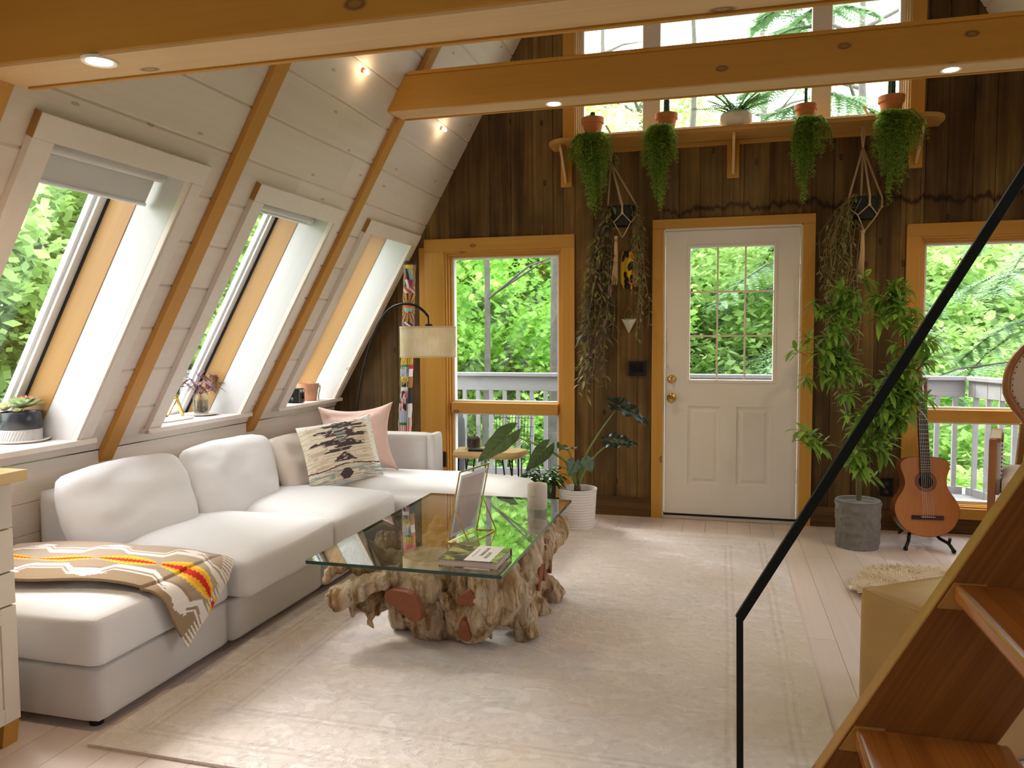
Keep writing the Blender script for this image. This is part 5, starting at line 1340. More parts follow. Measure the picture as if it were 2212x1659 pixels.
# ------------------------------------------------------------------ guitar on its stand
gt_ = thing('acoustic_guitar', 'classical guitar with an orange spruce top standing on a folding stand', 'guitar', (1.205, 5.22, 0))
lean = math.radians(9); GX = V(1, .10, 0).normalized(); GZ = V(-.035, math.sin(lean), math.cos(lean)).normalized(); GN = GX.cross(GZ).normalized()   # GN faces away from wall? 
if GN.y > 0: GN = -GN
G0 = V(1.21, 5.19, .062)
prof = [(0, 0), (.012, .07), (.04, .125), (.09, .165), (.145, .184), (.19, .182), (.235, .162), (.275, .135), (.31, .121), (.34, .119), (.375, .126), (.41, .138), (.44, .139), (.462, .126), (.478, .095), (.486, .05), (.488, 0)]
def gcat(pr, m=4):
    out = []
    for i in range(len(pr)-1):
        for k in range(m):
            f = k/m; q = [V(*pr[max(i-1, 0)]), V(*pr[i]), V(*pr[i+1]), V(*pr[min(i+2, len(pr)-1)])]
            out.append(0.5*((2*q[1])+(q[2]-q[0])*f+(2*q[0]-5*q[1]+4*q[2]-q[3])*f*f+(3*q[1]-q[0]-3*q[2]+q[3])*f**3))
    return out + [V(*pr[-1])]
pr = gcat(prof); outl = [(a.y, a.x) for a in pr] + [(-a.y, a.x) for a in pr[::-1][1:-1]]
def GP(x, z, n=0): return G0 + GX*x + GZ*z + GN*n
mb = MB(); mb.prism([GP(x, z, -.045) for x, z in outl], GN*.090)
build('body', mb, plain('rosewood', (0.16, 0.045, 0.015), 0.25, var=.3, nscale=10, spec=.6), gt_, smooth=0.5)
mb = MB(); mb.prism([GP(x*.985, .244+(z-.244)*.988, .045) for x, z in outl], GN*.002)
build('soundboard', mb, wood('spruce_top', (0.58, 0.22, 0.06), (0.42, 0.13, 0.03), 'Z', 0.3, 0, ring=60, tint=0, spec=.5), gt_, smooth=0.5)
def disc(mb, x, z, r0, r1, n0, n1, seg=40):
    vs = []; 
    for r_, nn in ((r0, n0), (r1, n0), (r1, n1), (r0, n1)):
        vs += [GP(x+r_*math.cos(6.283*k/seg), z+r_*math.sin(6.283*k/seg), nn) for k in range(seg)]
    mb.add(vs, [(a*seg+i, a*seg+(i+1) % seg, ((a+1) % 4)*seg+(i+1) % seg, ((a+1) % 4)*seg+i) for a in range(4) for i in range(seg)])
mb = MB(); disc(mb, 0, .335, .0001, .043, .0465, .0475); build('sound_hole', mb, BLACKP, gt_)
mb = MB(); disc(mb, 0, .335, .046, .063, .0468, .0478); build('rosette', mb, plain('rosette', (0.22, 0.08, 0.04), 0.3, var=.6, nscale=300), gt_)
mb = MB(); mb.obox(GP(0, .118, .052), (GX, GZ, GN), (.090, .013, .005)); mb.obox(GP(0, .118, .057), (GX, GZ, GN), (.042, .010, .004)); br = build('bridge', mb, plain('ebony', (0.04, 0.015, 0.01), 0.3), gt_, bevel=.002)
mb = MB(); mb.obox(GP(0, .122, .062), (GX, GZ, GN), (.040, .0015, .003)); build('saddle', mb, WCER, br)
mb = MB(); mb.hexa([GP(x*(.031 if z < .5 else .026), z, n_) for x in (-1, 1) for z in (.37, .815) for n_ in (.046, .055)]); fb = build('fingerboard', mb, plain('ebony', (0.04, 0.015, 0.01), 0.3), gt_)
for k in range(1, 19):
    zf = .815-.65*(1-2**(-k/12)); mb = MB(); mb.obox(GP(0, zf, .0555), (GX, GZ, GN), (.026+.005*(.815-zf)/.445, .0009, .0012)); build('fret', mb, plain('fret_wire', (.7, .68, .62), .25, .9), fb)
mb = MB(); mb.hexa([GP(x*.026, z, n_) for x in (-1, 1) for z in (.47, .815) for n_ in (.022, .046)]); build('neck', mb, plain('mahogany', (0.20, 0.07, 0.03), 0.35), gt_, bevel=.006)
hd = [(-.026, .815), (-.034, .84), (-.036, .955), (-.030, .972), (-.015, .966), (0, .985), (.015, .966), (.030, .972), (.036, .955), (.034, .84), (.026, .815)]
mb = MB()
for sx_ in (-1, 1):
    mb.prism([GP(x*sx_, z, .030) for x, z in ((.022, .84), (.036, .84), (.036, .955), (.030, .972), (.022, .969))], GN*.018)
mb.prism([GP(x, z, .030) for x, z in ((-.007, .84), (.007, .84), (.007, .97), (0, .985), (-.007, .97))], GN*.018)
mb.prism([GP(x, z, .030) for x, z in ((-.026, .812), (.026, .812), (.036, .842), (-.036, .842))], GN*.018); mb.prism([GP(x, z, .030) for x, z in ((-.034, .948), (.034, .948), (.030, .972), (-.030, .972))], GN*.018)
head = build('headstock', mb, plain('mahogany_head', (0.26, 0.09, 0.05), 0.3), gt_)
for sx_ in (-1, 1):
    for z in (.865, .897, .929):
        mb = MB(); mb.tube([GP(sx_*.006, z, .040), GP(sx_*.024, z, .040)], .0045, 10); mb.tube([GP(sx_*.036, z, .039), GP(sx_*.046, z, .039)], .002, 6); mb.obox(GP(sx_*.051, z, .039), (GX, GZ, GN), (.006, .008, .003)); build('tuning_peg', mb, WCER, head)
mb = MB(); mb.obox(GP(0, .817, .056), (GX, GZ, GN), (.026, .0025, .004)); build('nut', mb, WCER, gt_)
mb = MB()
for k in range(6):
    xx = -1+2*k/5; mb.tube([GP(xx*.022, .818, .060), GP(xx*.029, .122, .0645)], .0006 if k > 2 else .0009, 5)
build('strings', mb, plain('nylon', (.75, .70, .6), .3), gt_)
gs = thing('guitar_stand', 'folding black guitar stand under the classical guitar', 'guitar stand', (1.205, 5.19, 0))
for s_, lab in ((-1, 0), (1, 1)):
    mb = MB(); x0 = 1.205+s_*.055
    mb.tube([(x0, 5.33, .10), (x0+s_*.03, 5.20, .052), (x0+s_*.055, 5.10, .050), (x0+s_*.075, 5.07, .015)], .010, 10); mb.tube([(x0+s_*.055, 5.10, .050), (x0+s_*.058, 5.085, .085)], .009, 10)
    build('front_leg', mb, DARKM, gs, smooth=SA)
    mb = MB(); mb.lathe([(0, -.012), (.010, -.010), (.014, 0), (.010, .010), (0, .012)], (x0+s_*.075, 5.07, .0125), 14); build('rubber_foot', mb, BLACKP, gs, smooth=SA)
    mb = MB(); mb.tube([(x0, 5.33, .10), (x0+s_*.04, 5.43, .02)], .009, 8); build('rear_leg', mb, DARKM, gs, smooth=SA)
mb = MB(); mb.tube([(1.145, 5.33, .10), (1.265, 5.33, .10)], .012, 10); build('hinge_bar', mb, DARKM, gs, smooth=SA)

# ------------------------------------------------------------------ armchair by the window
ac = thing('armchair', 'antique carved wood armchair with beige upholstery and nailhead trim by the window', 'armchair', (1.86, 5.08, 0))
f = V(-.30, -.95, 0).normalized(); s = V(-.95, .30, 0).normalized(); C0 = V(1.86, 5.08, 0)
CH = plain('walnut_frame', (0.30, 0.12, 0.035), 0.35, var=.2, nscale=8); UPH = fabric('beige_upholstery', (0.60, 0.50, 0.44), .9, 400, .05, .2)
NAIL = plain('nailhead', (0.14, 0.09, 0.05), .3, .8)
def CP(a, b, z): return C0 + f*a + s*b + V(0, 0, z)
mb = MB(); mb.rbox(CP(.0, 0, .425), (.29, .27, .065), .03, ax=(f, s, (0, 0, 1)), n=10, crown=.02); build('seat_cushion', mb, UPH, ac, smooth=True, weld=True)
mb = MB(); mb.rbox(CP(.0, 0, .335), (.285, .275, .045), .012, ax=(f, s, (0, 0, 1)), n=6); build('seat_apron', mb, UPH, ac, smooth=True, weld=True)
mb = MB(); mb.obox(CP(0, 0, .268), (f, s, V(0, 0, 1)), (.29, .285, .022)); build('seat_rail', mb, CH, ac, bevel=.004)
for sd_ in (1, -1):
    mb = MB(); mb.rbox(CP(-.02, sd_*.30, .53), (.25, .028, .155), .02, ax=(f, s, (0, 0, 1)), n=8); arm = build('arm_panel', mb, UPH, ac, smooth=True, weld=True)
    mb = MB(); mb.obox(CP(.25, sd_*.317, .47), (f, s, V(0, 0, 1)), (.014, .020, .235)); mb.obox(CP(-.02, sd_*.305, .70), (f, s, V(0, 0, 1)), (.270, .030, .010)); build('arm_frame', mb, CH, arm, bevel=.006)
    mb = MB()
    for k in range(15): c = CP(.230, sd_*.272, .33+k*.024); mb.lathe([(0, .004), (.004, .003), (.0055, 0)], c, 8, Matrix.Rotation(math.radians(90), 3, 'X'))
    for k in range(20): c = CP(.22-k*.024, sd_*.272, .690); mb.lathe([(0, .004), (.004, .003), (.0055, 0)], c, 8, Matrix.Rotation(math.radians(90), 3, 'X'))
    build('nailheads', mb, NAIL, arm)
for k in range(1):
    mb = MB()
    for j in range(23): mb.lathe([(0, .004), (.004, .003), (.0055, 0)], CP(.287, -.26+j*.0236, .30), 8, Matrix.Rotation(math.radians(90), 3, 'X'))
    build('nailheads', mb, NAIL, ac)
for a in (1, -1):
    for b in (1, -1):
        mb = MB(); mb.lathe([(.012, .0), (.020, .012), (.014, .03), (.022, .06), (.016, .085), (.026, .12), (.018, .15), (.030, .19), (.030, .25)], CP(a*.255, b*.27, 0), 18); lg = build('leg', mb, CH, ac, smooth=SA)
        mb = MB(); mb.lathe([(0, -.016), (.012, -.010), (.016, 0), (.012, .010), (0, .016)], CP(a*.255+.03, b*.27, .235), 14); build('metal_knob', mb, plain('pewter', (.32, .32, .34), .3, .9), lg, smooth=SA)
# balloon back
ov = []
for k in range(40):
    t = k/40*6.283; w_ = .265*math.cos(t)*(1.0 if math.sin(t) > -.2 else 1-.35*(-math.sin(t)-.2)); ov.append((w_, .98+.31*math.sin(t)))
P = [CP(-.27-.10*(z-.6), x, z) for x, z in ov]
mb = MB(); mb.tube(P+[P[0], P[1]], .024, 10, cap=False); build('back_frame', mb, CH, ac, smooth=SA)
mb = MB(); cc = CP(-.30, 0, .98)
def bf(u, v):
    t = v*6.283; k = u; x = .25*math.cos(t)*(1.0 if math.sin(t) > -.2 else 1-.35*(-math.sin(t)-.2))*k; z = .98+.295*math.sin(t)*k
    return CP(-.27-.10*(z-.6)+.045*(1-k**3), x, z)
mb.grid(bf, 10, 40); build('back_upholstery', mb, UPH, ac, smooth=True, weld=True, solid=.01)
mb = MB()
for k in range(46):
    t = k/46*6.283; x = .232*math.cos(t)*(1.0 if math.sin(t) > -.2 else 1-.35*(-math.sin(t)-.2)); z = .98+.278*math.sin(t); mb.lathe([(0, .005), (.004, .004), (.006, 0)], CP(-.27-.10*(z-.6)+.012, x, z), 8, Matrix.Rotation(math.radians(90), 3, 'X'))
build('nailheads', mb, NAIL, ac)
mb = MB(); mb.bar(CP(-.27, .20, .28), CP(-.28, .17, .75), .035, .035); build('back_post', mb, CH, ac, bevel=.006)
mb = MB(); mb.bar(CP(-.27, -.20, .28), CP(-.28, -.17, .75), .035, .035); build('back_post', mb, CH, ac, bevel=.006)
Q = lambda a, b, z: CP(a, b, z)
def kn(u, v): k = .45+.25*((int(u*22)+int(v*22)) % 2); return (k*1.0, k*.78, k*.48)
quad_pillow('throw_pillow', Q(-.02, .10, .50), Q(-.06, -.24, .50), Q(-.20, -.24, .80), Q(-.16, .12, .76), .12, vcol('knit_pillow', .95, bstr=.8, nscale=120), 'tan knitted pillow sitting on the armchair by the window', kn, n=46)
# ------------------------------------------------------------------ high shelf with brackets
sh_ = thing('wall_shelf', 'long rounded pine plank shelf on three brackets under the high window', 'shelf', (0.05, 5.45, 2.62))
SHW = wood('shelf_pine', (0.60, 0.33, 0.09), (0.46, 0.22, 0.04), 'X', 0.45, 0.3, ring=12, tint=0.04)
out = []
for k in range(9): a = math.pi/2*k/8; out.append((-1.03-.16*math.sin(a), 5.30+.15-.15*math.cos(a)))
out.append((-1.19, YB)); out.append((1.31, YB))
for k in range(9): a = math.pi/2*(1-k/8); out.append((1.15+.16*math.sin(a), 5.30+.15-.15*math.cos(a)))
mb = MB(); mb.prism([(x, y, 2.615) for x, y in out], (0, 0, .027)); build('plank', mb, SHW, sh_, bevel=.004)
mb = MB(); mb.box(-1.03, 1.14, YB-.018, YB+.002, 2.585, 2.614); build('ledger', mb, SHW, sh_, bevel=.002)
for x in (-1.095, .055, 1.18):
    mb = MB(); mb.box(x-.040, x+.040, YB-.020, YB+.002, 2.36, 2.614); b_ = build('bracket_plate', mb, PINE, sh_, bevel=.002)
    mb = MB(); mb.prism([(x-.009, YB-.02, 2.385), (x-.009, YB-.035, 2.385), (x-.009, YB-.235, 2.59), (x-.009, YB-.235, 2.614), (x-.009, YB-.02, 2.614)], (.018, 0, 0)); build('bracket_gusset', mb, wood('pale_pine', (.72, .48, .22), (.58, .34, .12), 'Z', .5, .1), b_, bevel=.002)
SZ = 2.642
CACT = plain('cactus_skin', (0.045, 0.10, 0.05), 0.7, var=.4, nscale=40)
def terracotta(x, y, z, r, h, label, cactus, group=None, mat=TERRA):
    t = thing('cactus_pot', label, 'potted cactus', (x, y, z), group)
    mb = MB(); mb.lathe([(0, 0), (r*1.02, 0), (r*1.1, .008), (r*1.1, .014), (r*.9, .014), (0, .012)], (x, y, z), 28); build('saucer', mb, mat, t, smooth=SA)
    mb = MB(); z0 = z+.010
    mb.lathe([(0, 0), (r*.66, 0), (r*.88, h*.70), (r*.98, h*.70), (r, h), (r*.90, h), (r*.86, h*.88), (0, h*.88)], (x, y, z0), 32); build('pot', mb, mat, t, smooth=SA)
    mb = MB(); mb.lathe([(0, 0), (r*.86, 0), (r*.86, .002), (0, .004)], (x, y, z0+h*.87), 20); build('soil', mb, SOIL, t)
    mb = MB(); cactus(mb, V(x, y, z0+h*.88)); build('cactus', mb, CACT, t, smooth=True)
def column(hh, r, ribs=7, lean=(0, 0)):
    def f(mb, p):
        n = ribs*4; vs = []
        m_ = 14
        for i in range(m_+1):
            u = i/m_; rad = r*(1-.25*u)*math.sqrt(max(0.0, 1-max(0, (u-.85)/.15)**2)) if u < 1 else .0005
            for k in range(n):
                a = 6.283*k/n; rr_ = rad*(1+.18*math.cos(ribs*a)+(.05 if i % 2 else 0)); vs.append(p+V(rr_*math.cos(a)+lean[0]*u, rr_*math.sin(a)+lean[1]*u, hh*u))
        mb.add(vs, [(i*n+k, i*n+(k+1) % n, (i+1)*n+(k+1) % n, (i+1)*n+k) for i in range(m_) for k in range(n)])
        for i in range(1, m_):
            for k in range(ribs):
                a = 6.283*k/ribs; q = vs[i*n+k*4]; d = V(math.cos(a), math.sin(a), .2); sx_ = V(0, 0, .0015)
                mb.add([q-sx_, q+sx_, q+d*.008], [(0, 1, 2)])
    return f
terracotta(-.875, 5.39, SZ, .077, .125, 'terracotta pot with a stubby cactus at the end of the shelf nearest the sloping ceiling', column(.06, .016))
terracotta(-.38, 5.40, SZ, .075, .118, 'terracotta pot with a tall column cactus reaching past the beam', column(.42, .017, lean=(.0, 0)))
terracotta(.495, 5.40, SZ, .070, .108, 'terracotta pot with a thin cactus standing beside the paper-wrapped palm on the shelf', column(.30, .009, 5))
terracotta(.995, 5.39, SZ, .078, .118, 'terracotta pot with a spiny cactus at the shelf end above the guitar', column(.36, .020))
pp = thing('potted_palm', 'small palm in a crumpled white paper wrapped pot on the high shelf', 'potted palm', (.066, 5.42, SZ))
mb = MB()
def paper(u, v):
    a = v*6.283; z = .115*u; r_ = .088+.012*math.sin(u*3.0) + .006*noise.noise(V(math.cos(a)*3, math.sin(a)*3, u*3)) + .004*abs(math.sin(a*5+u*4))
    if u > .8: r_ -= .03*(u-.8)/.2
    return (.066+r_*math.cos(a), 5.42+r_*math.sin(a), SZ+z+.006*noise.noise(V(math.cos(a)*4, math.sin(a)*4, 9))*u)
mb.grid(paper, 14, 60); build('paper_wrap', mb, plain('white_paper', (.84, .78, .70), .8, var=.03, bstr=.1), pp, smooth=.35, weld=True)
mb = MB(); rr = random.Random(8)
for k in range(22):
    a = rr.uniform(0, 6.283); el = rr.uniform(.35, 1.2); L = rr.uniform(.18, .30); p0 = V(.066, 5.42, SZ+.09); d = V(math.cos(a)*math.cos(el), math.sin(a)*math.cos(el)*.8, math.sin(el))
    for j in range(14):
        u = .15+.85*j/13; p = p0+d*L*u+V(0, 0, -.10*L*u*u*2); sd_ = d.cross(V(0, 0, 1)).normalized()
        for sg in (-1, 1): mb.leaf(p, (d*.7+sd_*sg*.8), (0, 0, 1), .075*(1-.5*u), .013, .3, n=2)
    mb.tube([p0, p0+d*L*.5+V(0, 0, -.05*L*.5), p0+d*L+V(0, 0, -.2*L)], .002, 5)
build('fronds', mb, leafmat('palm_frond', (.10, .27, .07), .35), pp, smooth=False)

# ------------------------------------------------------------------ trailing faux ferns hanging from the shelf
FERN = leafmat('fern_leaf', (.36, .60, .12), .5, .35)
def fern(x, y, ztop, wl, wr, zbot, xb, label, seed, lobe=None, top=None):
    rr = random.Random(seed); t = thing('hanging_fern', label, 'hanging fern', (x, y, ztop), None)
    st_, fo = MB(), MB()
    def strand(p0, L, dx, dy0, w0):
        n = max(4, int(L/.022)); p = Vector(p0); out_ = V(dx, dy0, .0)
        pts = []
        for i in range(n+1):
            u = i/n; pts.append(p0 + V(dx*(1-math.exp(-4*u)), dy0*(1-math.exp(-5*u)), .02*math.sin(min(1, u*4)*3.14)-L*max(0, u-.06)) + V(rr.gauss(0, .003), rr.gauss(0, .003), 0))
        st_.tube(pts, .0012, 4, cap=False)
        for i in range(n):
            u = i/n; a0 = rr.uniform(0, 6.28)
            for k in range(4):
                a = a0+k*1.57; d = V(math.cos(a), math.sin(a), -.55+rr.uniform(-.3, .3)); ll = w0*(1-.55*u)*rr.uniform(.7, 1.15)
                q = pts[i].lerp(pts[i+1], rr.random()); dn = d.normalized(); sdv = dn.cross(V(0, 0, 1)).normalized()
                # a frond tip of small leaflets
                for m_ in range(3):
                    c = q + dn*ll*(m_+.6)/3
                    for sg in (-1, 1): 
                        e = (sdv*sg+dn*.7).normalized(); s_ = ll*.33*(1-.2*m_); fo.add([c-dn*s_*.35, c+e*s_*.6+V(0, 0, .001), c+e*s_+dn*s_*.2, c+dn*s_*.45], [(0, 1, 2, 3)], rnd=rr.random())
    tails = [(xb+(wr-wl)*q, f) for q, f in ((-.04, 1.0), (.06, .93), (-.24, .74), (.26, .70), (-.42, .46), (.42, .44), (-.30, .58), (.14, .8), (-.14, .86))]
    for k in range(58):
        tx, f = tails[k % len(tails)]; xx = tx+rr.gauss(0, .014); L = (ztop-zbot)*f*(rr.uniform(.45, 1.0) if k > 17 else rr.uniform(.9, 1.03))
        strand(V(x+(xx-x)*.35, y+.02, ztop+rr.uniform(-.015, .01)), L, (xx-x)*.65, -.04*rr.uniform(-.5, 1.4), .046)
    if lobe:
        for k in range(10): strand(V(x+lobe[0]*.3, y+.02, ztop), rr.uniform(.6, 1)*lobe[1], lobe[0]*rr.uniform(.45, .9), -.03*rr.random(), .034)
    build('stems', st_, leafmat('fern_stem', (.12, .16, .04), .1), t); build('foliage', fo, FERN, t)
fern(-.88, 5.25, 2.64, -1.02, -.76, 2.06, -.84, 'trailing green fern hanging from the shelf end nearest the sloping ceiling', 1, lobe=(-.12, .22))
fern(-.41, 5.25, 2.66, -.51, -.30, 2.07, -.41, 'trailing green fern hanging from the shelf below the column cactus', 2)
fern(.50, 5.25, 2.645, .40, .56, 2.08, .48, 'trailing green fern hanging from the shelf above the hinge side of the door', 3, lobe=(.12, .26))
fern(.98, 5.25, 2.645, .86, 1.10, 2.05, .99, 'trailing green fern spilling over the last shelf bracket above the guitar window', 4, lobe=(.17, .26))

# ------------------------------------------------------------------ macrame hangers with trailing vines
ROPE = fabric('cotton_rope', (.52, .36, .20), .9, 160, .12, .6)
VINE1 = leafmat('grey_green_vine', (.24, .27, .12), .35, .35); VINE2 = leafmat('purple_vine', (.17, .115, .13), .3, .4)
VSTEM = leafmat('vine_stem', (.30, .22, .11), .1, .3)
def macrame(hx, px, py, zt, pot_z, pr_, label, a0=.1):
    t = thing('macrame_hanger', label, 'plant hanger', (px, py, zt))
    mb = MB(); mb.tube([(hx, py, zt-.13), (hx-.007, py, zt-.06), (hx-.005, py, zt), (hx+.005, py, zt), (hx+.007, py, zt-.06), (hx, py, zt-.13)], .006, 8); build('loop', mb, ROPE, t, smooth=True)
    top = V(hx, py, zt-.13)
    for k in range(4):
        a = a0+k*1.571; rim = V(px+pr_*1.03*math.cos(a), py+pr_*1.03*math.sin(a), pot_z+.005); low = V(px+pr_*.85*math.cos(a+.78), py+pr_*.85*math.sin(a+.78), pot_z-.105); low2 = V(px+pr_*.85*math.cos(a-.78), py+pr_*.85*math.sin(a-.78), pot_z-.105)
        mid = V(px+pr_*1.02*math.cos(a), py+pr_*1.02*math.sin(a), pot_z-.05)
        mb = MB(); mb.tube([top, rim, mid], .0065, 8)
        mb.tube([mid, low], .0035, 6); mb.tube([mid, low2], .0035, 6); mb.lathe([(0, -.01), (.009, -.006), (.010, 0), (.009, .006), (0, .01)], mid, 10)
        mb.tube([low, V(px, py, pot_z-.20)], .0035, 6)
        build('cord', mb, ROPE, t, smooth=True)
    px = px*.45+hx*.55; mb = MB()
    for k in range(12):
        a = k*.52; mb.tube([(px+.006*math.cos(a), py+.006*math.sin(a), pot_z-.195), (px+.010*math.cos(a), py+.010*math.sin(a), pot_z-.33), (px+.018*math.cos(a)-.01, py+.014*math.sin(a), pot_z-.50-.02*math.sin(k*3))], .0042, 6)
    mb.lathe([(0, -.014), (.013, -.010), (.015, 0), (.013, .010), (0, .014)], (px, py, pot_z-.20), 12); build('tassel', mb, ROPE, t, smooth=True)
def vine_plant(px, py, pot_z, pr_, label, strands, lm, seed, cat='trailing plant', parts=None):
    t = thing('trailing_plant', label, cat, (px, py, pot_z-.13)); rr = random.Random(seed)
    mb = MB(); mb.lathe([(0, 0), (pr_*.72, 0), (pr_*.95, .12), (pr_, .12), (pr_, .13), (pr_*.92, .13), (pr_*.88, .11), (0, .11)], (px, py, pot_z-.13), 28); build('pot', mb, BLACKP, t, smooth=SA)
    groups = {}
    for (tx, ty, zb, n, spread, kind, LL) in strands:
        st_, fo = groups.setdefault(kind, (MB(), MB()))
        for k in range(n):
            ex, ey, ez = tx+rr.gauss(0, spread), ty+rr.gauss(0, .03), zb+rr.uniform(0, .35*(pot_z-zb))
            ey = min(ey, YB-.06)
            a = math.atan2(ty-py, tx-px)+rr.gauss(0, .5); rim = V(px+pr_*math.cos(a)*.95, py+pr_*math.sin(a)*.95, pot_z+.015); L = pot_z-ez; m_ = max(6, int(L/.045))
            pts = [V(px+pr_*.4*math.cos(a), py+pr_*.4*math.sin(a), pot_z-.01)]
            ph = rr.uniform(0, 6)
            for i in range(m_+1):
                u = i/m_; e = 1-math.exp(-3.2*u)
                pts.append(V(rim.x+(ex-rim.x)*e+.012*math.sin(u*9+ph), rim.y+(ey-rim.y)*e+.01*math.cos(u*8+ph), pot_z+.02-L*u))
            st_.tube(pts, .0016, 4, cap=False)
            for i in range(1, len(pts)-1):
                for q in range(2):
                    if rr.random() < .22: continue
                    a2 = rr.uniform(0, 6.28); d = V(math.cos(a2), math.sin(a2), rr.uniform(-.9, .25)); fo.leaf(pts[i].lerp(pts[i+1], rr.random()), d, (0, 0, 1), LL*rr.uniform(.6, 1.2), LL*.30*rr.uniform(.7, 1.2), rr.uniform(.1, .5), n=3, rnd=rr.random())
    for kind, (st_, fo) in groups.items():
        build('stems', st_, VSTEM, t); build('foliage', fo, kind, t)
macrame(-.745, -.665, 5.36, 2.60, 2.16, .095, 'cotton macrame hanger under the shelf on the window side of the door')
vine_plant(-.665, 5.36, 2.165, .090, 'dense trailing vine of grey-green and purple leaves in a black pot beside the door',
           [(-.84, 5.36, 1.25, 13, .055, VINE1, .06), (-.88, 5.36, .85, 6, .07, VINE2, .08), (-.84, 5.38, .95, 9, .05, VINE1, .065), (-.58, 5.38, 1.55, 7, .035, VINE1, .05), (-.53, 5.38, 1.20, 5, .03, VINE1, .05), (-.93, 5.38, .75, 5, .05, VINE1, .075)], VINE1, 3)
macrame(.83, .85, 5.34, 2.585, 2.14, .095, 'cotton macrame hanger under the shelf above the tall leafy plant')
vine_plant(.85, 5.34, 2.145, .090, 'trailing dark vine in a black hanging pot above the tall leafy plant',
           [(.70, 5.34, 1.45, 15, .05, VINE1, .05), (.76, 5.36, 1.15, 11, .06, VINE1, .05), (.62, 5.38, 1.65, 5, .05, VINE1, .045), (.66, 5.38, .75, 4, .04, VINE1, .05)], VINE1, 5)

# ------------------------------------------------------------------ tall leafy plant in the grey pot
tpot = thing('tall_leafy_plant', 'tall bright green leafy plant in a rough grey pot beside the door', 'potted plant', (.81, 5.1, 0))
def roughpot(u, v):
    a = v*6.283; r_ = .122+.008*u+.009*noise.noise(V(math.cos(a)*7, math.sin(a)*7, u*9))+.003*noise.noise(V(math.cos(a)*18, math.sin(a)*18, u*22))
    return (.81+r_*math.cos(a), 5.1+r_*math.sin(a), .285*u)
GREYP = plain('rough_grey_pot', (.19, .175, .155), .95, var=.35, nscale=26, bstr=.9)
mb = MB(); mb.grid(roughpot, 40, 90); mb.lathe([(.131, .285), (.125, .292), (.114, .285), (.110, .20), (0, .20)], (.81, 5.1, 0), 60); mb.lathe([(0, 0), (.121, .0005)], (.81, 5.1, 0.0), 60)
build('pot', mb, GREYP, tpot, smooth=True, weld=True)
mb = MB(); mb.lathe([(0, 0.0), (.110, 0), (.112, .01), (0, .02)], (.81, 5.1, .225), 30); build('soil', mb, SOIL, tpot, smooth=True)
LEAFG = leafmat('tall_plant_leaf', (.20, .38, .06), .4, .4)
stem = MB(); fol = MB(); rr = random.Random(31)
TW = plain('plant_twig', (.16, .12, .05), .8, var=.3)
def branch(pts, r0): stem.tube(pts, [r0*(1-.7*i/(len(pts)-1)) for i in range(len(pts))], 8)
branch([(.81, 5.1, .22), (.805, 5.1, .40), (.79, 5.11, .62), (.72, 5.12, .9), (.66, 5.12, 1.2), (.70, 5.14, 1.5), (.78, 5.15, 1.68)], .012)
branch([(.815, 5.1, .22), (.82, 5.09, .42), (.86, 5.08, .62), (.96, 5.06, .85), (1.06, 5.06, 1.1), (1.04, 5.08, 1.38), (.95, 5.1, 1.6)], .012)
branch([(.80, 5.1, .5), (.72, 5.04, .60), (.60, 5.02, .66), (.49, 5.0, .68)], .006)
branch([(.82, 5.1, .5), (.92, 5.04, .60), (1.0, 5.02, .70)], .006)
def rosette(c, L, n, spread=.9, upb=.15, ax=None):
    c = Vector(c); main = ax or V(rr.gauss(0, 1), rr.gauss(0, .7)-.3, rr.uniform(-.3, .5)).normalized()
    stem.tube([c-main*.05, c+main*L*.5], .0022, 5, cap=False)
    for k in range(n):
        a = k*2.4+rr.uniform(-.3, .3); u = k/n
        s1 = main.cross(V(0, 0, 1)); s1 = s1.normalized() if s1.length > .01 else V(1, 0, 0); s2 = s1.cross(main)
        d = main*(.35+.5*u) + (s1*math.cos(a)+s2*math.sin(a))*spread + V(0, 0, -.10); fol.leaf(c+main*L*.6*u, d, (0, 0, 1), L*rr.uniform(.75, 1.15), L*.33*rr.uniform(.8, 1.2), rr.uniform(.15, .45), n=4, rnd=rr.random())
cl = []
def along(pts, n, sp):
    for k in range(n):
        u = rr.uniform(0, len(pts)-1.001); i = int(u); p = V(*pts[i]).lerp(V(*pts[i+1]), u-i); cl.append(p+V(rr.gauss(0, sp), rr.gauss(0, sp*.6), rr.gauss(0, sp*.6)))
along([(.62, 5.08, 1.05), (.60, 5.08, 1.25), (.66, 5.1, 1.45), (.78, 5.08, 1.62)], 42, .06)
along([(.66, 5.08, .95), (.70, 5.08, 1.12), (.63, 5.06, 1.3)], 18, .05)
along([(.95, 5.04, .85), (1.05, 5.02, 1.0), (1.10, 5.03, 1.2), (1.02, 5.05, 1.42), (.92, 5.06, 1.58)], 60, .055)
along([(.86, 5.04, .72), (.98, 5.02, .78), (1.04, 5.0, .95), (.88, 5.0, 1.02)], 34, .05)
along([(.74, 5.04, .52), (.82, 5.04, .60), (.90, 5.04, .66), (.78, 5.0, .78)], 16, .035)
along([(.86, 5.06, .42), (.84, 5.04, .52)], 4, .02)
for p in cl: rosette(p, rr.uniform(.07, .105), rr.randint(7, 10))
for p in ((.49, 5.0, .68), (.46, 4.99, .66), (.51, 5.0, .64), (.50, 4.98, .71), (.54, 5.0, .62)): rosette(p, .095, 9, 1.0)
build('stems', stem, TW, tpot, smooth=SA); build('foliage', fol, LEAFG, tpot)

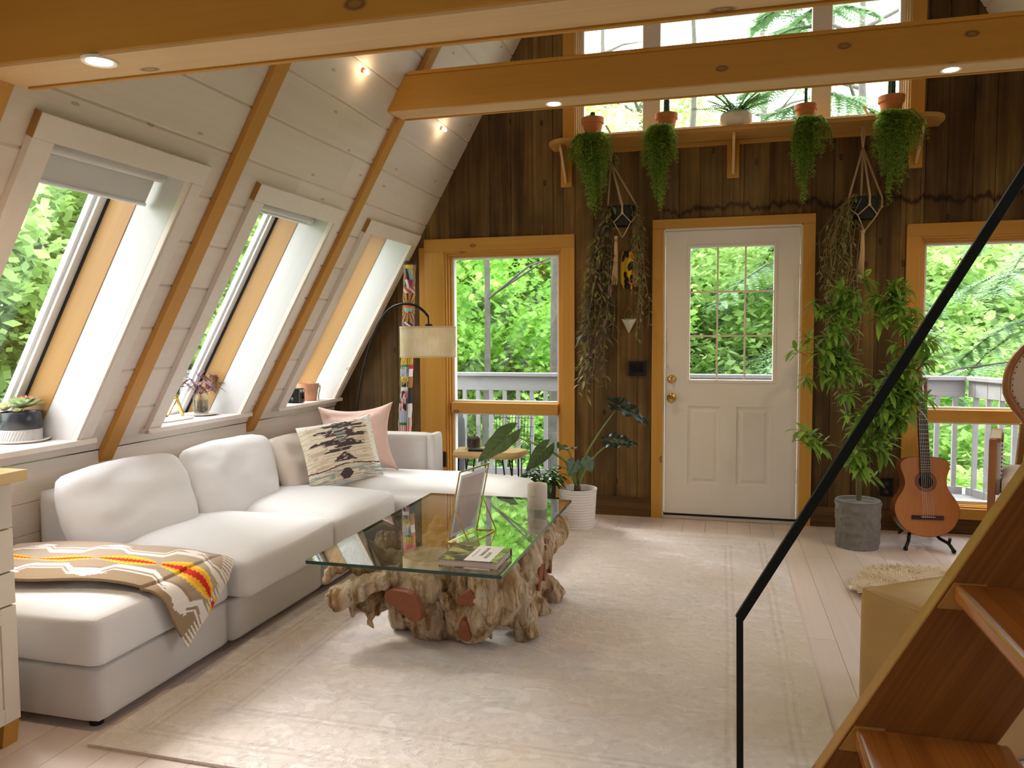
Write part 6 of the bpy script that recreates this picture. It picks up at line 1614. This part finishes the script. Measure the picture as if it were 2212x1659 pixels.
# ------------------------------------------------------------------ elephant ear plant in the white pot
al = thing('elephant_ear_plant', 'elephant ear plant with big arrow leaves in a ribbed white pot by the window', 'potted plant', (-.93, 5.13, 0))
mb = MB(); pr2 = [(0, 0.0), (.104, 0.0), (.110, .006)]
for k in range(14): z = .012+.018*k; r0 = .110+.016*(z/.27); pr2 += [(r0+.003, z+.004), (r0+.003, z+.012), (r0, z+.0165)]
pr2 += [(.130, .268), (.130, .275), (.122, .275), (.118, .23), (0, .23)]
mb.lathe(pr2, (-.93, 5.13, 0), 44); build('pot', mb, WCER, al, smooth=SA)
mb = MB(); mb.lathe([(0, 0), (.117, 0), (.117, .006), (0, .01)], (-.93, 5.13, .228), 30); build('soil', mb, SOIL, al)
mb = MB(); mb.tube([(-.93, 5.13, .235), (-.935, 5.13, .32)], [.026, .018], 12); build('stump', mb, plain('fibrous_stump', (.14, .07, .03), .95, var=.5, nscale=60, bstr=.7), al, smooth=True)
ALO = leafmat('elephant_leaf', (.075, .115, .040), .3, .2, .4); ALD = leafmat('dark_elephant_leaf', (.015, .025, .018), .1, .2, .35); STM = leafmat('petiole', (.22, .32, .10), .2, .1)
def arrow_leaf(base, d, nrm, L, W, mat, curl=.15):
    base = Vector(base); d = Vector(d).normalized(); n_ = Vector(nrm); n_ = (n_-d*n_.dot(d)).normalized(); s_ = d.cross(n_)
    mb = MB()
    for sg in (-1, 1):
        def fn(u, v):
            # u from rear lobe (-.35) to tip (1), v from the midrib outwards
            t = -.32+1.32*u
            w_ = math.sin(math.pi*min(1, max(0, (t+.32)/1.32))**.62)**.9*W*.5 if t < 1 else 0
            inner = 0 if t > 0 else (-t/.32)*W*.13
            ww = inner+(max(w_, inner)-inner)*v
            wav = .012*math.sin(t*16)*v*v
            return base + d*(t*L) + s_*(sg*ww) + n_*(.22*ww*(1) + wav - curl*L*max(0, t)**2)
        mb.grid(fn, 22, 7, rnd=R.random())
    l_ = build('leaf', mb, mat, al, smooth=True, weld=True)
    mb = MB()
    for k in range(5):
        t0 = .05+.17*k
        for sg in (-1, 1):
            p0 = base+d*(t0*L)-n_*(curl*L*t0**2-.0015); t1 = t0+.16; ww = W*.36*(1-t0*.6); p1 = base+d*(t1*L)+s_*sg*ww+n_*(.22*ww-curl*L*t1**2+.002)
            mb.tube([p0, p1], [.0014, .0005], 4)
    mb.tube([base+n_*.001, base+d*L*.5-n_*(curl*L*.25-.002), base+d*L*.97-n_*(curl*L*.94-.002)], [.0028, .0016, .0005], 5)
    build('leaf_veins', mb, STM, l_)
def pet(p, r=.006): 
    mb = MB(); P = [V(*q) for q in p]; Q = []
    for i in range(len(P)-1):
        for k in range(5):
            f = k/5; a, b, c, d_ = P[max(i-1, 0)], P[i], P[i+1], P[min(i+2, len(P)-1)]; Q.append(.5*((2*b)+(c-a)*f+(2*a-5*b+4*c-d_)*f*f+(3*b-a-3*c+d_)*f**3))
    Q.append(P[-1]); mb.tube(Q, [r*(1.7-1.2*i/(len(Q)-1)) for i in range(len(Q))], 8); build('petiole', mb, STM, al, smooth=True)
pet([(-.94, 5.12, .29), (-1.0, 5.08, .45), (-1.12, 5.02, .545), (-1.235, 4.98, .60), (-1.34, 4.96, .64)]); arrow_leaf((-1.36, 4.96, .645), (-.72, -.15, -.62), (.45, -.75, .55), .29, .15, ALO)
pet([(-.935, 5.12, .29), (-.98, 5.06, .43), (-1.05, 5.02, .515), (-1.10, 5.0, .545)]); arrow_leaf((-1.12, 5.0, .555), (-.60, -.15, -.72), (.5, -.7, .45), .21, .115, ALO)
pet([(-.93, 5.13, .29), (-.88, 5.12, .48), (-.78, 5.13, .66), (-.665, 5.15, .82)]); arrow_leaf((-.67, 5.15, .835), (.92, .05, -.35), (.15, -.55, .8), .25, .15, ALD, .3)
pet([(-.925, 5.13, .29), (-.87, 5.11, .42), (-.79, 5.1, .52), (-.71, 5.1, .585)]); arrow_leaf((-.71, 5.1, .60), (.93, -.1, -.02), (.05, -.6, .75), .19, .13, ALD, .1)
pet([(-.94, 5.12, .29), (-.95, 5.10, .42), (-.985, 5.08, .54)]); arrow_leaf((-.99, 5.08, .55), (-.1, -.75, .15), (.2, .2, .9), .15, .14, ALO, .2)
pet([(-.92, 5.12, .29), (-.90, 5.09, .38), (-.93, 5.06, .45)], .004); arrow_leaf((-.94, 5.06, .455), (-.3, -.3, -.8), (.3, -.9, .2), .10, .10, leafmat('blue_green_leaf', (.14, .22, .17), .25, .1), .1)
pet([(-.92, 5.12, .29), (-.89, 5.09, .40), (-.86, 5.07, .46)], .004); arrow_leaf((-.86, 5.07, .47), (.35, -.3, -.6), (.3, -.9, .3), .09, .09, leafmat('blue_green_leaf', (.14, .22, .17), .25, .1), .1)

# small dark green plant and the candle-side jar behind the chaise
gp = thing('peace_lily', 'small dark green leafy plant in a low pot between the chaise and the white pot', 'potted plant', (-1.17, 5.12, 0))
mb = MB(); mb.lathe([(0, 0), (.070, 0), (.085, .29), (.080, .30), (.075, .27), (0, .27)], (-1.17, 5.16, 0), 28); build('pot', mb, plain('dark_planter', (.07, .07, .07), .6), gp, smooth=SA)
mb = MB(); rr = random.Random(6)
for k in range(75):
    a = rr.uniform(0, 6.28); el = rr.uniform(.1, 1.3); r_ = rr.uniform(.03, .11); p = V(-1.17+r_*math.cos(a), 5.14+r_*math.sin(a)*.8, .32+.10*math.sin(el)*rr.random()); mb.leaf(p, (math.cos(a), math.sin(a)-.2, math.sin(el)*.8-.1), (0, 0, 1), rr.uniform(.06, .11), rr.uniform(.03, .042), rr.uniform(.3, .9), n=4, rnd=rr.random())
for k in range(16):
    a = rr.uniform(0, 6.28); mb.tube([(-1.17, 5.16, .27), (-1.17+.06*math.cos(a), 5.15+.05*math.sin(a), .36)], .002, 4)
build('foliage', mb, leafmat('dark_glossy_leaf', (.035, .13, .025), .2, .4, .25), gp)

# ------------------------------------------------------------------ small things on the wall
yp = thing('spotted_wall_pouch', 'yellow wall ornament with black leopard spots half hidden in the vines', 'wall ornament', (-.645, 5.55, 1.62))
spots = [(rr.uniform(-1, 1), rr.uniform(0, 1), rr.uniform(.10, .16)) for k in range(16)]
def ycol(u, v):
    x, z = 2*v-1, u
    for a, b, r_ in spots:
        if math.hypot((x-a)*.55, (z-b)*1.3) < r_: return (.03, .02, .01)
    return (.80, .52, .03) if noise.noise(V(x*3, z*4, 2)) < .28 else (.75, .20, .03)
mb = MB()
def yfn(u, v):
    x = (2*v-1); z = u; w_ = .050*(1-.35*abs(2*z-1)**4); d = .030*max(0, 1-x*x)**.5*max(0, 1-(2*z-1)**6)**.5
    return (-.655+x*w_, 5.585-.004-d, 1.625+.265*z)
mb.grid(yfn, 60, 30, colf=ycol); mb.grid(lambda u, v: (yfn(u, v)[0], 5.588, yfn(u, v)[2]), 10, 10, colf=lambda u, v: (.5, .3, .05)); build('spotted_body', mb, vcol('glazed_yellow', .35), yp, smooth=True)
mb = MB(); mb.rbox((-.598, 5.565, 1.70), (.022, .018, .06), .015, n=6, wr=.01, wf=20); build('orange_flap', mb, plain('rusty_ceramic', (.35, .13, .04), .6, var=.5, nscale=40), yp, smooth=True)
tv = thing('geometric_wall_vase', 'small white triangular wall vase in a brass wire frame beside the door', 'wall vase', (-.645, 5.57, 1.31))
mb = MB(); A, B, Cc, D_ = V(-.70, 5.588, 1.415), V(-.59, 5.588, 1.415), V(-.645, 5.535, 1.405), V(-.645, 5.585, 1.312)
mb.add([A, B, Cc, D_], [(0, 2, 3), (2, 1, 3), (0, 3, 1), (0, 1, 2)]); build('vase', mb, WCER, tv)
mb = MB(); T_ = V(-.645, 5.586, 1.50)
for a, b in ((A, T_), (B, T_), (A, D_+V(0, 0, -.004)), (B, D_+V(0, 0, -.004)), (Cc, D_+V(0, -.002, -.004)), (A, Cc), (B, Cc)): mb.bar(a, b, .003, .003)
build('wire_frame', mb, BRASS, tv)
mb = MB()
for k in range(7): a = k*.9; mb.leaf((-.645+.02*math.cos(a), 5.57, 1.412), (math.cos(a)*.5, -.1, .9), (0, -1, 0), .045, .007, .1, n=3)
build('air_plant', mb, leafmat('air_plant_leaf', (.16, .22, .13), .2), tv)
mb = MB(); mb.box(-.645, -.525, 5.572, 5.594, 1.01, 1.115); o = build('wall_panel', mb, BLACKP, bevel=.004, label='square black control panel on the barn boards beside the door frame', cat='control panel')
mb = MB(); mb.box(-.628, -.542, 5.5705, 5.573, 1.035, 1.10); build('screen', mb, plain('dark_screen', (.01, .01, .012), .1), o)
mb = MB(); mb.box(1.02, 1.095, 5.577, 5.594, .225, .345); o = build('electrical_outlet', mb, BLACKP, bevel=.003, label='black electrical outlet plate low on the wall beside the guitar', cat='outlet')
for z in (.255, .31):
    mb = MB(); mb.lathe([(0, 0), (.014, 0), (.014, .003), (0, .003)], (1.057, 5.577, z), 16, Mx); build('socket', mb, plain('socket_face', (.04, .04, .04), .3), o)
def himmeli(x, y, zh, zc, label):
    t = thing('himmeli_ornament', label, 'hanging ornament', (x, y, zc)); mb = MB(); mb.tube([(x, y, zh), (x, y, zc+.07)], .0009, 5); build('thread', mb, ROPE, t)
    mb = MB(); ring_ = [V(x+.045*math.cos(k*1.2566), y+.045*math.sin(k*1.2566), zc) for k in range(5)]; T_ = V(x, y, zc+.075); B_ = V(x, y, zc-.05)
    for k in range(5): mb.bar(ring_[k], ring_[(k+1) % 5], .0022, .0022); mb.bar(ring_[k], T_, .0022, .0022); mb.bar(ring_[k], B_, .0022, .0022)
    build('brass_tubes', mb, BRASS, t)
himmeli(-1.26, 5.52, 2.09, 1.76, 'small brass wire ornament hanging before the window by the sofa')
himmeli(1.44, 5.52, 1.98, 1.70, 'small brass wire ornament hanging before the window by the guitar')

# bulbs poking through the sloping ceiling
for y, lab in ((3.86, 'tiny glowing bulb fixed to the sloping ceiling between the two beams'), (5.05, 'tiny glowing bulb fixed to the sloping ceiling beyond the far beam')):
    c = SP(y, s_at_z(2.70), 0.0); N = V(UZ, 0, -UX)
    t = thing('ceiling_bulb', lab, 'ceiling bulb', c); ax = N.to_track_quat('Z', 'Y').to_matrix()
    mb = MB(); mb.lathe([(0, 0), (.012, 0), (.012, .008), (.008, .012), (0, .012)], c, 16, ax); build('cap', mb, plain('copper_cap', (.6, .28, .12), .3, .9), t, smooth=SA)
    mb = MB(); mb.lathe([(.005, .012), (.010, .024), (.011, .034), (.006, .044), (0, .047)], c, 16, ax); build('bulb', mb, emis('small_bulb', (1, .72, .38), 14), t, smooth=True)
    ld = bpy.data.lights.new('bulb_light', 'POINT'); ld.energy = 0.30; ld.color = (1, .7, .4); ld.shadow_soft_size = .012; lo = bpy.data.objects.new('bulb_glow', ld); COL.objects.link(lo); lo.parent = t; lo.location = N*.065

# ------------------------------------------------------------------ roller blinds in the near two roof windows
BLM = fabric('blind_fabric', (.60, .58, .55), .85, 300, .03, .1)
for (y0, y1, sl_, lab) in ((2.255, 2.935, .14, 'grey roller blind pulled a little way down in the nearest roof window'), (3.53, 4.22, .035, 'white roller blind rolled up at the top of the middle roof window')):
    c = SP(y0, SW1-.03, -.09); t = thing('roller_blind', lab, 'roller blind', SP((y0+y1)/2, SW1-.03, -.11))
    mb = MB(); mb.tube([SP(y0, SW1-.045, -.10), SP(y1, SW1-.045, -.10)], .022, 18); build('roller', mb, BLM, t, smooth=SA)
    mb = MB(); mb.hexa([SP(y, s, o) for y in (y0+.006, y1-.006) for s in (SW1-.045-sl_, SW1-.045) for o in (-.122, -.1205)]); build('cloth', mb, BLM, t)
    mb = MB(); mb.tube([SP(y0+.004, SW1-.045-sl_, -.121), SP(y1-.004, SW1-.045-sl_, -.121)], .009, 12); build('bottom_bar', mb, WPLAST, t, smooth=SA)

# ------------------------------------------------------------------ things on the sills
ZS = .8205
su = thing('succulent_bowl', 'two-tone black and grey pot of pale succulents on the nearest window sill', 'potted succulent', (-3.115, 2.86, ZS))
mb = MB(); mb.lathe([(0, 0), (.095, 0), (.118, .010), (.120, .014), (.09, .008), (0, .007)], (-3.115, 2.86, ZS), 40); build('saucer', mb, WCER, su, smooth=SA)
mb = MB(); mb.lathe([(0, .008), (.086, .008), (.087, .06)], (-3.115, 2.86, ZS), 44)
for k in range(16): a = 6.283*k/44*1.0-2.3; mb.tube([(-3.115+.0875*math.cos(a), 2.86+.0875*math.sin(a), ZS+.012), (-3.115+.0880*math.cos(a+.22), 2.86+.0880*math.sin(a+.22), ZS+.055)], .0015, 5)
build('grey_band', mb, plain('pale_glaze', (.50, .48, .47), .4), su, smooth=SA)
mb = MB(); mb.lathe([(.0875, .06), (.089, .062), (.089, .135), (.086, .140), (.080, .138), (.078, .12), (0, .12)], (-3.115, 2.86, ZS), 44); build('black_band', mb, plain('black_glaze', (.02, .022, .028), .25), su, smooth=SA)
def succulent(mb, c, r_, n, tipm=None):
    for k in range(n):
        u = k/n; a = k*2.4; el = .25+1.15*(1-u)**.8 if False else (1.35*u**.8)
        d = V(math.cos(a)*math.cos(1.45-el), math.sin(a)*math.cos(1.45-el), math.sin(1.45-el)); mb.leaf(Vector(c), d, (0, 0, 1), r_*(.45+.55*u), r_*.36, -.15, fold=.5, n=4)
mb = MB(); succulent(mb, (-3.10, 2.86, ZS+.155), .095, 38); build('rosette', mb, leafmat('pale_succulent', (.42, .55, .30), .3, .2), su, smooth=True)
mb = MB(); succulent(mb, (-3.155, 2.81, ZS+.145), .065, 24); succulent(mb, (-3.075, 2.81, ZS+.14), .035, 18); build('rosette', mb, leafmat('cream_succulent', (.62, .62, .36), .3, .2), su, smooth=True)
mb = MB(); succulent(mb, (-3.10, 2.865, ZS+.178), .062, 18); build('rosette_heart', mb, leafmat('pink_succulent', (.62, .18, .20), .3, .3), su, smooth=True)
tr_ = thing('sill_tray', 'low white ceramic tray on the middle window sill', 'tray', (-3.04, 3.80, ZS)); mb = MB(); mb.rbox((-3.04, 3.80, ZS+.008), (.05, .13, .008), .007, n=6); build('tray_body', mb, WCER, tr_, smooth=True, weld=True)
gf = thing('brass_bird_figure', 'small golden angular figurine standing on the white tray', 'figurine', (-3.05, 3.83, ZS+.016))
mb = MB(); mb.bar((-3.055, 3.90, ZS+.016), (-3.06, 3.85, ZS+.14), .012, .02, (1, 0, 0)); mb.bar((-3.06, 3.855, ZS+.125), (-3.055, 3.77, ZS+.03), .010, .016, (1, 0, 0)); mb.bar((-3.06, 3.85, ZS+.12), (-3.06, 3.83, ZS+.165), .016, .022, (1, 0, 0)); build('figure_body', mb, BRASS, gf, bevel=.003)
mb = MB(); mb.rbox((-3.10, 3.78, ZS+.045), (.02, .04, .028), .012, n=5); build('dark_stone', mb, BLACKP, smooth=True, weld=True, label='small dark rounded stone behind the golden figurine on the sill', cat='stone')
js = thing('glass_jar_plant', 'glass jar of water holding purple-leaved cuttings on a white saucer', 'potted plant', (-3.08, 4.10, ZS))
mb = MB(); mb.lathe([(0, 0), (.070, 0), (.100, .010), (.102, .014), (.07, .007), (0, .006)], (-3.08, 4.10, ZS), 36); build('saucer', mb, WCER, js, smooth=SA)
mb = MB(); mb.lathe([(0, 0), (.044, 0), (.046, .006), (.046, .100), (.040, .112), (.040, .128), (.037, .128), (.037, .110), (.043, .098), (.043, .008), (0, .006)], (-3.08, 4.10, ZS+.0075), 32); build('glass_jar', mb, glassmat('jar_glass', (.95, .97, .96), 1.0), js, smooth=SA)
mb = MB(); mb.lathe([(0, .008), (.0415, .008), (.0415, .085), (0, .085)], (-3.08, 4.10, ZS+.0075), 28)
build('water', mb, glassmat('jar_water', (.62, .64, .64), .6, 1.33), js, smooth=SA)
mb = MB(); rr = random.Random(12)
for k in range(40): a = rr.uniform(0, 6.28); q = rr.uniform(0, .034); mb.lathe([(0, -.006), (.006, -.002), (.005, .004), (0, .006)], (-3.08+q*math.cos(a), 4.10+q*math.sin(a), ZS+.02+rr.uniform(0, .03)), 6)
for k in range(10): a = rr.uniform(0, 6.28); mb.tube([(-3.08+.02*math.cos(a), 4.10+.02*math.sin(a), ZS+.03), (-3.08+.03*math.cos(a+1), 4.10+.03*math.sin(a+1), ZS+.07), (-3.08, 4.1, ZS+.13)], .0012, 4)
build('pebbles', mb, plain('pebble_mix', (.36, .24, .18), .7, var=.6, nscale=50), js)
PURP = leafmat('purple_leaf', (.17, .10, .15), .3, .45); mb = MB(); sm = MB()
for (ex, ey, ez, n) in ((-.05, -.16, .05, 5), (-.02, -.10, .11, 5), (.03, .15, .12, 6), (.05, .24, .10, 5), (.03, .20, -.02, 4), (-.04, .02, .13, 4), (.04, -.03, .08, 4), (.06, .08, .05, 4)):
    p0 = V(-3.08, 4.10, ZS+.13); p2 = p0+V(ex, ey, ez); p1 = p0.lerp(p2, .5)+V(0, 0, .03); sm.tube([p0-V(0, 0, .05), p0, p1, p2], .0022, 5)
    for k in range(n):
        u = .35+.65*k/(n-1); q = p0.lerp(p2, u)+V(0, 0, .03*math.sin(u*3.14)); a = rr.uniform(0, 6.28)
        mb.leaf(q, (ex*4+math.cos(a)*.7, ey*4+math.sin(a)*.7, rr.uniform(-.7, .7)), (0, 0, 1), rr.uniform(.08, .13), .030, rr.uniform(0, .35), n=4, rnd=rr.random())
build('stems', sm, leafmat('pink_stem', (.35, .14, .16), .2), js); build('foliage', mb, PURP, js, smooth=True)
bc = thing('box_camera', 'old black box camera standing on the far window sill', 'camera', (-2.98, 5.04, ZS))
bc.scale = (1, 1, 1); CAM_SHIFT = V(.045, .055, 0)
mb = MB(); mb.box(-3.09, -2.985, 4.94, 5.02, ZS, ZS+.105); o = build('camera_body', mb, BLACKP, bc, bevel=.003)
mb = MB(); mb.box(-2.985, -2.975, 4.945, 5.015, ZS+.005, ZS+.10); build('face_plate', mb, plain('camera_face', (.12, .12, .12), .3, .5), bc, bevel=.002)
Ry = Matrix.Rotation(math.radians(90), 3, 'Y')
for (y, z, r_) in ((4.963, .086, .010), (4.997, .086, .010)): mb = MB(); mb.lathe([(0, 0), (r_, 0), (r_, .003), (r_*.7, .004), (0, .003)], (-2.975, y, ZS+z), 18, Ry); build('viewfinder', mb, plain('viewfinder_lens', (.7, .68, .6), .2), bc, smooth=SA)
mb = MB(); mb.lathe([(0, 0), (.017, 0), (.017, .005), (.010, .003), (0, .002)], (-2.975, 4.98, ZS+.045), 22, Ry); build('lens', mb, plain('lens_black', (.01, .01, .012), .1), bc, smooth=SA)
mb = MB(); mb.lathe([(0, 0), (.010, 0), (.012, .003), (.006, .012), (0, .014)], (-3.03, 4.94, ZS+.03), 14, Matrix.Rotation(math.radians(90), 3, 'X')); build('winding_knob', mb, plain('camera_face', (.12, .12, .12), .3, .5), bc, smooth=SA)
for ch_ in bc.children: ch_.location = CAM_SHIFT - (V(-2.98, 5.04, ZS)-V(-3.02, 4.98, ZS)) + (V(-2.98, 5.04, ZS)-V(-3.02, 4.98, ZS))
sp_ = thing('string_plant_pot', 'terracotta pot with a string-of-pearls plant trailing off the far window sill', 'potted plant', (-3.0, 5.24, ZS))
mb = MB(); r_, h = .083, .130; mb.lathe([(0, 0), (r_*.72, 0), (r_*.75, .012), (r_*.90, h*.72), (r_*.98, h*.72), (r_, h), (r_*.92, h), (r_*.88, h*.85), (0, h*.85)], (-3.0, 5.24, ZS), 34); build('pot', mb, plain('pale_terracotta', (.66, .32, .20), .8, var=.12, nscale=14), sp_, smooth=SA)
mb = MB(); mb.lathe([(0, 0), (r_*.86, 0), (0, .004)], (-3.0, 5.24, ZS+h*.86), 20); build('soil', mb, SOIL, sp_)
mb = MB()
for k in range(22):
    a = rr.uniform(-1.2, 1.5); L = rr.uniform(.05, .14) if k > 3 else rr.uniform(.20, .27); 
    if k <= 3: a = .6+.15*k
    for i in range(int(L/.007)):
        z = ZS+h+.004-i*.007; q = r_*1.03+.006*math.sin(i*.3) if i > 2 else r_*(.7+.12*i)
        if z < ZS+.004 and -3.0+q*math.cos(a) < -2.925: break
        mb.lathe([(0, -.003), (.003, 0), (0, .003)], (-3.0+(q+.02*(z < ZS+.0))*math.cos(a), 5.24+q*math.sin(a), z), 5)
build('foliage', mb, leafmat('pearl_string', (.32, .42, .20), .3, .3), sp_)

# ------------------------------------------------------------------ on the deck
gk = thing('covered_grill', 'barbecue grill under a dark cover standing on the deck outside the window', 'grill', (-2.42, 6.35, -.09))
mb = MB(); mb.lathe([(.22, 0), (.26, .25), (.28, .5), (.26, .66), (.18, .80), (.06, .88), (0, .885)], (-2.42, 6.35, -.09), 30); mb.v = [(x+.02*noise.noise(V(x*9, y*9, z*4)), y+.02*noise.noise(V(x*9+5, y*9, z*4)), z) for x, y, z in mb.v]; build('cover', mb, plain('grill_cover', (.03, .033, .04), .7, var=.4, nscale=9), gk, smooth=True)
wc = thing('wire_chair', 'black wire patio chair beside the covered grill on the deck', 'chair', (-1.86, 6.75, -.09))
mb = MB()
for k in range(12): x = -2.02+.03*k; mb.tube([(x, 6.95, .62-.03*abs(k-5.5)/5.5), (x, 6.90, .36), (x, 6.55, .34)], .003, 5)
for z in (.38, .46, .54): mb.tube([(-2.04, 6.92+.06*(z-.36)/.3, z), (-1.67, 6.92+.06*(z-.36)/.3, z)], .003, 5)
build('wire_seat', mb, DARKM, wc)
for (x, y) in ((-2.02, 6.57), (-1.69, 6.57), (-2.02, 6.9), (-1.69, 6.9)): mb = MB(); mb.tube([(x, y, .34), (x*1.0, y, -.09)], .006, 6); build('leg', mb, DARKM, wc)
